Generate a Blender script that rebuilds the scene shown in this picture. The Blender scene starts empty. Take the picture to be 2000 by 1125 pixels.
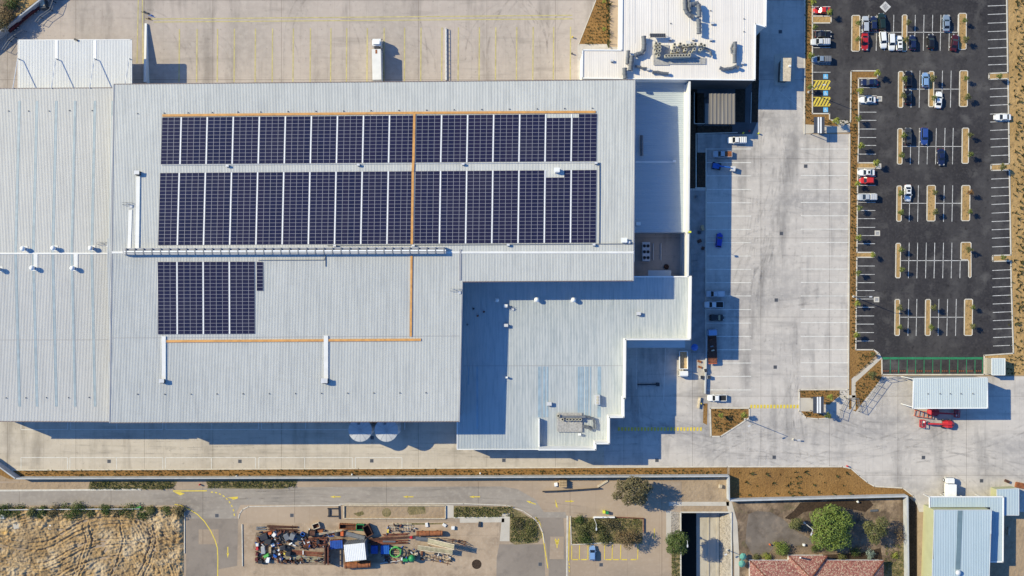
import bpy, math, random
from mathutils import Vector, noise
R = math.radians
random.seed(7)
sc = bpy.context.scene
COL = sc.collection
# ------------------------------------------------------------------ camera, sky, sun
S = 0.145            # metres per photo pixel on the ground
H = 265.0            # flying height of the drone
cam_d = bpy.data.cameras.new('drone_camera')
cam = bpy.data.objects.new('drone_camera', cam_d)
COL.objects.link(cam)
cam.location = (0, 0, H)
cam_d.sensor_width = 36.0
cam_d.lens = 36.0 * H / (2000 * S)
cam_d.clip_start = 1.0
cam_d.clip_end = 6000.0
sc.camera = cam
SUN_E = R(36)
SX, SY = 0.9285, -0.3714          # horizontal direction in which shadows fall
w = bpy.data.worlds.new("World")
sc.world = w
w.use_nodes = True
nt = w.node_tree
sky = nt.nodes.new('ShaderNodeTexSky')
sky.sky_type = 'NISHITA'
sky.sun_disc = False
sky.sun_elevation = SUN_E
sky.sun_rotation = math.atan2(-SX, -SY)
sky.air_density = 1.0
sky.dust_density = 0.3
sky.ozone_density = 6.0
tint = nt.nodes.new('ShaderNodeMix'); tint.data_type = 'RGBA'; tint.blend_type = 'MULTIPLY'
tint.inputs[0].default_value = 1.0; tint.inputs[7].default_value = (0.70, 1.02, 1.30, 1.0)   # a deep clear blue sky
nt.links.new(sky.outputs[0], tint.inputs[6]); nt.links.new(tint.outputs[2], nt.nodes['Background'].inputs[0])
nt.nodes['Background'].inputs[1].default_value = 0.13
sun_d = bpy.data.lights.new('sun', 'SUN')
sun_d.energy = 5.0
sun_d.angle = R(0.5)
sun_d.color = (1.0, 0.895, 0.60)
sun = bpy.data.objects.new('sun', sun_d)
COL.objects.link(sun)
sun.location = (-150, 60, 150)
sun.rotation_euler = Vector((SX * math.cos(SUN_E), SY * math.cos(SUN_E), -math.sin(SUN_E))).to_track_quat('-Z', 'Y').to_euler()
sc.view_settings.view_transform = 'Standard'
sc.view_settings.look = 'None'
sc.view_settings.exposure = 0.22
sc.view_settings.gamma = 1.0
sc.cycles.max_bounces = 5
sc.cycles.diffuse_bounces = 3

# ------------------------------------------------------------------ coordinates
def W(px, py, z=0.0):
    """World point at height z that the survey photo shows at pixel px, py."""
    f = S * (1 - z / H)
    return ((px - 1000) * f, (562.5 - py) * f, z)
def WP(pts, z=0.0):
    return [W(p[0], p[1], z) for p in pts]
def XY(px, py, z=0.0):
    return W(px, py, z)[:2]
ORD = ('first second third fourth fifth sixth seventh eighth ninth tenth eleventh twelfth thirteenth fourteenth fifteenth '
       'sixteenth seventeenth eighteenth nineteenth twentieth twenty-first twenty-second twenty-third twenty-fourth '
       'twenty-fifth twenty-sixth twenty-seventh twenty-eighth twenty-ninth thirtieth').split()

# ------------------------------------------------------------------ materials
MATS = {}
def newmat(name):
    m = bpy.data.materials.new(name)
    m.use_nodes = True
    MATS[name] = m
    b = m.node_tree.nodes['Principled BSDF']
    return m, m.node_tree, b
def c4(c):
    return (c[0], c[1], c[2], 1.0)
def mathn(t, op, a, b=None):
    n = t.nodes.new('ShaderNodeMath'); n.operation = op
    for i, v in enumerate((a, b)):
        if v is None: continue
        if isinstance(v, (int, float)): n.inputs[i].default_value = v
        else: t.links.new(v, n.inputs[i])
    return n.outputs[0]
def mixc(t, mode, fac, a, b):
    n = t.nodes.new('ShaderNodeMix'); n.data_type = 'RGBA'; n.blend_type = mode; n.clamp_factor = True
    for k, v in ((0, fac), (6, a), (7, b)):
        if isinstance(v, (int, float)): n.inputs[k].default_value = v
        elif isinstance(v, (tuple, list)): n.inputs[k].default_value = c4(v)
        else: t.links.new(v, n.inputs[k])
    return n.outputs[2]
def noisen(t, vec, scale, detail=3.0, rough=0.55, lo=0.3, hi=0.7):
    n = t.nodes.new('ShaderNodeTexNoise')
    n.inputs['Scale'].default_value = scale
    n.inputs['Detail'].default_value = detail
    n.inputs['Roughness'].default_value = rough
    t.links.new(vec, n.inputs['Vector'])
    mr = t.nodes.new('ShaderNodeMapRange')
    mr.inputs[1].default_value = lo; mr.inputs[2].default_value = hi
    t.links.new(n.outputs[0], mr.inputs[0])
    return mr.outputs[0]
def position(t, stretch=(1, 1, 1), obj=False):
    if obj:
        g = t.nodes.new('ShaderNodeTexCoord').outputs['Object']
    else:
        g = t.nodes.new('ShaderNodeNewGeometry').outputs['Position']
    if stretch == (1, 1, 1): return g
    m = t.nodes.new('ShaderNodeMapping'); m.inputs['Scale'].default_value = stretch
    t.links.new(g, m.inputs['Vector'])
    return m.outputs[0]
def plain(name, col, rough=0.6, metal=0.0, var=0.0, scale=1.0, spec=0.5, obj=True, stretch=(1, 1, 1), detail=3):
    m, t, b = newmat(name)
    b.inputs['Roughness'].default_value = rough
    b.inputs['Metallic'].default_value = metal
    b.inputs['Specular IOR Level'].default_value = spec
    if var:
        f = noisen(t, position(t, stretch, obj), scale, detail)
        lo = tuple(c * (1 - var) for c in col); hi = tuple(min(1, c * (1 + var)) for c in col)
        t.links.new(mixc(t, 'MIX', f, lo, hi), b.inputs['Base Color'])
    else:
        b.inputs['Base Color'].default_value = c4(col)
    return m
def ground_mat(name, layers, rough=0.9, joints=None, bump=0.0, bscale=2.0):
    """layers: first (colour a, colour b, scale, stretch, detail); then (colour, scale, stretch, detail, lo, hi, amount, mode)."""
    m, t, b = newmat(name)
    b.inputs['Roughness'].default_value = rough
    b.inputs['Specular IOR Level'].default_value = 0.25
    a, c, s, st, d = layers[0]
    out = mixc(t, 'MIX', noisen(t, position(t, st), s, d), a, c)
    for (col, s, st, d, lo, hi, amt, mode) in layers[1:]:
        f = mathn(t, 'MULTIPLY', noisen(t, position(t, st), s, d, 0.6, lo, hi), amt)
        out = mixc(t, mode, f, out, col)
    if joints:
        for (px_, py_, wd, dark) in joints:
            sp = t.nodes.new('ShaderNodeSeparateXYZ'); t.links.new(position(t), sp.inputs[0])
            masks = []
            for k, p in ((0, px_), (1, py_)):
                if not p: continue
                fr = mathn(t, 'FRACT', mathn(t, 'ADD', mathn(t, 'DIVIDE', sp.outputs[k], p), 100.37))
                masks.append(mathn(t, 'LESS_THAN', fr, wd / p))
            mk = masks[0] if len(masks) == 1 else mathn(t, 'MAXIMUM', masks[0], masks[1])
            out = mixc(t, 'MULTIPLY', mathn(t, 'MULTIPLY', mk, dark), out, (0.25, 0.22, 0.2))
    t.links.new(out, b.inputs['Base Color'])
    if bump:
        n = t.nodes.new('ShaderNodeTexNoise'); n.inputs['Scale'].default_value = bscale; n.inputs['Detail'].default_value = 4
        t.links.new(position(t), n.inputs['Vector'])
        bp = t.nodes.new('ShaderNodeBump'); bp.inputs['Strength'].default_value = bump; bp.inputs['Distance'].default_value = 0.3
        t.links.new(n.outputs[0], bp.inputs['Height']); t.links.new(bp.outputs[0], b.inputs['Normal'])
    return m
U = (1, 1, 1)
def yard_mat(name, c1, c2, dark, light, seed, st=(.45, 1.3, 1)):
    k = lambda f: tuple(v * f for v in dark)
    ground_mat(name, [(c1, c2, .03 + seed * .002, U, 6),
        (dark, .05, st, 7, .47, .66, .85, 'MIX'),
        (k(.84), .10, (1.6, .35, 1), 7, .52, .70, .6, 'MIX'),
        (light, .6, U, 7, .45, .7, .5, 'MIX'),
        (k(.6), .10, (1.6, .4, 1), 8, .54, .70, .6, 'MIX'),
        (k(.6), .35, (.14, 1, 1), 7, .56, .74, .5, 'MIX'),
        (k(.6), .35, (1, .12, 1), 7, .57, .74, .45, 'MIX'),
        (k(.45), 1.1, U, 7, .60, .74, .5, 'MIX')],
        joints=[(4.85, 5.6, .08, .17), (19.4, 22.4, .14, .5)])
yard_mat('yard_concrete', (.475, .435, .40), (.555, .51, .465), (.32, .30, .29), (.61, .565, .515), 0)
yard_mat('dock_concrete', (.43, .368, .325), (.485, .417, .37), (.36, .315, .28), (.52, .46, .405), 2, (1.4, .5, 1))
yard_mat('apron_concrete', (.50, .44, .36), (.555, .49, .405), (.43, .375, .31), (.585, .52, .44), 4, (.3, 1.4, 1))
ground_mat('road_concrete', [((.33, .25, .18), (.42, .325, .24), .04, U, 5),
    ((.25, .20, .155), .09, (.3, 1, 1), 7, .46, .68, .7, 'MIX'),
    ((.47, .38, .29), .8, U, 6, .5, .8, .5, 'MIX'),
    ((.19, .155, .13), .45, (.15, 1, 1), 5, .60, .85, .5, 'MIX')],
    joints=[(26.0, 0, .14, .5), (9.0, 0, .1, .2)])
ground_mat('scrap_slab', [((.38, .285, .20), (.46, .355, .26), .05, U, 5),
    ((.25, .185, .13), .2, U, 7, .45, .68, .75, 'MIX'), ((.13, .095, .07), .6, U, 6, .56, .72, .65, 'MIX'), ((.50, .41, .31), 1.2, U, 6, .5, .7, .5, 'MIX')], joints=[(11, 11, .1, .25)])
ground_mat('lane_concrete', [((.28, .245, .21), (.35, .305, .26), .05, U, 6), ((.20, .17, .145), .12, (.25, 1, 1), 7, .48, .7, .7, 'MIX'), ((.42, .37, .31), .7, U, 6, .48, .7, .5, 'MIX'), ((.16, .14, .12), .5, (.12, 1, 1), 6, .55, .74, .5, 'MIX')], joints=[(26.0, 0, .14, .5)])
ground_mat('drive_soil', [((.15, .125, .105), (.21, .175, .145), .15, U, 7), ((.10, .08, .065), .4, U, 7, .46, .66, .7, 'MIX'), ((.27, .21, .16), .3, U, 7, .54, .68, .7, 'MIX')])
ground_mat('dirty_slab', [((.27, .20, .14), (.36, .275, .20), .12, U, 7), ((.13, .095, .07), .35, U, 7, .45, .66, .8, 'MIX'), ((.42, .34, .25), .5, U, 6, .52, .7, .5, 'MIX')])
ground_mat('old_asphalt', [((.215, .18, .15), (.29, .245, .205), .07, U, 6),
    ((.14, .12, .105), .35, U, 6, .5, .8, .6, 'MIX'), ((.33, .27, .22), .9, U, 5, .55, .8, .4, 'MIX')])
ground_mat('car_park_asphalt', [((.026, .0245, .0275), (.042, .039, .043), .05, U, 6),
    ((.085, .08, .08), .09, (1, .3, 1), 7, .46, .66, .75, 'MIX'),
    ((.017, .016, .02), .3, (.5, 1, 1), 4, .55, .8, .6, 'MIX'),
    ((.135, .128, .122), .2, U, 8, .54, .70, .65, 'MIX'), ((.014, .013, .015), .5, U, 6, .60, .70, .7, 'MIX'),
    ((.085, .078, .075), 1.6, U, 6, .48, .68, .5, 'MIX'), ((.016, .015, .017), .8, U, 6, .52, .7, .6, 'MIX')], rough=.85)
ground_mat('mulch', [((.215, .115, .036), (.30, .168, .058), .2, U, 6),
    ((.12, .058, .02), 1.6, U, 6, .47, .68, .6, 'MIX'), ((.45, .28, .11), 2.6, U, 5, .56, .72, .5, 'MIX'), ((.17, .09, .035), .12, U, 6, .5, .7, .5, 'MIX')], bump=.7, bscale=2.2)
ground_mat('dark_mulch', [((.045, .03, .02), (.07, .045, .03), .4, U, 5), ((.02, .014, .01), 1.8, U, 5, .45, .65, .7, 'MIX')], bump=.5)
ground_mat('straw_mulch', [((.34, .215, .085), (.46, .30, .13), .12, U, 6),
    ((.20, .12, .05), .9, U, 6, .5, .7, .6, 'MIX'), ((.56, .40, .20), 1.8, U, 5, .55, .75, .5, 'MIX')], bump=.8, bscale=1.2)
ground_mat('bare_soil', [((.30, .215, .14), (.40, .30, .20), .06, U, 6),
    ((.20, .145, .095), .4, U, 6, .5, .75, .7, 'MIX'), ((.47, .38, .28), 1.4, U, 5, .55, .75, .4, 'MIX')], bump=.6, bscale=1.0)
ground_mat('garden_soil', [((.13, .095, .065), (.23, .165, .115), .09, U, 7),
    ((.07, .05, .035), .4, U, 7, .46, .66, .8, 'MIX'), ((.38, .28, .19), .22, U, 7, .50, .66, .8, 'MIX'), ((.09, .10, .035), .25, U, 6, .56, .7, .6, 'MIX')], bump=.6, bscale=1.4)
ground_mat('verge_grass', [((.19, .15, .07), (.28, .22, .12), .2, U, 7),
    ((.085, .085, .03), .35, U, 7, .46, .64, .85, 'MIX'), ((.33, .25, .13), 1.8, U, 5, .55, .75, .5, 'MIX')], bump=.9, bscale=2.0)
ground_mat('lot_dirt', [((.32, .21, .10), (.43, .295, .15), .10, U, 6),
    ((.17, .115, .065), .55, (1, 1, 1), 7, .46, .66, .75, 'MIX'), ((.50, .40, .27), .16, U, 7, .47, .63, .8, 'MIX'), ((.20, .145, .09), .12, U, 7, .52, .66, .7, 'MIX'),
    ((.66, .40, .10), .14, U, 5, .63, .75, .7, 'MIX')], bump=.6, bscale=2.0)
ground_mat('path_concrete', [((.46, .42, .36), (.55, .50, .43), .3, U, 5), ((.34, .30, .25), .8, U, 5, .55, .8, .4, 'MIX')])
ground_mat('canal_concrete', [((.40, .36, .29), (.52, .47, .39), .2, (1, .3, 1), 5), ((.25, .21, .16), .7, (1, .4, 1), 6, .5, .75, .6, 'MIX'),
    ((.42, .30, .10), .3, U, 4, .64, .75, .6, 'MIX')])
ground_mat('rubble_bank', [((.30, .26, .22), (.44, .39, .33), 1.2, U, 5), ((.13, .12, .10), 2.0, U, 5, .5, .65, .7, 'MIX')], bump=1.0, bscale=3)
plain('kerb_concrete', (.56, .52, .45), .85, var=.15, scale=.8, obj=False)
plain('wall_concrete', (.43, .44, .45), .85, var=.12, scale=.5, obj=False)
plain('white_paint', (.54, .53, .51), .7, var=.34, scale=1.1, obj=False)
plain('yard_white_paint', (.66, .65, .61), .75, var=.14, scale=1.0, obj=False)
plain('yellow_paint', (.66, .50, .06), .7, var=.15, scale=.9, obj=False)
plain('faded_yellow_paint', (.47, .405, .18), .75, var=.22, scale=.7, obj=False)
plain('green_paint', (.02, .19, .085), .7, var=.25, scale=.7, obj=False)
plain('blue_paint', (.10, .42, .72), .7, var=.1)
def roof_mat(name, c1, c2, streak, amt, scale=.5, rough=.45, across=False):
    m, t, b = newmat(name)
    b.inputs['Roughness'].default_value = rough
    b.inputs['Specular IOR Level'].default_value = .35
    st = (.05, 1, 1) if across else (1, .05, 1)
    out = mixc(t, 'MIX', noisen(t, position(t), .03, 4), c1, c2)
    f = mathn(t, 'MULTIPLY', noisen(t, position(t, st), scale * 2.2, 5, .6, .45, .75), amt)
    out = mixc(t, 'MIX', f, out, streak)
    f2 = mathn(t, 'MULTIPLY', noisen(t, position(t), .35, 6, .6, .5, .8), amt * .5)
    out = mixc(t, 'MIX', f2, out, streak)
    t.links.new(out, b.inputs['Base Color'])
roof_mat('warehouse_sheet', (.50, .505, .485), (.56, .56, .535), (.39, .40, .395), .75)
roof_mat('west_sheet', (.53, .52, .49), (.585, .57, .535), (.43, .425, .41), .6)
roof_mat('wing_sheet', (.43, .46, .47), (.50, .525, .53), (.30, .345, .37), .8, scale=.9)
roof_mat('white_sheet', (.74, .69, .64), (.79, .745, .695), (.60, .56, .525), .5)
roof_mat('annex_sheet', (.44, .49, .52), (.49, .54, .57), (.36, .42, .46), .5, across=True)
roof_mat('carport_sheet', (.48, .54, .555), (.55, .60, .61), (.39, .45, .47), .5)
roof_mat('blue_sheet', (.37, .46, .52), (.43, .51, .565), (.30, .39, .45), .5)
roof_mat('canopy_sheet', (.63, .63, .62), (.70, .70, .68), (.50, .51, .51), .45)
plain('brown_sheet', (.19, .175, .16), .7, var=.2, scale=1.2, obj=False, stretch=(3, .1, 1))
plain('flashing', (.72, .71, .69), .5, var=.06, scale=.5, obj=False)
plain('grey_flashing', (.33, .33, .35), .5)
plain('dark_gutter', (.13, .09, .085), .6)
plain('wing_light', (.29, .385, .46), .35, var=.15, scale=.6, obj=False)
plain('dark_light', (.15, .215, .25), .3, var=.1, scale=.6, obj=False)
plain('skylight_sheet', (.335, .395, .42), .35, var=.12, scale=.6, obj=False)
plain('panel_wall', (.40, .40, .41), .7, var=.1, scale=.3, obj=False)
plain('white_wall', (.72, .71, .69), .7, var=.06, scale=.3, obj=False)
plain('lime_wall', (.40, .40, .235), .7, var=.06, scale=.4, obj=False)
plain('dark_wall', (.05, .048, .05), .7)
def module_mat():
    m, t, b = newmat('module_glass')
    b.inputs['Roughness'].default_value = .2
    out = mixc(t, 'MIX', noisen(t, position(t), .5, 3), (.011, .0115, .034), (.017, .0165, .048))
    oi = t.nodes.new('ShaderNodeObjectInfo')
    out = mixc(t, 'MIX', mathn(t, 'MULTIPLY', oi.outputs['Random'], .8), out, (.021, .017, .042))
    out = mixc(t, 'MIX', mathn(t, 'MULTIPLY', noisen(t, position(t), .12, 6, .6, .5, .72), .3), out, (.05, .046, .062))
    t.links.new(out, b.inputs['Base Color'])
module_mat()
plain('aluminium', (.25, .25, .285), .45)
plain('bright_rail', (.82, .82, .82), .4)
plain('orange_tray', (.58, .29, .085), .6, var=.18, scale=.8, obj=False)
plain('galvanised', (.125, .135, .15), .5, metal=.15, var=.15, scale=.8)
plain('light_steel', (.62, .62, .63), .45, metal=.1, var=.08, scale=1.0)
plain('white_metal', (.80, .80, .79), .45, var=.04, scale=1.0)
plain('dark_metal', (.035, .035, .04), .5)
plain('mid_metal', (.16, .17, .19), .5, var=.15, scale=1.5)
plain('cream_unit', (.50, .465, .37), .6, var=.1, scale=2)
plain('grate_grey', (.38, .37, .36), .7, var=.25, scale=2.0)
plain('black_rubber', (.016, .016, .017), .8)
plain('car_glass', (.012, .014, .018), .08, spec=.6)
plain('lamp_glass', (.38, .38, .38), .15)
plain('shed_wall', (.29, .275, .24), .75, var=.06, scale=.4, obj=False)
plain('shelter_sheet', (.055, .062, .08), .5, var=.2, scale=.8, obj=False)
plain('pale_sheet', (.74, .76, .72), .6)
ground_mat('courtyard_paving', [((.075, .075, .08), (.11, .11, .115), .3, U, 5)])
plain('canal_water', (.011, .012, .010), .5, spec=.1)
plain('vent_steel', (.40, .40, .41), .55, var=.1, scale=.6, obj=False)
plain('tank_roof', (.50, .51, .53), .5, var=.05, scale=1)
plain('tail_red', (.35, .015, .012), .25)
plain('rust', (.165, .055, .03), .85, var=.6, scale=1.3)
plain('rust_orange', (.25, .085, .03), .8, var=.5, scale=1.4)
plain('rust_dark', (.085, .035, .022), .85, var=.5, scale=1.6)
plain('timber', (.42, .30, .17), .85, var=.3, scale=1.5)
plain('pale_timber', (.55, .47, .35), .85, var=.25, scale=1.5)
plain('khaki_steel', (.30, .27, .18), .7, var=.3, scale=1.0)
plain('blue_tarp', (.02, .075, .33), .5, var=.3, scale=1.2)
plain('machine_green', (.02, .24, .075), .5, var=.2, scale=1.2)
plain('bright_green', (.10, .42, .09), .5, var=.2, scale=1.2)
plain('lift_red', (.50, .028, .035), .4, var=.12, scale=1.5)
plain('lift_orange', (.62, .14, .04), .45, var=.12, scale=1.5)
plain('machine_blue', (.02, .11, .42), .4, var=.12, scale=1.5)
plain('trailer_red', (.10, .014, .017), .6, var=.4, scale=.6)
plain('footpath_stone', (.27, .255, .25), .85, var=.2, scale=.5, obj=False)
plain('hivis', (.70, .72, .05), .6)
plain('teal_canvas', (.10, .30, .24), .7, var=.2, scale=1.2)
plain('bark', (.12, .085, .06), .9, var=.3, scale=3)
plain('pale_bark', (.33, .28, .22), .9, var=.3, scale=2)
def leaf_mat(name, a, b_, c):
    m, t, b = newmat(name)
    b.inputs['Roughness'].default_value = .7
    b.inputs['Specular IOR Level'].default_value = .2
    p = position(t, U, True)
    out = mixc(t, 'MIX', noisen(t, p, .9, 3, .5, .38, .62), a, b_)
    out = mixc(t, 'MIX', noisen(t, p, 5.0, 2, .5, .5, .75), out, c)
    t.links.new(out, b.inputs['Base Color'])
leaf_mat('leaf_gum', (.085, .075, .035), (.15, .125, .06), (.22, .19, .11))
leaf_mat('leaf_green', (.08, .12, .022), (.155, .205, .04), (.25, .29, .085))
leaf_mat('leaf_dark', (.05, .075, .018), (.085, .115, .03), (.13, .16, .05))
leaf_mat('leaf_olive', (.085, .092, .03), (.14, .14, .05), (.20, .19, .085))
leaf_mat('leaf_young', (.09, .115, .025), (.15, .175, .045), (.23, .24, .08))
leaf_mat('leaf_lime', (.16, .18, .03), (.25, .27, .05), (.33, .33, .09))
leaf_mat('leaf_rust', (.16, .08, .03), (.24, .13, .05), (.33, .20, .09))
leaf_mat('leaf_brown', (.11, .075, .035), (.18, .125, .06), (.25, .18, .09))
leaf_mat('leaf_silver', (.16, .21, .17), (.24, .29, .24), (.34, .38, .33))
leaf_mat('leaf_tuft', (.03, .035, .012), (.055, .055, .02), (.09, .08, .03))
def tile_mat():
    m, t, b = newmat('roof_tile')
    b.inputs['Roughness'].default_value = .85
    p = position(t)
    out = mixc(t, 'MIX', noisen(t, p, .5, 4), (.27, .10, .08), (.34, .14, .11))
    v = t.nodes.new('ShaderNodeTexVoronoi'); v.inputs['Scale'].default_value = 4.6
    t.links.new(p, v.inputs['Vector'])
    sp = t.nodes.new('ShaderNodeSeparateColor'); t.links.new(v.outputs['Color'], sp.inputs[0])
    out = mixc(t, 'MIX', mathn(t, 'GREATER_THAN', sp.outputs[0], .72), out, (.46, .33, .24))
    out = mixc(t, 'MIX', mathn(t, 'GREATER_THAN', sp.outputs[1], .80), out, (.17, .06, .05))
    w_ = t.nodes.new('ShaderNodeTexWave'); w_.bands_direction = 'Y'; w_.inputs['Scale'].default_value = 1.0
    t.links.new(p, w_.inputs['Vector'])
    out = mixc(t, 'MULTIPLY', mathn(t, 'MULTIPLY', w_.outputs[0], .25), out, (.4, .4, .4))
    t.links.new(out, b.inputs['Base Color'])
tile_mat()
def mark_mat():
    m, t, b = newmat('tyre_mark')
    b.inputs['Base Color'].default_value = (.055, .05, .05, 1); b.inputs['Roughness'].default_value = .9
    f = noisen(t, position(t), .35, 6, .6, .42, .70)
    t.links.new(mathn(t, 'MULTIPLY', f, .17), b.inputs['Alpha'])
mark_mat()
PAINTS = {'white': (.78, .78, .77), 'silver': (.42, .45, .49), 'red': (.42, .018, .02), 'bright red': (.55, .03, .025), 'black': (.012, .012, .015),
          'navy': (.012, .02, .065), 'blue': (.03, .07, .26), 'light blue': (.20, .33, .55), 'blue grey': (.20, .26, .34), 'maroon': (.06, .012, .016),
          'green': (.015, .03, .024), 'dark grey': (.045, .047, .05), 'deep blue': (.015, .035, .36), 'pale grey': (.58, .60, .62)}
def paint(cn):
    n = 'paint_' + cn.replace(' ', '_')
    if n not in MATS:
        m, t, b = newmat(n)
        b.inputs['Base Color'].default_value = c4(PAINTS[cn]); b.inputs['Roughness'].default_value = .28
        b.inputs['Coat Weight'].default_value = .5; b.inputs['Coat Roughness'].default_value = .08
    return n

# ------------------------------------------------------------------ objects
def tag(o, label=None, cat=None, group=None, kind=None):
    if label: o['label'] = label
    if cat: o['category'] = cat
    if group: o['group'] = group
    if kind: o['kind'] = kind
    return o
def T(name, label, cat, loc=(0, 0, 0), group=None, rz=0.0):
    o = bpy.data.objects.new(name, None)
    o.empty_display_size = .3
    COL.objects.link(o)
    o.location = loc
    o.rotation_euler = (0, 0, rz)
    return tag(o, label, cat, group)
def base_of(o):
    v = Vector((0, 0, 0))
    while o is not None:
        v += o.location
        o = o.parent
    return v
def dup(root, loc=None, rz=None, scale=None, label=None, cat=None, group=None):
    r = root.copy(); COL.objects.link(r)
    if loc is not None: r.location = loc
    if rz is not None: r.rotation_euler = (0, 0, rz)
    if scale is not None: r.scale = scale
    tag(r, label, cat, group)
    def kids(src, dst):
        for ch in list(src.children):
            c = ch.copy(); COL.objects.link(c); c.parent = dst
            kids(ch, c)
    kids(root, r)
    return r
class MB:
    def __init__(self):
        self.v = []; self.f = []; self.m = []
    def add(self, vs, fs, mi=0):
        o = len(self.v)
        self.v.extend([tuple(p) for p in vs])
        for f in fs:
            self.f.append([i + o for i in f]); self.m.append(mi)
        return self
    def face(self, pts, mi=0):
        return self.add(pts, [list(range(len(pts)))], mi)
    def box(self, c, size, rz=0.0, mi=0, top=1.0, pitch=0.0):
        """Box whose base centre is c; top scales the upper face."""
        cx, cy, cz = c; sx, sy, sz = size
        cr, sr = math.cos(rz), math.sin(rz)
        vs = []
        for z, k in ((0, 1), (sz, top)):
            for a, b in ((-1, -1), (1, -1), (1, 1), (-1, 1)):
                x, y = a * sx / 2 * k, b * sy / 2 * k
                vs.append((cx + x * cr - y * sr, cy + x * sr + y * cr, cz + z + x * pitch))
        return self.add(vs, [(3, 2, 1, 0), (4, 5, 6, 7), (0, 1, 5, 4), (1, 2, 6, 5), (2, 3, 7, 6), (3, 0, 4, 7)], mi)
    def prism(self, pts, z0, z1, mi=0, bottom=True):
        pts = ccw([p[:2] for p in pts]); n = len(pts)
        vs = [(x, y, z0) for x, y in pts] + [(x, y, z1) for x, y in pts]
        fs = [list(range(n, 2 * n))] + [(i, (i + 1) % n, n + (i + 1) % n, n + i) for i in range(n)]
        if bottom: fs.append(list(range(n))[::-1])
        return self.add(vs, fs, mi)
    def bar(self, a, b, wd, ht, mi=0, ext=0.0):
        """Rectangular bar from a to b (centre line of its base)."""
        a = Vector(a); b = Vector(b); d = (b - a)
        if d.length < 1e-6: return self
        d.normalize(); a = a - d * ext; b = b + d * ext
        n = Vector((-d.y, d.x, 0))
        n = n.normalized() if n.length > 1e-6 else Vector((1, 0, 0))
        up = Vector((0, 0, 1)) if abs(d.z) < .95 else Vector((0, 1, 0))
        h = n * (wd / 2)
        vs = [a - h, a + h, a + h + up * ht, a - h + up * ht, b - h, b + h, b + h + up * ht, b - h + up * ht]
        return self.add(vs, [(0, 3, 2, 1), (4, 5, 6, 7), (0, 1, 5, 4), (1, 2, 6, 5), (2, 3, 7, 6), (3, 0, 4, 7)], mi)
    def path(self, pts, wd, ht, mi=0):
        for a, b in zip(pts, pts[1:]): self.bar(a, b, wd, ht, mi, ext=wd * .3)
        return self
    def tube(self, pts, r, n=8, mi=0, r1=None):
        P = [Vector(p) for p in pts]; k = len(P); rings = []
        for i, p in enumerate(P):
            d = (P[min(i + 1, k - 1)] - P[max(i - 1, 0)]).normalized()
            u = Vector((0, 0, 1)).cross(d)
            if u.length < 1e-3: u = Vector((1, 0, 0)).cross(d)
            u.normalize(); q = d.cross(u)
            rr = r if r1 is None else r + (r1 - r) * i / (k - 1)
            rings.append([p + (u * math.cos(2 * math.pi * j / n) + q * math.sin(2 * math.pi * j / n)) * rr for j in range(n)])
        vs = [v for g in rings for v in g]
        fs = [(i * n + j, i * n + (j + 1) % n, (i + 1) * n + (j + 1) % n, (i + 1) * n + j) for i in range(k - 1) for j in range(n)]
        fs += [list(range(n))[::-1], list(range((k - 1) * n, k * n))]
        return self.add(vs, fs, mi)
    def lathe(self, c, prof, n=16, mi=0):
        vs = []; cx, cy, cz = c
        for (r, z) in prof:
            vs += [(cx + r * math.cos(2 * math.pi * j / n), cy + r * math.sin(2 * math.pi * j / n), cz + z) for j in range(n)]
        k = len(prof)
        fs = [(i * n + j, i * n + (j + 1) % n, (i + 1) * n + (j + 1) % n, (i + 1) * n + j) for i in range(k - 1) for j in range(n)]
        fs += [list(range(n))[::-1], list(range((k - 1) * n, k * n))]
        return self.add(vs, fs, mi)
    def loft(self, loops, mi=0):
        n = len(loops[0]); k = len(loops)
        vs = [p for l in loops for p in l]
        fs = [(i * n + j, i * n + (j + 1) % n, (i + 1) * n + (j + 1) % n, (i + 1) * n + j) for i in range(k - 1) for j in range(n)]
        fs += [list(range(n))[::-1], list(range((k - 1) * n, k * n))]
        return self.add(vs, fs, mi)
    def mesh(self, name, mats, smooth=False, off=None):
        me = bpy.data.meshes.new(name)
        vs = self.v
        if off is not None: vs = [(x - off.x, y - off.y, z - off.z) for x, y, z in vs]
        me.from_pydata(vs, [], self.f)
        if isinstance(mats, str): mats = [mats]
        for m in mats: me.materials.append(MATS[m])
        me.polygons.foreach_set('material_index', self.m)
        if smooth: me.polygons.foreach_set('use_smooth', [True] * len(self.f))
        me.update()
        return me
    def build(self, name, mats, parent=None, smooth=False, local=False):
        off = None
        if parent is not None and not local: off = base_of(parent)
        o = bpy.data.objects.new(name, self.mesh(name, mats, smooth, off))
        COL.objects.link(o)
        if parent is not None: o.parent = parent
        return o
def ccw(p):
    a = sum(p[i][0] * p[(i + 1) % len(p)][1] - p[(i + 1) % len(p)][0] * p[i][1] for i in range(len(p)))
    return list(p) if a > 0 else list(p)[::-1]
def inset(p, d):
    p = ccw([q[:2] for q in p]); n = len(p); out = []
    for i in range(n):
        a, b, c = Vector(p[i - 1]), Vector(p[i]), Vector(p[(i + 1) % n])
        e1 = (b - a).normalized(); e2 = (c - b).normalized()
        n1 = Vector((-e1.y, e1.x)); n2 = Vector((-e2.y, e2.x))
        k = 1 + n1.dot(n2)
        m = (n1 + n2) / max(k, .2)
        out.append(tuple(b + m * d))
    return out
def structure(name, mb, mat):
    return tag(mb.build(name, mat), kind='structure')
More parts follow.
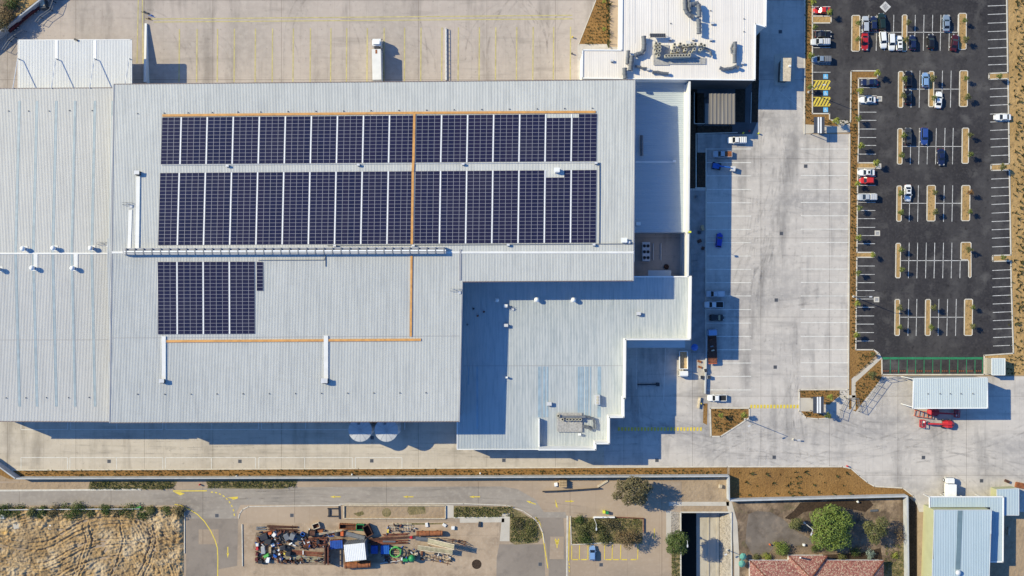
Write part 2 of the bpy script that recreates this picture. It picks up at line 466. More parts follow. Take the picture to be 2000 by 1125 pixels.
def single(name, mb, mat, label, cat, group=None, smooth=False):
    """A thing that is one mesh, its origin at its base."""
    xs = [v[0] for v in mb.v]; ys = [v[1] for v in mb.v]; zs = [v[2] for v in mb.v]
    off = Vector(((min(xs) + max(xs)) / 2, (min(ys) + max(ys)) / 2, min(zs)))
    o = bpy.data.objects.new(name, mb.mesh(name, mat, smooth, off))
    o.location = off
    COL.objects.link(o)
    return tag(o, label, cat, group)
def scan(poly, x):
    ys = []
    for i in range(len(poly)):
        (x0, y0), (x1, y1) = poly[i][:2], poly[(i + 1) % len(poly)][:2]
        if (x0 <= x < x1) or (x1 <= x < x0):
            ys.append(y0 + (y1 - y0) * (x - x0) / (x1 - x0))
    ys.sort()
    return list(zip(ys[::2], ys[1::2]))
def ribbed(mb, poly, zf, pitch=.40, rw=.12, rh=.055, breaks=(), swap=False, mi=0):
    """Rib-and-pan metal sheeting over a plan outline; ribs run along y (along x when swapped)."""
    P = [(p[1], p[0]) if swap else (p[0], p[1]) for p in poly]
    x0 = min(p[0] for p in P); x1 = max(p[0] for p in P)
    n = max(1, round((x1 - x0) / pitch)); dx = (x1 - x0) / n
    pr = [(0, 0), (dx - rw * 1.7, 0), (dx - rw * 1.35, rh), (dx - rw * .35, rh), (dx, 0)]
    for i in range(n):
        a = x0 + i * dx
        for (ya, yb) in scan(P, a + dx / 2):
            cuts = [ya] + sorted(b for b in breaks if ya + .01 < b < yb - .01) + [yb]
            vs = []
            for y in cuts:
                for (u, hh) in pr:
                    x_, y_ = (y, a + u) if swap else (a + u, y)
                    vs.append((x_, y_, zf(x_, y_) + hh))
            k = len(pr); fs = []
            for r in range(len(cuts) - 1):
                for j in range(k - 1):
                    q = (r * k + j, r * k + j + 1, (r + 1) * k + j + 1, (r + 1) * k + j)
                    fs.append(q[::-1] if swap else q)
            mb.add(vs, fs, mi)
    return mb
def zworld(zpx):
    """Turn a height given over photo pixels into a height over world x, y."""
    def f(x, y):
        z = 12.0
        for _ in range(4):
            g = S * (1 - z / H)
            z = zpx(1000 + x / g, 562.5 - y / g)
        return z
    return f
def walls(mb, poly, zt, z0=-.05, mi=0):
    """Upright walls along a plan outline; zt a number or a height function."""
    p = ccw([q[:2] for q in poly]); n = len(p)
    for i in range(n):
        a, b = p[i], p[(i + 1) % n]
        za, zb = (zt(*a), zt(*b)) if callable(zt) else (zt, zt)
        mb.face([(a[0], a[1], z0), (b[0], b[1], z0), (b[0], b[1], zb), (a[0], a[1], za)], mi)
    return mb
def parapet(mb, outer, zp, zr, th=.28, mi=0):
    """Outer wall to the ground, coping and inner upstand down to the roof."""
    o = ccw([q[:2] for q in outer]); i_ = inset(o, th); n = len(o)
    for k in range(n):
        a, b = o[k], o[(k + 1) % n]; c, d = i_[k], i_[(k + 1) % n]
        mb.face([(a[0], a[1], zp), (b[0], b[1], zp), (d[0], d[1], zp), (c[0], c[1], zp)], mi)
        mb.face([(d[0], d[1], zr), (c[0], c[1], zr), (c[0], c[1], zp), (d[0], d[1], zp)], mi)
    return mb
# ------------------------------------------------------------------ ground, yards, roads
def flat(name, polys, z, mat):
    mb = MB()
    for p in polys: mb.face([(x, y, z) for x, y in ccw([XY(*q) for q in p])])
    return structure(name, mb, mat)
gx0, gx1 = XY(1331, 0)[0], XY(1427, 0)[0]
gy0, gy1 = XY(0, 1001)[1], XY(0, 1400)[1]
B = 3000
mb = MB()
for (xa, xb, ya, yb) in ((-B, gx0, -B, B), (gx1, B, -B, B), (gx0, gx1, gy0, B), (gx0, gx1, -B, gy1)):
    mb.face([(xa, ya, -.03), (xb, ya, -.03), (xb, yb, -.03), (xa, yb, -.03)])
structure('ground', mb, 'bare_soil')
flat('concrete_yard', [[(-300, -400), (1572, -400), (1572, 262), (1660, 262), (1657, 735), (2500, 735), (2500, 1000), (1795, 1000), (1790, 985), (1783, 968), (1763, 953),
     (1708, 950), (1694, 942), (1678, 929), (1662, 915), (1645, 911.5), (1420, 911.5), (700, 915), (19, 918), (-8, 899), (-300, 899)]], 0.0, 'yard_concrete')
flat('dock_apron', [[(60, -400), (1163, -400), (1165, 0), (1128, 90), (1128, 250), (-100, 250), (-100, 140)]], 0.006, 'dock_concrete')
flat('south_apron', [[(-300, 770), (1180, 770), (1180, 912.5), (700, 915), (19, 918), (-8, 899), (-300, 899)]], 0.006, 'apron_concrete')
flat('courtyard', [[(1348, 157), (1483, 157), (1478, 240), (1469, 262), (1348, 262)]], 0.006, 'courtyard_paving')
flat('road', [[(-300, 940), (1331, 940), (1331, 1400), (-300, 1400)]], 0.0, 'road_concrete')
flat('car_park', [[(1587, -400), (1962, -400), (1966, 0), (1970, 281), (1975, 562), (1979, 690), (1922, 694), (1922, 731), (1723, 731), (1722, 701), (1716, 690), (1706, 683), (1671, 683), (1677, 262),
     (1662, 262), (1662, 236), (1620, 233), (1620, 222), (1587, 222)]], 0.012, 'car_park_asphalt')
flat('lane', [[(-300, 957), (345, 957), (420, 952), (980, 950), (1010, 955), (1045, 975), (1062, 1000), (1104, 1000), (1108, 1012), (1045, 1012), (1030, 1000), (1000, 988), (470, 986), (462, 1000), (463, 1014), (366, 1014), (360, 995), (345, 987), (-300, 987)]], .006, 'lane_concrete')
flat('driveway', [[(365, 1013), (465, 1013), (463, 1105), (425, 1112), (425, 1200), (362, 1200)], [(1053, 1011), (1100, 1011), (1108, 1125), (1108, 1250), (1066, 1250), (1072, 1110), (1066, 1060)],
     [(975, 1063), (1062, 1063), (1070, 1250), (968, 1250), (970, 1090)]], 0.014, 'old_asphalt')
flat('pavement', [[(388, 1034), (427, 1034), (427, 1063), (388, 1063)], [(1075, 1048), (1101, 1048), (1101, 1092), (1073, 1092)], [(1190, -40), (1214, -40), (1214, 92), (1190, 92)]], 0.02, 'road_concrete')
flat('work_slab', [[(472, 1022), (975, 1018), (975, 1063), (968, 1200), (472, 1200)]], 0.012, 'scrap_slab')
flat('garden_bed', [[(1572, -400), (1586, -400), (1586, 222), (1620, 222), (1620, 232), (1638, 236), (1638, 246), (1570, 242)],
     [(1662, 138), (1714, 138), (1714, 153), (1676, 153), (1677, 262), (1671, 683), (1706, 683), (1715, 690), (1663, 740), (1663, 799), (1655, 799), (1660, 262), (1660, 238)],
     [(1721, 700), (1722, 738), (1671, 804), (1664, 800), (1664, 742), (1716, 697)],
     [(1562, 762), (1640, 762), (1640, 772), (1620, 790), (1588, 790), (1588, 777), (1562, 777)], [(1564, 803), (1590, 804), (1620, 816), (1598, 817), (1575, 815)],
     [(1388, 798), (1462, 798), (1462, 815), (1408, 851), (1390, 851)], [(1374, 788), (1382, 788), (1381, 830), (1373, 826)],
     [(19, 917), (700, 914), (1420, 911.5), (1420, 933), (19, 936), (-40, 910), (-40, 888)],
     [(1425, 911.5), (1645, 911.5), (1661, 915), (1678, 930), (1694, 943), (1708, 951), (1762, 954), (1782, 969), (1768, 974), (1425, 979)],
     [(1163, -40), (1165, 0), (1131, 86), (1191, 86), (1191, -40)]], 0.03, 'mulch')
flat('shade_painted_bed', [[(1346, 158), (1362, 158), (1362, 368), (1348, 368)], [(1358, 298), (1379, 298), (1379, 366), (1358, 366)],
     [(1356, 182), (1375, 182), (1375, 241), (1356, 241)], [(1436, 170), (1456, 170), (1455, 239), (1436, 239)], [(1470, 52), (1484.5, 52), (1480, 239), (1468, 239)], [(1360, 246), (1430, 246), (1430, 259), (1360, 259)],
     [(1776, 972), (1791, 985), (1791, 1400), (1776, 1400)]], 0.032, 'dark_mulch')  # beds in shade: the shade is painted in with the darker mulch
flat('slope', [[(1968, -400), (2600, -400), (2600, 733), (1923, 733), (1923, 695), (1980, 691), (1976, 562), (1971, 281)]], 0.022, 'straw_mulch')
flat('verge', [[(100, 941), (176, 941), (170, 956), (20, 957), (-40, 957), (-40, 945)], [(672, 986), (870, 987), (870, 1012), (672, 1012)]], 0.016, 'bare_soil')
flat('grass', [[(176, 940), (347, 939), (340, 952), (310, 956), (172, 956)], [(402, 939), (582, 937), (578, 948), (550, 955), (412, 954), (404, 946)], [(886, 988), (995, 990), (1018, 1000), (1034, 1011), (886, 1010)],
     [(995, 1010), (1034, 1010), (1050, 1022), (1060, 1048), (1050, 1060), (1006, 1064), (996, 1058)], [(1115, 1010), (1255, 1013), (1255, 1062), (1117, 1062)], [(1724, 1098), (1750, 1098), (1762, 1060), (1766, 1060), (1766, 1400), (1724, 1400)]], 0.018, 'verge_grass')
flat('garden', [[(1432, 979), (1766, 974), (1766, 1400), (1440, 1400), (1440, 1110)]], 0.006, 'garden_soil')
flat('garden_patch', [[(1462, 1004), (1478, 998), (1505, 1000), (1530, 1014), (1556, 1038), (1590, 1056), (1584, 1064), (1548, 1066), (1520, 1058), (1500, 1082), (1470, 1084), (1456, 1060), (1458, 1030)]], .012, 'drive_soil')
flat('bark_patch', [[(1563, 982), (1640, 978), (1698, 977), (1706, 986), (1690, 1000), (1650, 992), (1600, 996), (1570, 1000), (1548, 1016), (1532, 1012), (1550, 998)], [(1600, 1084), (1680, 1080), (1720, 1070), (1724, 1094), (1640, 1094)]], .013, 'dark_mulch')
flat('path', [[(1306, 980), (1424, 980), (1424, 988), (1306, 988)], [(1418, 980), (1429, 980), (1440, 1020), (1444, 1090), (1444, 1400), (1434, 1400), (1434, 1090), (1430, 1025), (1419, 988)], [(1301, 998), (1311, 998), (1311, 1060), (1301, 1060)],
     [(1570, 243), (1640, 247), (1660, 238), (1660, 258), (1570, 261)], [(1620, 233), (1662, 236), (1662, 240), (1640, 247)], [(1562, 777), (1590, 777), (1590, 804), (1562, 803)],
     [(1664, 742), (1716, 697), (1708, 685), (1718, 690), (1722, 700), (1671, 747), (1671, 800), (1664, 800)], [(1622, 790), (1640, 772), (1672, 772), (1672, 776), (1648, 778), (1620, 800), (1610, 794)]], 0.04, 'path_concrete')
flat('footpath', [[(1349, 372), (1378, 372), (1378, 690), (1349, 690)], [(1382, 366), (1462, 366), (1462, 242), (1380, 262)]][:1], 0.02, 'footpath_stone')
flat('rubble_bank', [[(1311, 998), (1330, 1001), (1331, 1060), (1312, 1060)]], 0.03, 'rubble_bank')
# the canal, cut into the ground
xl, xr = gx0, gx1
mb = MB()
mb.face([(xl, gy1, -4.6), (xr, gy1, -4.6), (xr, gy0, -4.6), (xl, gy0, -4.6)])
structure('canal_bed', mb, 'canal_concrete')
mb = MB()
mb.face([(xl, gy0, 0), (xl, gy1, 0), (xl, gy1, -4.6), (xl, gy0, -4.6)]); mb.face([(xr, gy0, 0), (xr, gy1, 0), (xr - 2.2, gy1, -4.6), (xr - 2.2, gy0, -4.6)])
mb.face([(xl, gy0, 0), (xr, gy0, 0), (xr, gy0, -4.6), (xl, gy0, -4.6)]); mb.face([(xl, gy1, 0), (xr, gy1, 0), (xr, gy1, -4.6), (xl, gy1, -4.6)])
structure('canal_wall', mb, 'rubble_bank')
mb = MB()
for px, wd, ht in ((1384, .4, .2), (1402, .6, .25)):
    mb.bar(W(px, 1010, -4.6), W(px - 1, 1390, -4.6), wd, ht)
structure('canal_kerb', mb, 'canal_concrete')
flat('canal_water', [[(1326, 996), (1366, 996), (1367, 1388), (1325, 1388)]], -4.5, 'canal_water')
mb = MB()
for a, b in (((1329, 1000), (1428, 1000)), ((1329, 1000), (1330, 1390)), ((1428, 1000), (1429, 1390))):
    mb.bar(W(*a, -.05), W(*b, -.05), .35, .35)
structure('canal_coping', mb, 'kerb_concrete')
mb = MB()
mb.prism([XY(1312, 1075), XY(1328, 1075), XY(1328, 1390), XY(1312, 1390)], -.02, .05)
structure('canal_verge', mb, 'verge_grass')
# dirt lot with vehicle tracks
mb = MB()
nx, ny = 300, 150
def lot_z(x, y):
    z = .9 * noise.noise((x * .9, y * 1.6, 44)) * .35 + .34 * noise.noise((x * .16, y * .16, 3)) + .42 * noise.noise((x * .42, y * .42, 9)) + .22 * noise.noise((x * 1.0, y * 1.0, 1)) + .16 * noise.noise((x * 1.7, y * 1.7, 4))
    wv = y + 3.2 * math.sin(x * .13 + .6) + 1.5 * noise.noise((x * .08, y * .1, 5))
    rd = lambda u, v, k: 1 - 2 * abs(noise.noise((u, v, k)))
    wr = y + 4 * math.sin(x * .09 + 1) + 2.5 * noise.noise((x * .07, y * .07, 15))
    am = .5 + .9 * noise.noise((x * .06, y * .06, 60))
    z += am * .40 * rd(wr * .75, x * .16, 7) + am * .28 * rd(wr * 1.5, x * .4, 12) + .18 * rd((x + .5 * wr) * 1.2, wr * .3, 31) * min(1, max(0, (x + 118) / 12))
    for c, amp in ((-68.6, .32), (-70.4, .28), (-74.3, .26), (-76.0, .26), (-79.5, .24)):
        d = (wv - c) / .33
        z += amp * (-math.exp(-d * d) + .55 * math.exp(-(abs(d) - 1.5) ** 2 * 3))
    wx = x + 2.2 * math.sin(y * .2) + .4 * noise.noise((y * .3, 2, 2))
    for c in (-104.5, -103, -112.2, -121, -122.8):
        d = (wx - c) / .3
        m = min(1, max(0, (-64 - y) / 4))
        z += .24 * m * (-math.exp(-d * d) + .55 * math.exp(-(abs(d) - 1.5) ** 2 * 3))
    return z + .25
lx0, ly0 = XY(-60, 990); lx1, ly1 = XY(359, 1190)
vs = []
for j in range(ny + 1):
    for i in range(nx + 1):
        x = lx0 + (lx1 - lx0) * i / nx; y = ly0 + (ly1 - ly0) * j / ny
        e = min(1.0, min(nx - i, j, ny - j) / 5)
        vs.append((x, y, lot_z(x, y) * e + .004))
mb.add(vs, [(j * (nx + 1) + i, j * (nx + 1) + i + 1, (j + 1) * (nx + 1) + i + 1, (j + 1) * (nx + 1) + i) for j in range(ny) for i in range(nx)])
structure('dirt_lot', mb, 'lot_dirt')
# upper terrace in the north-west corner behind a retaining wall
TZ = 3.0
tp = [XY(80, -2, TZ), XY(150, -60, TZ), XY(-300, -60, TZ), XY(-300, 290, TZ), XY(-6, 66, TZ)]
mb = MB(); mb.face([(x, y, TZ) for x, y in ccw(tp)])
structure('terrace', mb, 'garden_soil')
mb = MB(); q = [XY(-8, 62, TZ), XY(76, -2, TZ), XY(20, -2, TZ), XY(42, 18, TZ), XY(8, 44, TZ)]
mb.face([(x, y, TZ + .015) for x, y in ccw(q)]); structure('terrace_slope', mb, 'straw_mulch')
# ------------------------------------------------------------------ kerbs
mb = MB()
def kerb(pts, wd=.32, ht=.14, z=0.0): mb.path(WP(pts, z), wd, ht)
kerb([(1572, -60), (1571, 262)]); kerb([(1586.5, -60), (1586.5, 222), (1620, 222), (1620, 233)]); kerb([(1659.5, 262), (1656.5, 800)])
kerb([(1661, 238), (1662, 140), (1664, 138.5), (1712, 138.5), (1714, 140.5), (1714, 151), (1712, 153), (1676.5, 153), (1677, 262), (1675.2, 318)]); kerb([(1675, 328.5), (1673.5, 493)]); kerb([(1673.3, 502.5), (1671.3, 683), (1706, 683), (1716, 690), (1722, 701), (1722.5, 731.5), (1922, 731.5), (1922, 694), (1979, 690), (1975, 562), (1974, 510)])
kerb([(1675, 318), (1709, 318), (1710.5, 320), (1710.5, 327), (1709, 328.5), (1675, 328.5)]); kerb([(1673.4, 493), (1706, 493), (1708, 495), (1708, 501), (1706, 502.5), (1673.4, 502.5)])
kerb([(1966, 0), (1968, 142), (1932.5, 143.5), (1931.3, 145.5), (1931.3, 153.5), (1933, 155), (1968.5, 153.5), (1971, 320), (1936.5, 321.5), (1935.3, 323.5), (1935.3, 331), (1937, 333), (1971.2, 332), (1974, 498), (1940, 499), (1938.5, 501), (1938.5, 508.5), (1940, 510.5), (1974, 509.5)])
kerb([(1587, 31.5), (1622, 31.5), (1623, 33), (1623, 43.5), (1622, 45), (1587, 45)])
kerb([(-8, 899), (19, 918), (700, 915), (1420, 911.5), (1645, 911.5), (1662, 915), (1678, 929), (1694, 942), (1708, 950), (1763, 953), (1783, 968), (1791, 985)], .3, .12)
kerb([(1656.5, 761), (1562, 761), (1561, 764), (1561, 803), (1566, 810), (1575, 816), (1598, 818), (1622, 816)]); kerb([(1464, 816), (1464, 797), (1387, 797), (1388.5, 852.5), (1407, 852.5), (1464, 816)], .35)
kerb([(1379, 290), (1379, 372), (1378, 760)], .3); kerb([(1166, -40), (1164, 0), (1130, 87)], .2, .1)
kerb([(1356, 181), (1356, 241.5), (1432, 242)], .2); kerb([(1359.5, 366), (1359.5, 261), (1440, 259)], .25); kerb([(1358, 367), (1380, 367)], .25); kerb([(1467.5, 181), (1466, 240)], .15)
kerb([(0, 958), (275, 956)], .5, .1); kerb([(466, 1012), (468, 1003), (474, 995), (486, 989), (665, 987)], .25, .1); kerb([(663, 984.5), (905, 983.5), (990, 987), (1022, 998), (1040, 1010)], .22, .1)
kerb([(1040, 1010), (1052, 1022), (1060, 1040), (1063, 1060)], .25, .1); kerb([(360, 991), (361, 1010), (360.5, 1080)], .25, .2); kerb([(473, 1024), (474, 1105)], .25, .25); kerb([(995, 1011), (887, 1011)], .35, .12); kerb([(1114, 1008), (1116, 1064), (1195, 1059)], .22, .15)
kerb([(1108, 1008), (1106, 1250)], .4, .05)
structure('kerb', mb, 'kerb_concrete')
# ------------------------------------------------------------------ painted markings
mb = MB(); ZM = .024
def line(a, b, wd=.16, z=ZM): 
    a = Vector(W(*a, z)); b = Vector(W(*b, z)); d = (b - a).normalized(); n = Vector((-d.y, d.x, 0)) * wd / 2
    mb.face([a - n, b - n, b + n, a + n])
for y in (11, 27.5, 44.5, 61, 77, 93.5, 110, 126, 173, 188.5, 205, 222, 237.5, 254, 271): line((1929 + (y > 140) * 3 + y * .008, y + .8), (1966 + y * .015, y - .8), .17)
for y in (286.5, 303.5, 349, 366, 382.5, 398.5, 415.5, 432, 448, 464.5, 481.5, 527.5, 543.5, 560, 577, 593, 609.5, 625.5, 642, 658.5, 675): line((1935 + (y - 281) * .0125, y + .8), (1970 + (y - 281) * .018, y - .8), .17)
for y in (13, 60, 93, 125, 141): line((1588, y), (1622, y), .15)
for y in (171, 187, 203, 219, 235, 252, 268.5, 284, 301, 344.5, 362, 378, 395, 411, 427, 444, 460, 476, 519.5, 536, 552, 567.5, 584, 600, 617, 633, 649.5, 666): line((1677 - (y - 200) * .011, y), (1712 - (y - 200) * .011, y), .16)
def block(x0, x1, ys, cy, xs, upper=(), lower=()):
    line((x0, cy), (x1, cy), .16)
    for x in xs: line((x + .8, ys[0]), (x - .8, ys[1]), .17)
    for x in upper: line((x + .8, ys[0]), (x, cy), .17)
    for x in lower: line((x, cy), (x - .8, ys[1]), .17)
block(1681, 1871, (29, 99), 63, (1696, 1712, 1728, 1745, 1787, 1804, 1821, 1837, 1854), upper=(1870.5,))
block(1764, 1873, (138, 210), 174, (1780, 1796, 1840, 1857)); block(1763, 1878, (250, 321), 286, (1778.5, 1795, 1811.5, 1828, 1845, 1861))
block(1761, 1877, (362, 433), 397, (1776.5, 1793, 1843.5, 1860)); block(1759, 1892, (474, 543.5), 509, (1775, 1791.5, 1808.5, 1825, 1842, 1858.5), lower=(1875.5,)); block(1757, 1882, (584, 656), 619.5, (1774, 1790, 1833, 1850, 1867))
structure('bay_lines', mb, 'white_paint')
mb = MB()
for y in (291, 317.5, 343.5, 370, 396, 422, 448, 474, 500, 526, 552, 578, 604.5, 631, 657, 683, 709, 735, 761.5): line((1380, y), (1467, y), .2)
for y in (291, 317, 343, 370, 395.5, 421.5, 447.5, 473.5, 500, 525.5, 551.5, 578, 604, 630, 657, 683, 708.5, 735): line((1564, y), (1657, y), .2)
for y0, y1, bx in ((822, 839, ((41, 132), (138, 318, 228), (324, 505, 414), (511, 687, 597), (790, 791))), (893.5, 916, ((41, 132), (136.5, 318, 227.5), (323, 499, 413), (505.5, 688, 595), (694, 785)))):
    for b in bx:
        line((b[0], y0), (b[0], y1)); line((b[1], y0), (b[1], y1)); line((b[0], y1 if y0 < 850 else y0), (b[1], y1 if y0 < 850 else y0))
        for m in b[2:]: line((m, y0), (m, y1))
line((1567, 213), (1520, 177), .08); line((1300, 680), (1296, 785), .12); line((1244, 680), (1243, 760), .12)
structure('loading_lines', mb, 'yard_white_paint')
mb = MB()
for x0, y0, x1, y1 in ((270.5, -20, 267.5, 124), (278, -20, 279.5, 124), (283, 37.2, 1118, 29.8), (300, 43, 1118, 36.7)): line((x0, y0), (x1, y1), .28)
for x in (350, 384.5, 424.5, 457.5, 498.5, 532, 572.5, 606, 646, 677, 717, 750, 790, 822, 863, 895, 936, 968, 1009, 1041, 1081, 1114): line((x + .4, 57 - (x - 300) * .006), (x - .4, 160), .33)
structure('dock_lines', mb, 'faded_yellow_paint')
mb = MB()
def fan(cx, cy, a0, a1, r, n=14): return [(cx + r * math.cos(R(a0 + (a1 - a0) * i / n)), cy + r * math.sin(R(a0 + (a1 - a0) * i / n))) for i in range(n + 1)]
def poly(pts, z=ZM): mb.face([(x, y, z) for x, y in ccw([XY(*p) for p in pts])])
def ply(pts, wd=.2):
    for a, b in zip(pts, pts[1:]): line(a, b, wd)
for i in range(15): poly([(1465.5 + i * 6.45, 790.5), (1469.5 + i * 6.45, 790.5), (1469.2 + i * 6.45, 797.5), (1465.2 + i * 6.45, 797.5)])
for i in range(26): poly([(1207 + i * 6.4, 834.5), (1210.8 + i * 6.4, 834.5), (1210.5 + i * 6.4, 841.5), (1206.7 + i * 6.4, 841.5)])
for (y0, y1) in ((157.5, 174.5), (190, 207)):
    line((1588, y0), (1621, y0), .22); line((1588, y1), (1621, y1), .22)
    for i in range(6):
        x = 1587 + i * 6.3
        line((x, min(y1, y1)), (min(x + 9, 1621), y0 if x + 9 <= 1621 else y0 + (x + 9 - 1621) * 1.9), .5, ZM + .004)
ply([(341, 985), (352, 987), (368, 994), (385, 1004), (399, 1018), (411, 1036), (420, 1055), (424.5, 1070), (425.5, 1090), (425, 1130)], .26)
line((338, 959), (404, 958.6), .3)
c = [(412 + 46 * math.sin(R(a)), 1012 - 51 * math.cos(R(a))) for a in range(0, 92, 5)]
for i in range(0, len(c) - 1, 2): line(c[i], c[i + 1], .3)
def arrow(x, y, L, rz, wd=.22):
    cr, sr = math.cos(R(rz)), math.sin(R(rz))
    f = lambda u, v: (x + u * cr - v * sr, y + u * sr + v * cr)
    poly([f(-L / 2, 1.0), f(-L / 2, -1.0), f(L * .1, -.8), f(L * .1, .8)]); poly([f(L * .05, 2.2), f(L * .05, -2.2), f(L / 2, 0)])
for x in (655, 797, 927): arrow(x, 970.3, 21, 180)
arrow(445, 1079, 22, 90); arrow(1037, 981.5, 20, 200); arrow(1113, 979, 18, 0); arrow(1088, 1062, 16, 270); arrow(1085.5, 1057, 12, 262); arrow(1090.5, 1057, 12, 278)
poly([(340, 961), (352, 961), (361, 964), (352, 967.5), (347, 965)]); poly([(444, 972), (455, 970.5), (465, 970), (464, 974), (455, 976), (452, 973.5)]); poly([(1084, 973), (1090, 992), (1086, 990)])
ply([(1046, 1010), (1054, 1021), (1059, 1040), (1064, 1072), (1070, 1110)], .26); ply([(1114, 1009), (1111.5, 1040), (1110.5, 1096)], .24)
for y in (1099, 1106, 1113): line((1111, y), (1112.5, y + 4), .24)
line((1278, 1032), (1278, 1052), .22)
for x in (1117, 1132, 1148.5, 1181, 1196, 1212.5, 1246): line((x, 1064), (x - .5, 1093), .22)
for x in (1118, 1135, 1183, 1198, 1214, 1232): line((x, 1093), (x + 11, 1093), .3)
structure('road_markings', mb, 'yellow_paint')
mb = MB()
for x in (1723, 1739, 1755.5, 1772, 1788.5, 1805, 1822, 1838, 1854.5, 1871, 1888, 1904.5, 1919): line((x, 697), (x - .4, 730), .2)
x = 1724
while x < 1918:
    poly([(x, 697.5), (x + 12, 697.5), (x + 15, 699.5), (x + 12, 702), (x, 702), (x + 3, 699.5)]); x += 16.5
line((1723, 699.6), (1919, 699.6), .4, ZM + .003)
structure('green_bay_lines', mb, 'green_paint')
# dark tyre marks left by turning trucks
mb = MB(); rng = random.Random(21)
def mark(pts, wd=.34, gap=2.0):
    P = [Vector(W(*p, .018)) for p in pts]
    for s in (-gap / 2, gap / 2):
        q = []
        for i, p in enumerate(P):
            dd = (P[min(i + 1, len(P) - 1)] - P[max(i - 1, 0)]).normalized(); q.append((p + Vector((-dd.y, dd.x, 0)) * s, Vector((-dd.y, dd.x, 0)) * wd / 2))
        for (p0, n0), (p1, n1) in zip(q, q[1:]): mb.face([p0 - n0, p1 - n1, p1 + n1, p0 + n0])
def sweep(x0, y0, a0, L, turn, n=14):
    pts = [(x0, y0)]; a = R(a0)
    for i in range(n): pts.append((pts[-1][0] + L / n * math.cos(a), pts[-1][1] + L / n * math.sin(a))); a += R(turn) / n
    mark(pts, rng.uniform(.25, .5))
for i in range(16): sweep(rng.uniform(330, 1090), rng.uniform(95, 150), -90 + rng.uniform(-6, 6), rng.uniform(50, 130), rng.choice((-1, 1)) * rng.uniform(20, 85))
for i in range(22): sweep(rng.uniform(1470, 1560), rng.uniform(280, 860), rng.choice((-90, 90)) + rng.uniform(-8, 8), rng.uniform(80, 240), rng.uniform(-40, 40))
for i in range(8): sweep(rng.uniform(1480, 1560), rng.uniform(300, 740), rng.choice((0, 180)) + rng.uniform(-8, 8), rng.uniform(60, 110), rng.uniform(-50, 50))
for i in range(18): sweep(rng.uniform(1400, 1900), rng.uniform(830, 900), rng.choice((0, 180)) + rng.uniform(-14, 14), rng.uniform(120, 300), rng.uniform(-60, 60))
for i in range(8): sweep(rng.uniform(60, 1100), rng.uniform(868, 888), 0 + rng.uniform(-2, 2), rng.uniform(150, 320), rng.uniform(-4, 4))
for i in range(9): sweep(rng.uniform(360, 1000), rng.uniform(962, 980), rng.choice((0, 180)) + rng.uniform(-4, 4), rng.uniform(80, 260), rng.uniform(-10, 10))
for i in range(14): sweep(rng.uniform(1640, 1930), rng.uniform(20, 660), rng.choice((0, 90, 90)) + rng.uniform(-4, 4), rng.uniform(60, 160), rng.uniform(-40, 40))
for i in range(5): sweep(rng.uniform(1240, 1290), rng.uniform(690, 760), 90, rng.uniform(60, 130), rng.uniform(-60, 10))
structure('tyre_marks', mb, 'tyre_mark')
# accessible-bay symbols: blue square, white wheelchair figure
mb = MB(); mw = MB()
for cy in (149.3, 182, 214.5):
    cx = 1612.5
    poly([(cx - 4.6, cy - 4.6), (cx + 4.6, cy - 4.6), (cx + 4.6, cy + 4.6), (cx - 4.6, cy + 4.6)])
    keep = mb; mb = mw
    ring = lambda r: [(cx - .6 + r * math.cos(R(a)), cy + 1.3 + r * math.sin(R(a))) for a in range(20, 285, 15)]
    o_, i_ = ring(2.7), ring(1.9)
    for k in range(len(o_) - 1): poly([o_[k], o_[k + 1], i_[k + 1], i_[k]], ZM + .006)
    line((cx - .5, cy - 2.2), (cx - .3, cy + .8), .16, ZM + .007); line((cx - .4, cy + .8), (cx + 2.0, cy + .8), .14, ZM + .008); line((cx + 2, cy + .8), (cx + 3, cy + 3.2), .14, ZM + .009); line((cx - .4, cy - .8), (cx + 1.7, cy - .8), .12, ZM + .010)
    poly(fan(cx - .6, cy - 3.4, 0, 330, .75, 11), ZM + .006)
    mb = keep
structure('accessible_bay_paint', mb, 'blue_paint'); structure('accessible_bay_symbol', mw, 'white_paint')
# ------------------------------------------------------------------ main warehouse
def zmain(px, py):
    yn = 166.5 - .0088 * (px - 0); ys = 826.5 - .0035 * px
    if py < 493: return 16.8 + max(-.05, (py - yn) / (493 - yn)) * 2.4
    return 16.6 + max(-.05, (ys - py) / (ys - 493)) * 2.6
def zwest(px, py):
    yn = 173 - .006 * px; ys = 823 + .004 * px
    if py < 495: return 13.3 + max(-.05, (py - yn) / (495 - yn)) * 2.1
    return 13.2 + max(-.05, (ys - py) / (ys - 495)) * 2.2
def PM(px, py, dz=0.0): 
    z = zmain(px, py) ; return W(px, py, z)[:2] + (z + dz,)
def PW_(px, py, dz=0.0):
    z = zwest(px, py); return W(px, py, z)[:2] + (z + dz,)
main_px = [(222, 164.6), (1240, 155.8), (1237, 548), (903, 550), (897, 823.2), (214.5, 825.6)]
main_xy = [PM(*p)[:2] for p in main_px]
zm = zworld(zmain)
wh = T('warehouse', 'huge high warehouse with pale ribbed roof carrying the solar arrays', 'warehouse', W(560, 500))
ry = W(0, 493, 19.2)[1]
ribbed(MB(), main_xy, zm, .40, breaks=(ry,)).build('roof', 'warehouse_sheet', wh)
walls(MB(), inset(main_xy, .3), lambda x, y: zm(x, y) - .12).build('wall', 'panel_wall', wh)
for a, b in (((222, 164.6), (1240, 155.8)), ((897, 823.2), (214.5, 825.6)), ((1237, 548.4), (903, 550.4))): MB().bar(PM(*a, -.12), PM(*b, -.12), .26, .16).build('gutter', 'dark_gutter', wh)
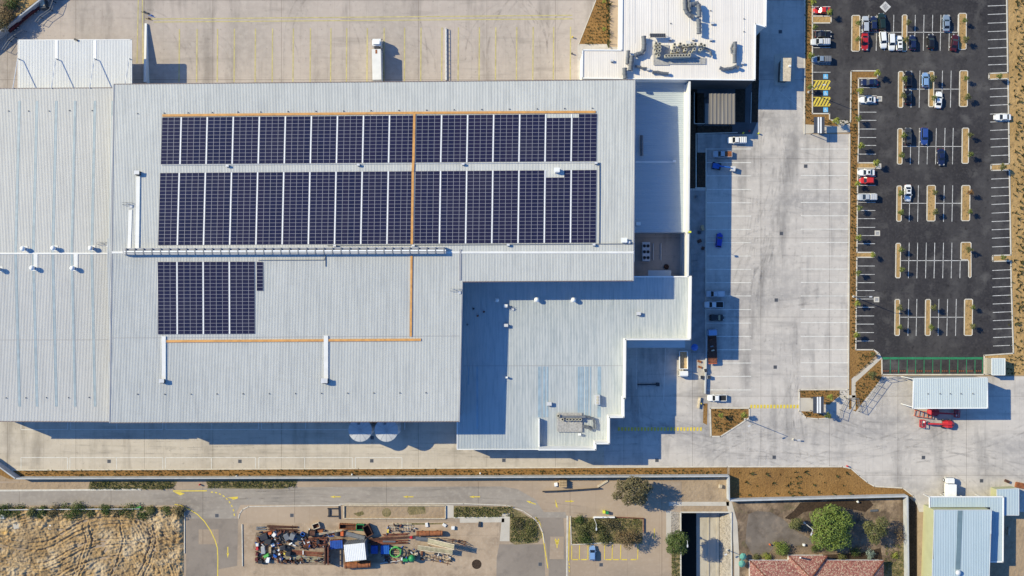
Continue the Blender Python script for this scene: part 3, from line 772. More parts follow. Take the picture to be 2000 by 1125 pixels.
for seg in (((222, 164.6), (218.3, 493), (214.5, 825.6)), ((1240, 155.8), (1237.3, 493), (1237, 548)), ((903, 550), (897, 823.2))):
    MB().path([PM(*p, -.1) for p in seg], .26, .22).build('barge_flashing', 'grey_flashing', wh)
mb = MB(); mb.bar(PM(218.5, 493, .02), PM(1237.5, 493, .02), .55, .1); mb.build('ridge_cap', 'flashing', wh)
mb = MB(); mb.bar(PM(215.5, 660, .05), PM(898, 656, .05), .10, .03); mb.build('lap_seam', 'grey_flashing', wh)
west_px = [(-69, 173.4), (236, 171.6), (230, 823.8), (-69, 822.7)]
west_xy = [PW_(*p)[:2] for p in west_px]
zw = zworld(zwest)
we = T('warehouse', 'lower west warehouse with skylight strips in its pale roof', 'warehouse', W(80, 500))
ry2 = W(0, 495, 15.4)[1]
ribbed(MB(), west_xy, zw, .40, breaks=(ry2,)).build('roof', 'west_sheet', we)
walls(MB(), inset(west_xy, .3), lambda x, y: zw(x, y) - .12).build('wall', 'panel_wall', we)
for a, b in (((-69, 173.4), (219, 171.6)), ((213, 823.8), (-69, 822.7))): MB().bar(PW_(*a, -.12), PW_(*b, -.12), .26, .16).build('gutter', 'dark_gutter', we)
mb = MB(); mb.bar(PW_(-69, 495, .03), PW_(217, 495, .03), .42, .12); mb.build('ridge_cap', 'flashing', we)
mb = MB(); mb.bar(PW_(-69, 664, .05), PW_(214, 663.5, .05), .10, .03); mb.build('lap_seam', 'grey_flashing', we)
for x in (38, 72, 110, 146.5, 185.5, 220.3):
    wx = W(x, 197, 13.5)[0]
    mb = MB()
    vs = []
    for py, z in ((197, None), (495, None), (794, None)):
        zz = zwest(x, py); y = W(0, py, zz)[1]
        vs += [(wx - .33, y, zz + .065), (wx + .33, y, zz + .065), (wx + .33, y, zz + .02), (wx - .33, y, zz + .02)]
    if x > 200: vs = vs[:8]
    k = len(vs) // 4
    fs = [(i * 4, i * 4 + 1, i * 4 + 5, i * 4 + 4) for i in range(k - 1)] + [(i * 4 + 1, i * 4 + 2, i * 4 + 6, i * 4 + 5) for i in range(k - 1)] + [(i * 4 + 3, i * 4, i * 4 + 4, i * 4 + 7) for i in range(k - 1)]
    mb.add(vs, fs).build('skylight', 'skylight_sheet', we)
# ------------------------------------------------------------------ south-east wing
def zwing(px, py): return 9.5 - (py - 548) / 322 * 2.4
wing_px = [(880, 543), (1235, 542.5), (1236, 540), (1349, 540), (1347.5, 662), (1221, 662), (1220, 778), (1217.5, 778), (1217.5, 814), (1189, 814), (1189, 865.5), (1162.5, 865.5), (1162.5, 877.5), (893, 877.5), (893, 815), (880, 815)]
def PG(px, py, dz=0.0):
    z = zwing(px, py); return W(px, py, z)[:2] + (z + dz,)
wing_xy = [PG(*p)[:2] for p in wing_px]
zg = zworld(zwing)
wg = T('warehouse_wing', 'stepped low wing with streaked grey roof, south of the high warehouse', 'building', W(1080, 700))
ribbed(MB(), wing_xy, zg, .42).build('roof', 'wing_sheet', wg)
walls(MB(), inset(wing_xy, .2), lambda x, y: zg(x, y) - .1).build('wall', 'panel_wall', wg)
mb = MB(); ZP = 12.4
pp = [(1350, 539.5), (1348.5, 663), (1222, 663), (1221, 778), (1218.5, 778), (1218.5, 815), (1190, 815), (1190, 866.5), (1163.5, 866.5), (1163.5, 878.5), (1053, 878.5)]
P3 = [W(*p, ZP)[:2] + (-.05,) for p in pp]
mb.path(P3, .34, ZP + .05); mb.build('parapet', 'white_wall', wg)
mb = MB(); mb.bar(PG(1052.5, 816), PG(1052.5, 878), .3, 1.7); mb.build('upstand', 'white_metal', wg)
for p0, p1, w_ in (((1238, 540.5, .02), (1349, 540.5, .02), .35), ((893, 877.5, -.05), (1052, 877.5, -.05), .2), ((893, 823, -.05), (893, 878, -.05), .25)): MB().bar(PG(*p0), PG(*p1), w_, .2).build('edge_flashing', 'white_metal', wg)
mb = MB(); mb.bar(PG(906, 714.5, .05), PG(1221, 714, .05), .12, .03); mb.build('lap_seam', 'grey_flashing', wg)
for x0, wd in ((1053, .5), (1056.5, .25), (1063, .6), (1069, .5), (1130.5, .5), (1135, .45), (1139, .3), (1144, .4), (1148, .35), (1153.5, .3), (1170.5, .9), (932, .5), (915, .3)):
    y1 = 815 if x0 > 940 else (838 if x0 > 920 else 752)
    z0, z1 = zwing(0, 716), zwing(0, y1); xw = W(x0, 716, z0)[0]
    ya, yb = W(0, 716, z0)[1], W(0, y1, z1)[1]
    MB().add([(xw - wd / 2, ya, z0 + .062), (xw + wd / 2, ya, z0 + .062), (xw + wd / 2, yb, z1 + .062), (xw - wd / 2, yb, z1 + .062), (xw - wd / 2, ya, z0), (xw + wd / 2, ya, z0), (xw + wd / 2, yb, z1), (xw - wd / 2, yb, z1)],
        [(0, 3, 2, 1), (0, 1, 5, 4), (1, 2, 6, 5), (2, 3, 7, 6), (3, 0, 4, 7)]).build('skylight', 'wing_light', wg)
MB().prism([XY(1225, 663, 5.5), XY(1338, 663, 5.5), XY(1338, 679, 5.5), XY(1225, 679, 5.5)], 5.35, 5.5).build('awning', 'annex_sheet', wg)
MB().prism([XY(1266, 528, 6), XY(1311, 528, 6), XY(1311, 541, 6), XY(1266, 541, 6)], 5.8, 6).build('awning', 'annex_sheet', wg)
# ------------------------------------------------------------------ annex with cross-ribbed roof
def zann(px, py): return 6.5 + (py - 160) / 295 * .9
an = T('annex_building', 'narrow annex with blue-grey cross-ribbed roof beside the high warehouse', 'building', W(1290, 300))
ax = [W(*p, zann(*p))[:2] for p in ((1225, 158), (1342, 158), (1342, 454), (1225, 454))]
ribbed(MB(), ax, zworld(zann), .55, swap=True).build('roof', 'annex_sheet', an)
walls(MB(), inset(ax, .2), lambda x, y: zworld(zann)(x, y) - .1).build('wall', 'white_wall', an)
mb = MB(); q = [W(*p, 10.9)[:2] + (-.05,) for p in ((1347, 160), (1344.5, 455), (1343.5, 538))]
mb.path(q, .5, 10.95); mb.build('parapet', 'white_wall', an)
mb = MB(); mb.bar(W(1338, 166, zann(0, 166) + .05), W(1337, 453, zann(0, 453) + .05), .7, .12); mb.build('box_gutter', 'flashing', an)
mb = MB()
for i in range(8): mb.bar(W(1239 + i * 14, 456.5, 7.4), W(1239 + i * 14, 456.5, 8.5), .07, .07)
for dz in (.5, 1.05): mb.bar(W(1239, 456.5, 7.4 + dz), W(1340, 455.5, 7.4 + dz), .06, .06)
mb.build('guard_rail', 'galvanised', an)
# ------------------------------------------------------------------ white building in the north
ZN = 11.2
wb = T('white_building', 'white flat-roofed building crowded with rooftop plant', 'building', W(1350, 70))
npx = [(1216, -70), (1497, -70), (1495, 53), (1475, 47), (1474, 156.5), (1137, 153), (1138, 98), (1214.5, 98.5)]
nxy = [XY(*p, ZN) for p in npx]
ribbed(MB(), nxy, lambda x, y: ZN, .62, rw=.07, rh=.04).build('roof', 'white_sheet', wb)
walls(MB(), inset(nxy, .1), ZN - .05).build('wall', 'white_wall', wb)
mb = MB(); mb.path([W(*p, ZN - .1) for p in npx[1:] + [npx[0]]], .3, .35); mb.build('edge_flashing', 'white_metal', wb)
mb = MB(); y_ = W(0, 156.5, ZN)[1]; mb.bar((W(1348, 0, ZN)[0], y_ - .06, 0), (W(1473.5, 0, ZN)[0], y_ - .06, 0), .1, ZN - .2); mb.build('painted_south_shade', 'dark_wall', wb)  # dark panel puts the south wall's shade into its colour
mb = MB(); mb.bar(W(1242, 155.3, ZN), W(1474, 155.3, ZN), .12, .1); mb.build('gutter_line', 'dark_gutter', wb)
mb = MB()
for x in (1228, 1240, 1272, 1304, 1346, 1390, 1453): mb.bar(W(x, -60, ZN + .02), W(x, 84 + 6 * (x % 5), ZN + .02), .12, .05)
mb.build('roof_seam', 'flashing', wb)
# ------------------------------------------------------------------ canopy in the north-west
ZC = 9.2
cn = T('dock_canopy', 'white canopy on masts over the north-west dock', 'canopy', W(147, 125))
cpx = [(37, 79), (257, 78), (258, 180), (37, 182)]
cxy = [XY(*p, ZC) for p in cpx]
ribbed(MB(), cxy, lambda x, y: ZC, .42).build('roof', 'canopy_sheet', cn)
mb = MB(); mb.path([W(*p, ZC - .35) for p in cpx + cpx[:1]], .25, .4); mb.build('fascia', 'light_steel', cn)
for x in (110.5, 186): mb = MB(); mb.bar(W(x, 79, ZC + .02), W(x, 115, ZC + .02), .75, .1); mb.build('flashing', 'white_metal', cn)
for x, xe in ((38, 25), (112, 100), (187, 175), (255, 243)):
    MB().tube([W(x, 116, ZC)[:2] + (ZC - .3,), W(x, 116, ZC)[:2] + (ZC + 1.0,)], .16, r1=.12).build('mast', 'mid_metal', cn)
    MB().tube([W(x, 116, ZC)[:2] + (ZC + .95,), W(xe, 172.5, 13.6)], .11, 6).build('tie_rod', 'light_steel', cn)
for x in (62, 112, 160, 205): MB().box(W(x, 100, ZC)[:2] + (0,), (.35, .35, ZC - .3)).build('post', 'mid_metal', cn)
MB().box(W(149, 78, ZC + .05), (1.0, .5, .35), R(-25)).build('floodlight', 'dark_metal', cn)
# ------------------------------------------------------------------ gatehouse, pavilion, shelters, sheds
gh = T('gatehouse', 'small pale flat-roofed gatehouse between yard lanes', 'gatehouse', W(1535, 136))
g = [XY(*p, 4) for p in ((1525.5, 113), (1546, 113), (1544, 158.5), (1523.5, 158))]
MB().prism(g, 3.7, 4.0).build('roof', 'pale_timber', gh)
walls(MB(), inset(g, .45), 3.7).build('wall', 'dark_wall', gh)
mb = MB(); gi = inset(g, .4)
for i in range(4): mb.bar(gi[i] + (1.1,), gi[(i + 1) % 4] + (1.1,), .06, 1.6)
mb.build('window_band', 'car_glass', gh)
MB().box(W(1542, 129, 4), (.7, .5, .35)).build('air_unit', 'white_metal', gh)
mb = MB(); mb.prism([XY(*p) for p in ((1513, 106), (1551, 104), (1552, 158), (1534, 168), (1512, 166))], 0, .15); structure('gatehouse_kerb', mb, 'path_concrete')
pv = T('courtyard_pavilion', 'brown ribbed pavilion roof in the shaded courtyard', 'pavilion', W(1406, 212))
p = [XY(*q, 6.2) for q in ((1383, 182), (1436, 182), (1435, 242.5), (1377.5, 242))]
ribbed(MB(), p, lambda x, y: 6.2, 1.05, rw=.3, rh=.12).build('roof', 'brown_sheet', pv)
for q in inset(p, .4): MB().box(q + (0,), (.2, .2, 6.15)).build('post', 'dark_metal', pv)
MB().prism(p, 6.0, 6.19).build('fascia', 'dark_metal', pv)
for (cx, cy, lab) in ((1600, 244.5, 'dark shelter roof with two white stripes at the accessible bays end'), (1598.5, 791, 'dark shelter roof with two white stripes by the yellow crossing')):
    sh = T('walkway_shelter', lab, 'shelter', W(cx, cy), 'striped pedestrian shelters')
    hx, hy = 10.5, 16
    q = [XY(cx - hx, cy - hy, 3.8), XY(cx + hx, cy - hy, 3.8), XY(cx + hx, cy + hy, 3.8), XY(cx - hx, cy + hy, 3.8)]
    ribbed(MB(), q, lambda x, y: 3.8, .5).build('roof', 'shelter_sheet', sh)
    for dx in (-1.6, 3.2): MB().bar(W(cx + dx, cy - hy + .3, 3.86), W(cx + dx, cy + hy - .3, 3.86), .42, .05).build('roof_light', 'white_metal', sh)
    for c in inset(q, .35): MB().box(c + (0,), (.14, .14, 3.75)).build('post', 'dark_metal', sh)
    MB().bar(W(cx - hx + 2, cy + hy - 2, 0), W(cx + hx - 2, cy + hy - 2, 0), .08, 2.6).build('screen', 'mid_metal', sh)
cp = T('equipment_shed', 'pale blue ribbed shed with the red boom lifts along its south side', 'shed', W(1850, 768))
q = [XY(*c, 8.3) for c in ((1784, 739), (1928, 738), (1928.5, 797), (1783, 797.5))]
ribbed(MB(), q, lambda x, y: 8.3 + .02 * (y - q[2][1]), .5).build('roof', 'carport_sheet', cp)
mb = MB(); mb.path([c + (8.2,) for c in q + q[:1]], .25, .25); mb.build('edge_flashing', 'white_metal', cp)
qi = inset(q, .25)
ws = sorted(qi, key=lambda c: c[0])
for c_ in ws[:2]: MB().box(c_ + (0,), (.2, .2, 8.1)).build('post', 'flashing', cp)
mb = MB(); mb.bar(ws[2] + (0,), ws[3] + (0,), .2, 8.1); ns = sorted(qi, key=lambda c: -c[1]); mb.bar(ns[0] + (0,), ns[1] + (0,), .2, 8.3); mb.build('wall', 'shed_wall', cp)
ss = sorted(qi, key=lambda c: c[1])[:2]
for t in (.2, .4, .6, .8): MB().box((ss[0][0] + (ss[1][0] - ss[0][0]) * t, ss[0][1] + (ss[1][1] - ss[0][1]) * t, 0), (.3, .3, 8.1)).build('post', 'mid_metal', cp)
sd = T('garden_shed', 'small white-roofed shed at the east end of the green bays', 'shed', W(1938, 716))
q = [XY(*c, 3.3) for c in ((1937, 700), (1963, 700), (1963, 732.5), (1937, 732.5))]
ribbed(MB(), q, lambda x, y: 3.3, .45).build('roof', 'carport_sheet', sd); walls(MB(), inset(q, .12), 3.25).build('wall', 'shed_wall', sd)
mb = MB(); mb.path([c + (3.2,) for c in q + q[:1]], .14, .16); mb.build('edge_flashing', 'white_metal', sd)
mb = MB(); mb.prism([XY(*c) for c in ((1924, 699), (1936, 699), (1936, 732), (1924, 732))], 0, .12); structure('shed_slab', mb, 'path_concrete')
# blue-roofed building, south-east corner
bb = T('blue_roof_building', 'lime-walled building with pale blue ribbed roof and wraparound awning', 'building', W(1870, 1060))
Z7, Z4 = 7.0, 4.4
q = [XY(*c, Z7) for c in ((1825, 996), (1936.5, 996), (1928, 1240), (1817, 1240))]
ribbed(MB(), q, lambda x, y: Z7, .45).build('roof', 'blue_sheet', bb); walls(MB(), inset(q, .1), Z7 - .03).build('wall', 'lime_wall', bb)
mb = MB(); mb.path([c + (Z7 - .1,) for c in q + q[:1]], .14, .18); mb.build('edge_flashing', 'light_steel', bb)
x0 = W(1875, 1000, Z7)[0]
MB().prism([(x0 - .65, W(0, 997, Z7)[1]), (x0 + .65, W(0, 997, Z7)[1]), (x0 + .05, W(0, 1112, Z7)[1]), (x0 - 1.25, W(0, 1112, Z7)[1])], Z7 + .06, Z7 + .09).build('skylight', 'dark_light', bb)
MB().lathe(W(1869, 1117, Z7), [(.5, 0), (.5, .5), (.75, .6), (.7, 1.0), (.2, 1.25)], 14).build('roof_vent', 'light_steel', bb, smooth=True)
aw = [(1815, 970), (1959, 970), (1958, 1097), (1930, 1097), (1934, 990.5), (1815, 990.5)]
q = [XY(*c, Z4) for c in aw]
ribbed(MB(), q, lambda x, y: Z4, .45).build('awning', 'blue_sheet', bb)
mb = MB(); mb.path([W(*c, Z4 - .1) for c in aw[:4]] , .3, .3); mb.path([W(*c, Z4 - .1) for c in (aw[5], aw[0])], .3, .3); mb.build('fascia', 'white_metal', bb)
for c in ((1817, 972), (1850, 972), (1885, 972), (1920, 972), (1956, 974), (1955, 1015), (1955, 1055), (1955, 1094)): MB().box(W(*c, Z4)[:2] + (0,), (.16, .16, Z4 - .1)).build('post', 'light_steel', bb)
an2 = T('lean_to_shed', 'small blue-roofed lean-to east of the lime-walled building', 'shed', W(1958, 982))
q = [XY(*c, 3.6) for c in ((1947, 956), (1990, 954), (1990, 1006.5), (1947, 1006))]
ribbed(MB(), q, lambda x, y: 3.6, .45).build('roof', 'blue_sheet', an2); walls(MB(), inset(q, .1), 3.55).build('wall', 'lime_wall', an2)
mb = MB(); mb.path([c + (3.5,) for c in q + q[:1]], .14, .16); mb.build('edge_flashing', 'light_steel', an2)
# red-tiled house
ho = T('house', 'house with mottled red tiled hip roof behind the garden trees', 'house', W(1595, 1140))
def hip(mb, x0, x1, ya, yb, ze, zr):
    a, b, c, d = (x0, ya, ze), (x1, ya, ze), (x1, yb, ze), (x0, yb, ze); hw = abs(ya - yb) / 2; ym = (ya + yb) / 2
    e, f = (x0 + hw, ym, zr), (x1 - hw, ym, zr)
    mb.face([a, b, f, e]); mb.face([c, d, e, f]); mb.face([b, c, f]); mb.face([d, a, e])
    mb.bar(a, e, .3, .12, 1); mb.bar(b, f, .3, .12, 1); mb.bar(e, f, .3, .12, 1)
x0, ya = XY(1464, 1094.5, 2.7); x1, yb = XY(1726, 1194, 2.7)
mb = MB(); hip(mb, x0, x1, ya, yb, 2.7, 6.0); mb.build('roof', ['roof_tile', 'rust'], ho)
xa, yc = XY(1540, 1085, 2.7); xb, _ = XY(1616, 1085, 2.7)
m_ = (xa + xb) / 2; hw = (xb - xa) / 2
mb = MB(); mb.face([(xa, yc, 2.75), (xb, yc, 2.75), (m_, yc - hw, 5.5)]); mb.face([(xa, yc, 2.75), (m_, yc - hw, 5.5), (m_, yc - 11, 5.5), (xa, yc - 11, 2.75)]); mb.face([(xb, yc, 2.75), (xb, yc - 11, 2.75), (m_, yc - 11, 5.5), (m_, yc - hw, 5.5)])
mb.bar((xa, yc, 2.75), (m_, yc - hw, 5.5), .3, .12, 1); mb.bar((xb, yc, 2.75), (m_, yc - hw, 5.5), .3, .12, 1)
mb.build('wing_roof', ['roof_tile', 'rust'], ho)
mb = MB(); walls(mb, [(x0 + .5, ya - .5), (x1 - .5, ya - .5), (x1 - .5, yb + .5), (x0 + .5, yb + .5)], 2.68); walls(mb, [(xa + .5, yc - .5), (xb - .5, yc - .5), (xb - .5, ya - .4), (xa + .5, ya - .4)], 2.7); mb.build('wall', 'white_wall', ho)
mb = MB(); mb.bar((x0, ya, 2.55), (x1, ya, 2.55), .16, .12); mb.build('gutter', 'light_steel', ho)
MB().tube([W(1563, 1089, 3.5), W(1563, 1089, 6.2)], .22, 10).build('flue', 'light_steel', ho)
# ------------------------------------------------------------------ walls and fences
def wall(pts, h, th, label, mat='wall_concrete', z0=-.03):
    mb = MB(); P = [W(*p, h)[:2] + (z0,) for p in pts]
    for a, b in zip(P, P[1:]): mb.bar(a, b, th, h - z0, ext=th * .3)
    return single('boundary_wall', mb, mat, label, 'wall', 'grey concrete boundary walls')
wall([(-30, 892), (30, 935), (700, 933.5), (1424, 930.5)], 2.6, .35, 'long grey boundary wall along the narrow mulch strip')
wall([(1424, 931.5), (1424.5, 977)], 2.6, .35, 'short grey wall running south at the end of the mulch strip')
wall([(1427, 978), (1772, 969.5)], 2.4, .45, 'grey wall between the wide mulch bed and the house garden')
wall([(1772.5, 970.5), (1776, 1240)], 2.5, .45, 'grey wall between the house garden and the lime-walled building')
mb = MB(); tq = [W(*p, TZ)[:2] for p in ((120, -35), (80, -2), (-6, 66), (-150, 178))]
mb.path([c + (-.03,) for c in tq], .4, TZ + .08)
single('retaining_wall', mb, 'wall_concrete', 'grey retaining wall above the shaded lane by the red trailer', 'wall')
# tapering dock wall in the north yard
mb = MB(); a = Vector(W(285, 46, .3)); b = Vector(W(282.5, 160, 2.7)); a.z = b.z = 0
n = Vector((.3, 0, 0))
mb.add([a - n, a + n, b + n, b - n, a - n + Vector((0, 0, .5)), a + n + Vector((0, 0, .5)), b + n + Vector((0, 0, 2.7)), b - n + Vector((0, 0, 2.7))], [(0, 1, 2, 3), (4, 5, 6, 7), (0, 1, 5, 4), (1, 2, 6, 5), (2, 3, 7, 6), (3, 0, 4, 7)])
single('ramp_wall', mb, 'white_wall', 'white wedge-shaped wall beside the dock canopy', 'wall')
mb = MB()
a, b = Vector(W(871, 56)), Vector(W(871.5, 157))
for i in range(13):
    t = a.lerp(b, i / 12); mb.box((t.x, t.y, 0), (.12, .12, 1.0))
for z in (.45, .95): mb.bar((a.x, a.y, z), (b.x, b.y, z), .12, .12)
mb.bar((a.x, a.y, 0), (b.x, b.y, 0), .5, .25)
single('guard_rail', mb, 'light_steel', 'long pale guard rail standing alone in the north yard', 'guard rail')
def fence(name, pts, h, label, step=2.4, mat='mid_metal', rails=(1.0,), r=.05, top=True):
    f = T(name, label, 'fence', W(*pts[0]), 'dark metal fences')
    P = [Vector(W(*p)) for p in pts]; rl = MB()
    for a, b in zip(P, P[1:]):
        n = max(1, round((b - a).length / step))
        for i in range(n + 1):
            t = a.lerp(b, i / n)
            MB().box((t.x, t.y, 0), (r * 2.2, r * 2.2, h)).build('post', mat, f)
        for k in (rails if not top else rails + (h / 1.0 - .06,)): rl.bar((a.x, a.y, k), (b.x, b.y, k), r * 1.6, r * 1.6)
        L = (b - a); m = int(L.length / .28); d = L.normalized()
        for i in range(1, m):
            t = a + d * (i * .28); rl.bar((t.x, t.y, .1), (t.x, t.y, h - .06), .014, .014)
    rl.build('rails', mat, f)
    return f
fence('metal_fence', [(1637, 815), (1640, 800), (1652, 778), (1671, 776), (1676, 803), (1722, 740), (1752, 735)], 2.3, 'dark metal fence zigzagging down the bank by the footpath ramp')
fence('metal_fence', [(12, 100), (24, 82), (33, 74), (52, 62)], 2.2, 'short dark fence by the shaded lane, nearer the canopy')
fence('metal_fence', [(76, 46), (84, 36), (104, 22), (110, 6), (112, -20)], 2.2, 'dark fence at the north end of the shaded lane')
fence('metal_fence', [(1352, 540), (1352, 510), (1352, 498)], 8, 'tall mesh screen east of the chiller yard', step=1.6, rails=(2, 4, 6), r=.04)
# ------------------------------------------------------------------ solar arrays
def array_row(TL, TR, BL, BR, first, n, rows, labels, gap=.27, special=None):
    """first modules in array 1, four in each other; px corners of the whole bank."""
    def at(u, v):
        a = (TL[0] + (TR[0] - TL[0]) * u, TL[1] + (TR[1] - TL[1]) * u); b = (BL[0] + (BR[0] - BL[0]) * u, BL[1] + (BR[1] - BL[1]) * u)
        return Vector(PM(a[0] + (b[0] - a[0]) * v, a[1] + (b[1] - a[1]) * v, .16))
    tot = first + 4 * (n - 1) + gap * (n - 1); u = 0.0
    for k in range(n):
        nc = first if k == 0 else 4
        root = T('solar_array', labels[k], 'solar array', at((u + nc / 2) / tot, .5) - Vector((0, 0, .16)), 'solar arrays on the warehouse roof')
        rails = MB()
        for c in range(nc):
            v0 = 0.0
            if special and (k, c) in special: v0 = special[(k, c)] / rows
            ua, ub = (u + c) / tot, (u + c + 1) / tot
            mb = MB()
            A, B_, C, D = at(ua, v0), at(ub, v0), at(ub, 1), at(ua, 1)
            dz = Vector((0, 0, .010)); lo = Vector((0, 0, -.05))
            mb.add([A, B_, C, D, A + lo, B_ + lo, C + lo, D + lo], [(3, 2, 1, 0), (0, 1, 5, 4), (1, 2, 6, 5), (2, 3, 7, 6), (3, 0, 4, 7)], 0)
            nr = rows - round(v0 * rows)
            ex = .058 / max((B_ - A).length, .1)
            for r in range(nr):
                va = v0 + (1 - v0) * r / nr; vb = v0 + (1 - v0) * (r + 1) / nr
                ey = .044 / max((at(ua, vb) - at(ua, va)).length, .1) * (vb - va)
                xa, xb = ua + (ub - ua) * ex, ub - (ub - ua) * ex
                q = [at(xa, va + ey) + dz, at(xb, va + ey) + dz, at(xb, vb - ey) + dz, at(xa, vb - ey) + dz]
                w_ = [p - dz for p in q]
                mb.add(q + w_, [(3, 2, 1, 0), (0, 1, 5, 4), (1, 2, 6, 5), (2, 3, 7, 6), (3, 0, 4, 7)], 1)
            mb.build('module_column', ['aluminium', 'module_glass'], root)
        ua = (u + nc + gap * .5) / tot
        if k < n - 1 and not (special and (k, 'norail') in special):
            rails.bar(at(ua, .0) - Vector((0, 0, .1)), at(ua, 1.0) - Vector((0, 0, .1)), .30, .1)
            rails.build('walkway_rail', 'bright_rail', root)
        u += nc + gap
def sl(bank, n): return [f'dark blue solar array, {ORD[i]} from the west in the {bank} bank' for i in range(n)]
array_row((317, 229.5), (1166, 222.5), (314.5, 321), (1164.5, 315), 3, 17, 13, sl('north', 17), special={(15, 0): 1, (15, 1): 1, (15, 2): 1, (15, 3): 1, (16, 0): 1, (9, 'norail'): 1})
array_row((313, 338), (1165, 332), (309, 479), (1163.5, 474), 3, 17, 20, sl('long middle', 17), special={(15, 0): 2, (15, 1): 2, (15, 2): 2, (9, 'norail'): 1})
array_row((308.5, 511.5), (497.5, 511), (309, 653), (498, 652), 3, 4, 20, sl('small southern', 4))
root = T('solar_array', 'single short column of solar modules beside the small southern bank', 'solar array', PM(507.5, 540), 'solar arrays on the warehouse roof')
mb = MB()
A, B_, C, D = [Vector(PM(*p, .16)) for p in ((501.5, 511.5), (514, 511.5), (514, 568), (501.5, 568))]
mb.add([A, B_, C, D], [(3, 2, 1, 0)], 0)
for r in range(8):
    q = []
    for u_, v_ in ((.035, r + .06), (.965, r + .06), (.965, r + .94), (.035, r + .94)):
        p = A.lerp(B_, u_).lerp(D.lerp(C, u_), v_ / 8); q.append(p + Vector((0, 0, .010)))
    mb.add(q, [(3, 2, 1, 0)], 1)
mb.build('module_column', ['aluminium', 'module_glass'], root)
# ------------------------------------------------------------------ trays, conduits and things on the main roof
def roofbar(name, pts, P, wd, ht, mat, label, cat, dz=.1, group=None):
    mb = MB(); q = [P(*p, dz) for p in pts]
    mb.path(q, wd, ht)
    return single(name, mb, mat, label, cat, group)
g = 'orange cable trays'
roofbar('cable_tray', [(319, 225.8), (810, 220.7), (1162, 218.8)], PM, .62, .14, 'orange_tray', 'long orange cable tray along the north edge of the solar arrays', 'cable tray', group=g)
roofbar('cable_tray', [(809.5, 222), (807.5, 316)], PM, .62, .14, 'orange_tray', 'upright orange cable tray splitting the north solar bank', 'cable tray', group=g)
roofbar('cable_tray', [(807.3, 316), (806.6, 334)], PM, .62, .2, 'orange_tray', 'short orange cable tray bridging the gap between solar banks', 'cable tray', .14, group=g)
roofbar('cable_tray', [(806.5, 334), (804.5, 476)], PM, .62, .14, 'orange_tray', 'orange cable tray splitting the middle solar bank', 'cable tray', group=g)
roofbar('cable_tray', [(803.8, 501), (802.5, 656)], PM, .55, .14, 'orange_tray', 'orange cable tray running down the bare southern roof slope', 'cable tray', group=g)
roofbar('cable_tray', [(327, 666.5), (821, 663.5)], PM, .62, .14, 'orange_tray', 'orange cable tray across the southern slope below the solar arrays', 'cable tray', group=g)
roofbar('conduit', [(640, 479.6), (1237, 476)], PM, .16, .16, 'mid_metal', 'thin dark conduit along the south edge of the middle bank', 'conduit')
roofbar('conduit', [(316, 322.5), (1170, 317.5)], PM, .10, .14, 'light_steel', 'thin pale conduit between the north and middle banks', 'conduit')
roofbar('conduit', [(1171, 318), (1170, 476)], PM, .16, .2, 'mid_metal', 'thin dark conduit east of the solar banks', 'conduit')
roofbar('conduit', [(505, 508), (634, 507.5), (635.5, 498), (635.5, 520)], PM, .11, .2, 'mid_metal', 'thin bent conduit below the ridge ventilator', 'conduit')
roofbar('roof_duct', [(899.5, 488), (898.5, 546)], PM, .5, .12, 'grey_flashing', 'narrow grey flashing strip by the notch in the roof', 'flashing')
# ridge ventilator
rv = T('ridge_ventilator', 'long louvred ridge ventilator along the top of the warehouse roof', 'ventilator', PM(560, 492))
def RV(px, py, dz): 
    z = 19.0 + dz; return W(px, py, z)[:2] + (z,)
yc = lambda px: 491.5 - (px - 243) * .0036
mb = MB(); mb.bar(RV(244, yc(244), -.2), RV(870, yc(870), -.2), 1.75, 1.45); mb.build('body', 'vent_steel', rv)
for dy, wd, ht, m in ((-6, .2, .2, 'vent_steel'), (-.2, .42, .3, 'white_metal'), (3.3, .2, .26, 'light_steel'), (5.6, .2, .2, 'vent_steel')): MB().bar(RV(243.5, yc(243) + dy, 1.25), RV(871, yc(871) + dy, 1.25), wd, ht).build('cap_strip', m, rv)
for dy, wd in ((-2.6, .16), (1.9, .12), (4.5, .10)): MB().bar(RV(244, yc(244) + dy, 1.22), RV(870, yc(870) + dy, 1.22), wd, .06).build('throat', 'dark_metal', rv)
for i in range(38):
    px = 248 + i * 16.75
    mb = MB(); mb.bar(RV(px, yc(px) - 6.5, 1.0), RV(px, yc(px) + 5.8, 1.0), .3, .58); mb.build('bracket', 'mid_metal', rv)
# roof ventilators (turbine type): neck, globe
def turbine(P, px, py, label, s=1.0):
    t = T('roof_ventilator', label, 'roof ventilator', P(px, py), 'round roof ventilators')
    c = P(px, py)
    MB().lathe((c[0], c[1], c[2] - .1), [(.42 * s, 0), (.42 * s, .9 * s), (.36 * s, .95 * s)], 12).build('neck', 'mid_metal', t)
    MB().lathe((c[0], c[1], c[2] + .8 * s), [(.34 * s, 0), (.6 * s, .2 * s), (.68 * s, .5 * s), (.55 * s, .8 * s), (.25 * s, .98 * s)], 14).build('globe', 'white_metal', t, smooth=True)
    MB().box((c[0], c[1], c[2]), (1.5 * s, 1.5 * s, .1)).build('flashing_plate', 'flashing', t)
for i, (x, y) in enumerate(((49, 486), (108, 485), (181, 485))): turbine(PW_, x, y, f'white round ventilator just north of the west ridge, {ORD[i]} from the west')
for i, (x, y) in enumerate(((0, 526), (67, 523.5), (145.5, 524))): turbine(PW_, x, y, f'white round ventilator just south of the west ridge, {ORD[i]} from the west')
for i, (x, y) in enumerate(((971, 586), (1048, 585), (1119.5, 585.5))): turbine(PG, x, y, f'white round ventilator on the wing roof, {ORD[i]} from the west', 1.0 if i else .8)
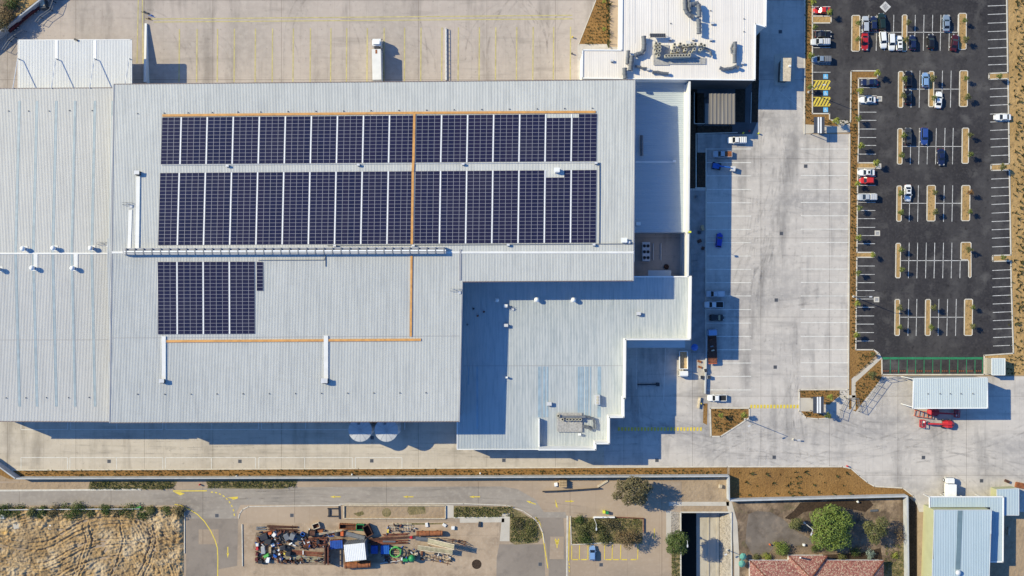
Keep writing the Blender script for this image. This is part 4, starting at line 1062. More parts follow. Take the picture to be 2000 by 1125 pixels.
for x, y0, y1, P, lab in ((70, 498, 521, PW_, 'short white flashing strip up to the ridge, western one'), (148.5, 498, 521, PW_, 'short white flashing strip up to the ridge, eastern one')): roofbar('flashing_strip', [(x, y0), (x, y1)], P, 1.05, .07, 'flashing', lab, 'flashing', .07)
roofbar('roof_duct', [(270.5, 347), (268.5, 483)], PM, 1.0, .32, 'flashing', 'long white duct on the north slope, west of the solar arrays', 'duct', .0)
roofbar('roof_duct', [(255, 412), (252.5, 484)], PM, .9, .08, 'flashing', 'shorter white flashing strip beside the long white duct', 'duct', .06)
roofbar('roof_duct', [(320.5, 659), (320.5, 740)], PM, 1.05, .32, 'flashing', 'white duct on the southern slope below the small solar bank', 'duct', .0)
roofbar('roof_duct', [(637, 658), (637, 738)], PM, 1.15, .32, 'flashing', 'white duct on the southern slope crossed by the orange tray', 'duct', .0)
def cowl(P, px, py, label, s=1.0, hood='dark_metal', h=1.0):
    c = P(px, py); t = T('exhaust_cowl', label, 'exhaust cowl', c, 'box exhaust cowls')
    MB().box((c[0], c[1], c[2] - .1), (1.1 * s, 1.1 * s, h), top=.9).build('housing', hood, t)
    MB().box((c[0] - .1 * s, c[1] + .15 * s, c[2] + h - .1), (1.35 * s, 1.0 * s, .14)).build('hood', 'light_steel' if hood != 'light_steel' else 'white_metal', t)
cowl(PM, 271, 339, 'dark exhaust cowl at the top of the long white duct', 1.0, 'dark_metal', 1.2)
cowl(PM, 319.5, 744, 'dark exhaust cowl at the foot of the western southern duct', 1.0, 'dark_metal', 1.3); cowl(PM, 636.5, 744, 'dark exhaust cowl at the foot of the duct under the orange tray', 1.25, 'dark_metal', 1.5)
cowl(PM, 1088, 334, 'boxy exhaust cowl in the notch of the middle solar bank', 1.1, 'light_steel', 1.4)
for i, (x, y) in enumerate(((446, 325), (701, 323), (905, 321.5), (1164, 319.5))): cowl(PM, x, y, f'small grey cowl between the solar banks, {ORD[i]} from the west', .55, 'mid_metal', .8)
for i, (x, y) in enumerate(((655, 480.5), (808, 480.5), (993, 479), (1160, 478.5))): cowl(PM, x, y, f'small grey cowl south of the middle bank, {ORD[i]} from the west', .55, 'mid_metal', .8)
cowl(PM, 1219, 470.5, 'pale plant box near the east gable of the warehouse', 1.2, 'light_steel', 1.0); cowl(PM, 1228, 474, 'little dark cowl beside the pale plant box', .6, 'mid_metal', .6)
for (P, x, y, s, lab, hd) in ((PG, 1247, 613, .9, 'small box cowl on the east block of the wing', 'mid_metal'), (PG, 989, 636, .8, 'small box cowl at the shadow edge on the wing roof', 'mid_metal'), (PG, 1073, 789, 1.0, 'dark cowl near the step in the wing roof', 'mid_metal'),
    (PG, 988, 598, .8, 'pale fan cowl by the round ventilators on the wing', 'light_steel'), (PG, 990, 737, .45, 'tiny pale cowl on the wing roof', 'light_steel'), (PG, 1132, 848, .6, 'small white cowl by the wing plant deck', 'light_steel')): cowl(P, x, y, lab, s, hd)
c = PG(1166, 780); t = T('air_handling_unit', 'boxy pale air handler on the stepped wing roof', 'air handler', c)
MB().box((c[0], c[1], c[2]), (1.3, 2.6, 1.5)).build('casing', 'light_steel', t)
for dy in (-.8, 0, .8): MB().lathe((c[0], c[1] + dy, c[2] + 1.5), [(.36, 0), (.36, .12), (.28, .12)], 12).build('fan_cowl', 'cream_unit', t)
# roof access rails
def hatch(P, px, py, label, n=4):
    c = P(px, py); t = T('roof_rail', label, 'guard rail', c, 'roof access rails')
    mb = MB()
    for i in range(n): mb.box((c[0] + (i - n / 2) * .8, c[1] + (i % 2) * .5, c[2]), (.06, .06, 1.0))
    for z in (.5, .98): mb.bar((c[0] - n * .4, c[1], c[2] + z), (c[0] + n * .4 - .8, c[1], c[2] + z), .05, .05); mb.bar((c[0] - n * .4, c[1] + .5, c[2] + z), (c[0] + n * .4 - .8, c[1] + .5, c[2] + z), .05, .05)
    mb.build('rail', 'galvanised', t); MB().box((c[0] + .5, c[1] - .4, c[2]), (.7, .7, .3)).build('hatch', 'light_steel', t)
hatch(PM, 253, 400, 'grey guard rails by the long white duct on the roof'); hatch(PW_, 208, 477, 'grey guard rails where the west ridge meets the high gable', 6); hatch(PM, 894, 568, 'grey guard rails above the notch at the wing roof', 5); hatch(PG, 998, 601, 'grey guard rails beside the pale fan cowl', 3)
# roof anchors
def anchors(P, pts, row):
    for i, (x, y) in enumerate(pts):
        c = P(x, y)
        mb = MB(); mb.box((c[0], c[1], c[2]), (.34, .34, .08)); mb.lathe((c[0], c[1], c[2] + .06), [(.09, 0), (.09, .28), (.04, .34)], 8)
        single('roof_anchor', mb, 'mid_metal', f'small dark safety anchor, {ORD[i]} from the west {row}', 'roof anchor', 'roof safety anchors')
anchors(PM, [(269, 222), (321, 221), (368, 220.5), (415, 220), (465, 219)] + [(509 + 54 * i, 218.8 - .6 * i) for i in range(13)], 'along the north slope of the high roof')
anchors(PM, [(269, 770)] + [(322 + 51 * i, 770 - .3 * i) for i in range(11)], 'along the south slope of the high roof')
anchors(PW_, [(17, 217), (56, 217), (96, 217), (136, 216), (180, 216)], 'along the north slope of the west roof')
anchors(PW_, [(12, 777), (51, 777), (91, 776.5), (134, 776.5), (174, 776)], 'along the south slope of the west roof')
anchors(lambda x, y: W(x, y, ZN), [(1310, 46), (1388, 21), (1453, 37), (1453, 62)], 'on the open part of the white roof')
anchors(lambda x, y: W(x, y, 8.36), [(1812, 769), (1836, 769), (1856, 769), (1877, 769), (1900, 769)], 'on the equipment shed roof')
# ------------------------------------------------------------------ water tanks
for px, lab in ((703.2, 'round domed water tank, western of the pair'), (754.5, 'round domed water tank, eastern of the pair')):
    c = W(px, 840, 7.6); t = T('water_tank', lab, 'water tank', (c[0], c[1], 0), 'water tanks behind the warehouse')
    MB().lathe((c[0], c[1], 0), [(3.15, 0), (3.15, 7.5)], 40).build('shell', 'light_steel', t)
    mb = MB(); mb.lathe((c[0], c[1], 7.45), [(3.22, 0), (3.22, .1), (2.2, .24), (1.0, .36), (.12, .42)], 40); mb.build('roof', 'tank_roof', t)
    mb = MB()
    for a in range(0, 360, 30): mb.bar((c[0] + .2 * math.cos(R(a)), c[1] + .2 * math.sin(R(a)), 7.88), (c[0] + 3.15 * math.cos(R(a)), c[1] + 3.15 * math.sin(R(a)), 7.58), .05, .05)
    mb.build('roof_rib', 'grey_flashing', t)
    MB().lathe((c[0] - .4, c[1] + 1.8, 7.7), [(.35, 0), (.35, .25)], 12).build('manhole', 'mid_metal', t)
    MB().tube([(c[0] + .3, c[1] - 3.25, 0), (c[0] + .3, c[1] - 3.25, 7.5)], .07).build('overflow_pipe', 'mid_metal', t)
mb = MB(); c = W(777, 840, 0); mb.lathe((c[0], c[1], 0), [(.9, 0), (.9, 1.6), (.5, 1.9)], 14); single('pump_housing', mb, 'light_steel', 'small round pump housing beside the eastern water tank', 'pump')
# ------------------------------------------------------------------ plant on the white roof
def PN(px, py, dz=0.0): return W(px, py, ZN + dz)
def deck(name, P, c, mat, label, dz=.3):
    mb = MB(); q = [P(*p) for p in c]; z = q[0][2] + dz
    mb.prism([p[:2] for p in q], z - .1, z)
    x0 = min(p[0] for p in q); x1 = max(p[0] for p in q); y0 = min(p[1] for p in q); y1 = max(p[1] for p in q)
    for i in range(int((x1 - x0) / .45)): mb.bar((x0 + .2 + i * .45, y0 + .1, z), (x0 + .2 + i * .45, y1 - .1, z), .1, .04)
    return single(name, mb, mat, label, 'plant deck')
deck('plant_deck', PN, ((1276, 88), (1306, 88), (1306, 127.5), (1276, 127.5)), 'grate_grey', 'square grated deck under the condensers on the white roof')
deck('plant_deck', PN, ((1307, 113), (1378, 113), (1378, 126), (1307, 126)), 'grate_grey', 'long grated deck under the row of condensers on the white roof', .25)
deck('plant_deck', PG, ((1088, 806), (1137, 806), (1137, 843), (1088, 843)), 'grate_grey', 'grated plant deck on the stepped wing roof')
def condenser(P, px, py, label, h=1.95, s=1.0, dz=.3):
    c = P(px, py); t = T('condenser', label, 'air conditioner', c, 'rooftop condenser units')
    MB().box((c[0], c[1], c[2] + dz), (.72 * s, .72 * s, h), top=.96).build('casing', 'cream_unit', t)
    MB().lathe((c[0], c[1], c[2] + dz + h), [(.40 * s, 0), (.42 * s, .16), (.30 * s, .16), (.30 * s, .02)], 14).build('fan_cowl', 'cream_unit', t)
    MB().lathe((c[0], c[1], c[2] + dz + h), [(.27 * s, .0), (.27 * s, .05), (.05, .08)], 10).build('fan', 'dark_metal', t)
for row, pts in (('in the double stack on the square deck', ((1279, 89), (1286, 90), (1285.5, 103.5), (1280, 104), (1284, 112), (1279, 96), (1286, 97))), ('along the upper line of the main cluster', ((1315, 91), (1326, 90), (1333, 93), (1340, 92.5), (1348, 91.5), (1355, 90.5), (1366, 90.5), (1373, 93))),
    ('in the inner pair of the main cluster', ((1314, 97.5), (1311, 104), (1322, 102), (1336, 101), (1353, 100.5), (1365, 101), (1345, 106))), ('along the lower line of the main cluster', tuple((1298.5 + 5.6 * i, 113.3 - .15 * i) for i in range(9)))):
    for i, (x, y) in enumerate(pts): condenser(PN, x, y, f'cream condenser unit, {ORD[i]} from the west {row}' if row.split()[1] != 'the double' else f'cream condenser unit, {ORD[i]} one {row}')
c = PN(1283, 73); t = T('plant_screen', 'dark louvred screen tilted beside the condensers', 'screen', c)
mb = MB(); mb.add([(c[0] - 2.1, c[1] - .5, c[2] + 2.0), (c[0] + 2.1, c[1] - .5, c[2] + 2.0), (c[0] + 2.1, c[1] + .65, c[2] + 1.5), (c[0] - 2.1, c[1] + .65, c[2] + 1.5), (c[0] - 2.1, c[1] - .5, c[2] + 1.9), (c[0] + 2.1, c[1] - .5, c[2] + 1.9), (c[0] + 2.1, c[1] + .65, c[2] + 1.4), (c[0] - 2.1, c[1] + .65, c[2] + 1.4)],
    [(0, 1, 2, 3), (7, 6, 5, 4), (0, 1, 5, 4), (1, 2, 6, 5), (2, 3, 7, 6), (3, 0, 4, 7)]); mb.build('louvre_panel', 'dark_metal', t)
mb = MB()
for i in range(9): mb.bar((c[0] - 2 + i * .5, c[1] - .48, c[2] + 2.03), (c[0] - 2 + i * .5, c[1] + .62, c[2] + 1.53), .05, .04)
mb.build('louvre_ribs', 'mid_metal', t)
for dx in (-2, 2):
    for dy, z in ((-.45, 1.9), (.6, 1.4)): MB().box((c[0] + dx, c[1] + dy, c[2]), (.1, .1, z)).build('leg', 'mid_metal', t)
def rduct(P, pts, r, label, dz, collars=True, mat='galvanised', legs=True):
    """Round sheet-metal duct with bands and feet."""
    q = [Vector(P(*p)) + Vector((0, 0, dz)) for p in pts]
    t = T('air_duct', label, 'air duct', q[len(q) // 2] - Vector((0, 0, dz)), 'galvanised rooftop ducts')
    MB().tube(q, r, 12).build('duct', mat, t, smooth=False)
    for i, p in enumerate(q):
        d = (q[min(i + 1, len(q) - 1)] - q[max(i - 1, 0)]).normalized()
        MB().tube([p - d * .12, p + d * .12], r * 1.14, 12).build('band', 'mid_metal', t)
        if legs and i % 2 == 0: MB().box((p.x, p.y, p.z - dz), (.12, .12, dz)).build('leg', 'mid_metal', t)
rduct(PN, ((1336.5, -20), (1336.5, 8), (1337, 20), (1340, 27), (1346, 33), (1353, 35)), .55, 'curved galvanised duct at the north end of the white roof', 1.1)
rduct(PN, ((1343, -20), (1344, 4), (1344, 16), (1347, 24)), .4, 'thin parallel duct inside the curved one', 1.0)
rduct(PN, ((1346, 13), (1352, 12), (1359, 10), (1362, 14), (1363, 24), (1363, 36)), .62, 'hooked galvanised duct ending in a tall drop', 1.7)
rduct(PN, ((1362, 42), (1363, 49), (1363, 58), (1363, 68)), .6, 'straight galvanised duct below the hooked one', 1.6)
rduct(PN, ((1256, 74), (1257, 88), (1256, 99), (1252, 106), (1244, 108), (1240, 110)), .6, 'L-shaped galvanised duct west of the condenser deck', 1.2)
rduct(PN, ((1226, 102), (1225, 114), (1224, 126)), .45, 'short upright duct beside the L-shaped one', 1.2); rduct(PN, ((1233, 112), (1232, 122), (1231, 130), (1230, 139)), .6, 'galvanised duct running south from the L-shaped one', 1.3)
rduct(PN, ((1219, 136), (1219, 146), (1220, 154)), .6, 'thick duct ending at the high warehouse wall', 1.3)
rduct(PN, ((1433.5, 85), (1434, 96), (1433, 108), (1433, 124)), .5, 'upright galvanised duct near the east edge of the white roof', 1.2)
rduct(PN, ((1405, 134), (1412, 137), (1420, 136), (1428, 135), (1436, 131), (1441, 134)), .45, 'curled duct south of the upright one', .9)
rduct(PN, ((1240, 130), (1248, 131), (1254, 134), (1262, 134)), .3, 'small low duct between the southern duct and condensers', .5); rduct(PN, ((1372, 96), (1380, 98), (1386, 103), (1387, 110)), .35, 'bent duct at the east end of the condensers', 1.0); rduct(PN, ((1430, 88), (1427, 96), (1428, 104)), .3, 'thin duct beside the upright one', .9)
rduct(PN, ((1274, 142), (1284, 142), (1292, 144), (1304, 145)), .4, 'low lumpy duct south of the condenser decks', .7)
for i, (x, y) in enumerate(((1309, 78), (1354, 78), (1344, 85), (1388, 79), (1195, 120), (1266, 137), (1450, 125), (1391, 47))): cowl(PN, x, y, ('small dark cowl on the white roof, ' + ('north of the condensers', 'between duct end and condensers', 'touching the upper condenser line', 'east of the ducts', 'on the low west part', 'beside the low lumpy duct', 'by the east edge', 'at the bare east side')[i]), .6 if i != 2 else .9, 'mid_metal', .7)
for i in range(7):
    condenser(PG, 1092 + (i > 1) * 3 + (i % 7) * 6.3 if i else 1090, (818 if i else 811), f'white-topped condenser on the wing plant deck, {ORD[i]} from the west', .9, 1.0)
MB_ = MB(); MB_.bar(PG(1098, 813, .3), PG(1143, 813, .3), .5, 1.1); single('plant_screen', MB_, 'mid_metal', 'long dark screen behind the condensers on the wing deck', 'screen')
rduct(PG, ((1141, 812), (1150, 814), (1158, 817), (1160, 826), (1160, 836)), .35, 'bent grey duct east of the wing plant deck', .9); rduct(PG, ((1140, 832), (1148, 833), (1154, 838)), .4, 'short dark duct at the edge of the wing deck', .6)
for x, y, m, lab in ((925, 603, 'dark_metal', 'black tool box in the shade on the wing roof'), (945, 609, 'rust', 'red-brown bucket in the shade on the wing roof'), (933, 617, 'rust_orange', 'rusty bundle in the shade on the wing roof'), (913, 634, 'mid_metal', 'grey hatch in the shade by the high wall')):
    c = PG(x, y); mb = MB(); mb.box((c[0], c[1], c[2]), (.5, .4, .35), R(20)); mb.tube([(c[0] - .2, c[1], c[2] + .4), (c[0] - .2, c[1], c[2] + .6), (c[0] + .2, c[1], c[2] + .6), (c[0] + .2, c[1], c[2] + .4)], .03, 5); single('tool_box', mb, m, lab, 'tool box')
# annex roof and chiller yard
def PA(px, py, dz=0.0): 
    z = zann(px, py); return W(px, py, z)[:2] + (z + dz,)
rduct(PA, ((1252.5, 266), (1252.5, 280), (1252.5, 290), (1253, 304)), .4, 'grey duct in the shade on the annex roof', .6); cowl(PA, 1317, 316, 'little white cowl on the annex roof', .6, 'light_steel', .6); cowl(PA, 1247, 438, 'white cowl at the south end of the annex roof', .9, 'light_steel', .7)
roofbar('flashing_strip', [(1242, 316.5), (1314, 316.5)], PA, .5, .06, 'flashing', 'pale flashing strip across the annex roof', 'flashing', .06)
mb = MB(); mb.prism([XY(*p) for p in ((1236, 457), (1346, 457), (1346, 541), (1236, 541))], -.02, .1); structure('chiller_slab', mb, 'dock_concrete')
c = W(1260, 492, .1); t = T('chiller', 'six-fan chiller standing in the shaded plant yard', 'chiller', c)
MB().box((c[0], c[1], .4), (2.1, 5.4, 1.9)).build('casing', 'light_steel', t)
for dy in (-1.7, -.05, 1.6):
    for dx in (-.5, .5):
        f = MB().lathe((c[0] + dx, c[1] + dy, 2.3), [(.46, 0), (.46, .1), (.42, .1), (.42, .02)], 16).build('fan_ring', 'mid_metal', t)
        MB().lathe((c[0] + dx, c[1] + dy, 2.31), [(.40, 0), (.36, .04), (.05, .07)], 12).build('fan', 'black_rubber', f)
for dx in (-.9, .9):
    for dy in (-2.4, 2.4): MB().box((c[0] + dx, c[1] + dy, 0), (.15, .15, .4)).build('foot', 'dark_metal', t)
for px, lab in ((1276, 'thin pale pipe run next to the chiller'), (1291, 'thicker pale pipe run in the middle of the chiller yard')):
    mb = MB(); mb.tube([W(px, 475, .5), W(px, 508, .5)], .16, 8); mb.box(W(px, 479, 0), (.2, .2, .5)); mb.box(W(px, 504, 0), (.2, .2, .5)); single('pipe_run', mb, 'light_steel', lab, 'pipe')
mb = MB(); c = W(1301, 521, .1); mb.lathe(c, [(.7, 0), (.75, .5), (.6, .9), (.2, 1.0)], 12); single('valve_drum', mb, 'rust_dark', 'brown drum in the chiller yard', 'drum')
c = W(1345.5, 453.5, 10.9); t = T('floodlight', 'lime-yellow floodlight on the annex parapet corner', 'floodlight', c)
MB().tube([c, (c[0], c[1], c[2] + 1.2)], .06).build('post', 'dark_metal', t); MB().box((c[0], c[1], c[2] + 1.1), (.7, .5, .35)).build('lamp', 'hivis', t)
# ------------------------------------------------------------------ vehicles
def loopx(x, hw, z0, z1, tuck=.9):
    return [(x, -hw * .90, z0), (x, -hw, z0 + (z1 - z0) * .35), (x, -hw * .985, z0 + (z1 - z0) * .78), (x, -hw * tuck, z1), (x, hw * tuck, z1), (x, hw * .985, z0 + (z1 - z0) * .78), (x, hw, z0 + (z1 - z0) * .35), (x, hw * .90, z0)]
KINDS = {  # length, width, height, body stations (x, width, top), cabin base x0 x1, roof x0 x1
    'sedan': (4.75, 1.84, 1.46, ((-.5, .66, .70), (-.485, .82, .88), (-.45, .91, .96), (-.33, .985, 1.0), (-.1, 1, .98), (.14, 1, .96), (.30, .97, .90), (.42, .90, .80), (.475, .78, .68), (.5, .60, .55)), -.36, .19, -.20, .05),
    'hatch': (4.2, 1.78, 1.50, ((-.5, .70, .75), (-.485, .85, .95), (-.44, .94, 1.0), (-.3, 1, 1.0), (0, 1, .99), (.18, .995, .97), (.33, .95, .90), (.43, .87, .78), (.48, .74, .66), (.5, .60, .56)), -.47, .22, -.38, .06),
    'wagon': (4.85, 1.88, 1.66, ((-.5, .74, .80), (-.487, .87, 1.0), (-.45, .95, 1.07), (-.3, 1, 1.08), (0, 1, 1.06), (.18, 1, 1.04), (.33, .96, .99), (.43, .88, .88), (.48, .76, .74), (.5, .62, .6)), -.475, .22, -.41, .08),
    'ute': (5.3, 1.88, 1.78, ((-.5, .90, .95), (-.49, .96, 1.05), (-.3, .98, 1.06), (-.05, 1, 1.08), (.2, 1, 1.06), (.33, .98, 1.02), (.46, .92, .88), (.5, .78, .66)), -.10, .24, -.07, .12),
}
def wheels(t, L, wd, xs, r=.33, tw=.23):
    for x in xs:
        for s in (-1, 1):
            y = s * (wd / 2 - tw * .45)
            w_ = MB().tube([(x, y - tw / 2, r), (x, y + tw / 2, r)], r, 14).build('wheel', 'black_rubber', t, local=True)
            MB().tube([(x, y + s * tw * .5, r), (x, y + s * (tw * .5 + .015), r)], r * .6, 10).build('rim', 'light_steel', w_, local=True)
def car(kind, px, py, ang, colour, label, group='cars parked in the car park', tray=None, canopy=None, sunroof=False, name=None):
    """ang: photo-plane heading of the nose, 0 = east, 90 = north."""
    L, wd, ht, st, c0, c1, r0, r1 = KINDS[kind]
    t = T(name or {'ute': 'utility_truck', 'wagon': 'station_wagon'}.get(kind, 'car'), label, {'ute': 'pickup'}.get(kind, 'car'), W(px, py, .7)[:2] + (.02,), group, R(ang))
    hw = wd / 2; pm = paint(colour)
    MB().loft([loopx(x * L, hw * w_, .26, z) for x, w_, z in st]).build('body', pm, t, local=True)
    zb = 0.96 if kind != 'ute' else 1.05
    if kind == 'wagon': zb = 1.05
    bw, tw = hw * .88, hw * .73
    a, b, c, d = c0 * L, c1 * L, r0 * L, r1 * L
    zt = ht - .05
    mb = MB().loft([[(c - .03, -tw - .02, zt), (d + .03, -tw - .02, zt), (d + .03, tw + .02, zt), (c - .03, tw + .02, zt)], [(c + .12, -tw * .86, ht), (d - .12, -tw * .86, ht), (d - .12, tw * .86, ht), (c + .12, tw * .86, ht)]])
    for s in (-1, 1):
        mb.bar((b, s * bw, zb - .02), (d, s * tw, zt - .02), .09, .06); mb.bar((a, s * bw, zb - .02), (c, s * tw, zt - .02), .12, .06)
    mb.build('roof', pm, t, local=True)
    if sunroof: MB().box((d - .75, 0, ht - .01), (.55, tw * 1.2, .03)).build('sunroof', 'car_glass', t, local=True)
    q = lambda pts: MB().face(pts)
    g = .06
    q([(b, -bw + g, zb), (b, bw - g, zb), (d, tw - g, zt + .01), (d, -tw + g, zt + .01)]).build('windscreen', 'car_glass', t, local=True)
    q([(a, -bw + g, zb), (c, -tw + g, zt + .01), (c, tw - g, zt + .01), (a, bw - g, zb)]).build('rear_window', 'car_glass', t, local=True)
    for s in (-1, 1): q([(a + .25, s * bw, zb), (b - .25, s * bw, zb), (d - .05, s * tw, zt), (c + .05, s * tw, zt)]).build('side_window', 'car_glass', t, local=True)
    for s in (-1, 1):
        MB().box((L * .455, s * hw * .66, .66), (.34, .34, .14)).build('headlight', 'lamp_glass', t, local=True)
        MB().box((-L * .483, s * hw * .72, .72), (.14, .34, .16)).build('tail_light', 'tail_red', t, local=True)
        MB().box((b - .35, s * (hw + .08), .98), (.14, .2, .14)).build('mirror', pm, t, local=True)
    wheels(t, L, wd, (-L * .29, L * .31))
    if kind == 'ute':
        x0, x1 = -.49 * L, -.12 * L; m = tray or 'dark_metal'
        k = MB(); k.box(((x0 + x1) / 2, 0, 1.03), (x1 - x0, wd * .80, .06)); k.build('tray_floor', m, t, local=True)
        k = MB()
        for s in (-1, 1): k.bar((x0, s * wd * .45, 1.03), (x1, s * wd * .45, 1.03), .10, .22)
        k.bar((x0, -wd * .45, 1.03), (x0, wd * .45, 1.03), .10, .22); k.build('tray_side', pm, t, local=True)
        if canopy:
            MB().box(((x0 + x1) / 2, 0, 1.1), ((x1 - x0) * .98, wd * .9, .65), top=.92).build('canopy', canopy, t, local=True)
            for i in (-.28, 0, .28): MB().bar(((x0 + x1) / 2 + i * (x1 - x0), -wd * .4, 1.75), ((x0 + x1) / 2 + i * (x1 - x0), wd * .4, 1.75), .07, .05).build('roof_bar', 'mid_metal', t, local=True)
    return t
V, HZ = 90, 180
for a in (
    ('sedan', 1605, 20, 180, 'bright red', 'bright red sedan at the top of the west bays'), ('sedan', 1608, 67, 0, 'black', 'black sedan next to the silver canopy pickup'),
    ('wagon', 1690, 48, 90, 'silver', 'silver wagon first in the upper row of the north block'), ('hatch', 1706, 46, 90, 'navy', 'dark blue hatchback between the silver wagon and black car'),
    ('wagon', 1722, 42, 93, 'green', 'black-green wagon parked at a slant in the north block'), ('sedan', 1689, 82, 270, 'red', 'dark red sedan below the silver wagon'),
    ('wagon', 1741, 82, 272, 'white', 'white wagon squeezed between a larger white car and an island'), ('hatch', 1782, 83, 90, 'navy', 'navy hatchback just east of the narrow island'),
    ('hatch', 1818, 81, 90, 'black', 'black hatchback alone in the middle of the lower row'), ('sedan', 1848, 45, 90, 'blue grey', 'pale blue-grey sedan alone in the upper row'),
    ('sedan', 1864, 83, 80, 'maroon', 'dark maroon sedan slanted against the eastern island'), ('sedan', 1698, 161, 180, 'navy', 'dark navy sedan under the L-shaped mulch strip'),
    ('wagon', 1774, 155, 90, 'black', 'black wagon beside the island in the second block'), ('hatch', 1773, 189, 90, 'black', 'black hatchback below the black wagon'),
    ('hatch', 1807, 156, 90, 'light blue', 'light blue hatchback in the second block'), ('wagon', 1773, 266, 90, 'dark grey', 'dark wagon first in the third block'),
    ('wagon', 1805, 266, 270, 'blue', 'mid-blue wagon in the third block'), ('sedan', 1838, 307, 274, 'navy', 'dark navy car alone in the lower third block'),
    ): car(*a)
car('wagon', 1724.5, 78, 275, 'white', 'long white wagon at a slant beside two more white cars'); car('hatch', 1756, 84, 92, 'white', 'white hatchback hard against the narrow island', sunroof=True)
car('sedan', 1694, 195, 180, 'white', 'white sedan west of a pale drain lid', sunroof=True); car('sedan', 1833, 195, 84, 'white', 'white sedan below the light blue hatchback'); car('sedan', 1958, 229, 180, 'white', 'white sedan alone in the east bays')
car('sedan', 1692, 337, 180, 'white', 'white sedan directly above the red car', sunroof=True); car('hatch', 1693, 352.5, 180, 'bright red', 'red hatchback directly below the white sedan'); car('sedan', 1773, 377, 270, 'white', 'white sedan alone in the fourth block', sunroof=True)
car('ute', 1602, 82, 180, 'pale grey', 'silver pickup with canopy in the west bays', canopy='light_steel'); car('ute', 1604, 116, 180, 'blue grey', 'blue-grey pickup with racked canopy above the accessible bays', canopy='mid_metal')
car('ute', 1693, 385, 180, 'silver', 'silver pickup below the red hatchback', canopy='light_steel')
g = 'vehicles in the truck yard'
car('ute', 1439, 274, 180, 'white', 'white pickup at the head of the yard bays', g, 'light_steel', 'white_metal'); car('ute', 1411, 301, 180, 'silver', 'silver pickup with orange load half in shade', g, 'rust_orange')
car('hatch', 1404.5, 469, 83, 'deep blue', 'deep blue car slanted across a shaded yard bay', g); car('ute', 1397, 574, 180, 'silver', 'silver flat-tray pickup in the shaded yard bays', g, 'light_steel')
car('ute', 1394, 595, 180, 'pale grey', 'pale pickup with black tray in the shaded yard bays', g, 'black_rubber'); car('hatch', 1400, 620.5, 0, 'black', 'black car next to the flatbed truck', g)
car('ute', 1400, 777, 180, 'white', 'white pickup with dark tray in the sun', g, 'black_rubber'); car('hatch', 1157, 1080, 90, 'light blue', 'pale blue hatchback in the yellow-lined southern bays', 'vehicles south of the wall')
def cab(t, x, wd, L, h, pm, z0=.55):
    MB().loft([[(x + L * f, -wd / 2 * k, z0), (x + L * f, wd / 2 * k, z0), (x + L * f, wd / 2 * k * .97, zt), (x + L * f, -wd / 2 * k * .97, zt)] for f, k, zt in ((-.5, .97, h * .97), (-.42, 1, h), (.25, 1, h), (.42, .98, h * .86), (.5, .95, h * .55))]).build('cab', pm, t, local=True)
    MB().face([(x + L * .34, -wd * .44, h * .93), (x + L * .34, wd * .44, h * .93), (x + L * .5 + .02, wd * .44, h * .60), (x + L * .5 + .02, -wd * .44, h * .60)]).build('windscreen', 'car_glass', t, local=True)
    for s in (-1, 1):
        MB().box((x + L * .42, s * (wd / 2 + .16), h * .55), (.12, .22, .6)).build('mirror', 'dark_metal', t, local=True)
        MB().box((x + L * .5, s * wd * .36, z0 + .15), (.1, .35, .22)).build('headlight', 'lamp_glass', t, local=True)
def chassis(t, x0, x1, axles, wd=2.4):
    mb = MB()
    for s in (-.45, .45): mb.bar((x0, s, .75), (x1, s, .75), .14, .25)
    mb.build('chassis', 'dark_metal', t, local=True)
    wheels(t, x1 - x0, wd, axles, .48, .34)
# semi-trailer at the dock, cab to the north
p = W(737.5, 118, 2); t = T('semi_trailer_truck', 'white semi-trailer truck backed up to the north wall', 'truck', (p[0], p[1], 0), g, R(91.2))
chassis(t, -5.8, 6.4, (-4.8, -3.6, 2.2, 5.2))
MB().box((-1.65, 0, 1.1), (8.6, 2.5, 3.2), top=.99).build('trailer_box', 'flashing', t, local=True); cab(t, 4.85, 2.45, 2.3, 3.5, paint('white'))
MB().box((3.4, 0, 1.0), (.5, 1.4, 2.2)).build('exhaust_stack', 'dark_metal', t, local=True); MB().loft([[(4.1, -1, 3.45), (4.1, 1, 3.45), (4.1, .9, 4.1), (4.1, -.9, 4.1)], [(5.3, -1, 3.4), (5.3, 1, 3.4), (5.3, .8, 3.5), (5.3, -.8, 3.5)]]).build('wind_deflector', 'white_metal', t, local=True)
MB().box((1.9, 0, 4.3), (1.1, .5, .04)).build('rust_streak', 'rust_orange', t, local=True)
# flatbed truck
p = W(1391.5, 676, 1.5); t = T('flatbed_truck', 'long flatbed truck loaded with scrap, orange tail', 'truck', (p[0], p[1], 0), g, R(92))
chassis(t, -4.6, 4.6, (-3.4, -2.3, 3.4)); cab(t, 3.95, 2.3, 1.7, 2.75, paint('light blue'))
MB().box((-.9, 0, 1.15), (7.6, 2.4, .14)).build('deck', 'rust_dark', t, local=True)
MB().box((-4.2, 0, 1.29), (1.2, 2.3, .25)).build('ramp', 'rust', t, local=True); MB().box((-4.85, 0, 1.0), (.35, 2.3, .4)).build('tailboard', 'lift_orange', t, local=True); MB().box((2.95, 0, 1.29), (.12, 2.4, 1.0)).build('headboard', 'mid_metal', t, local=True)
mb = MB()
for s in (-1.2, 1.2): mb.bar((-4.6, s, 1.29), (2.9, s, 1.29), .08, .12)
mb.build('side_rail', 'rust', t, local=True)
for x, y, m, lab in ((1388, 664, 'rust', 'rusty pipe offcut lying on the flatbed deck'), (1390, 677, 'mid_metal', 'grey drum lying on the flatbed deck'), (1392, 685, 'pale_timber', 'pale bag lying on the flatbed deck')):
    c = W(x, y, 1.32); mb = MB(); mb.tube([(c[0] - .4, c[1], 1.5), (c[0] + .4, c[1] + .2, 1.5)], .2, 10); single('scrap_load', mb, m, lab, 'scrap')
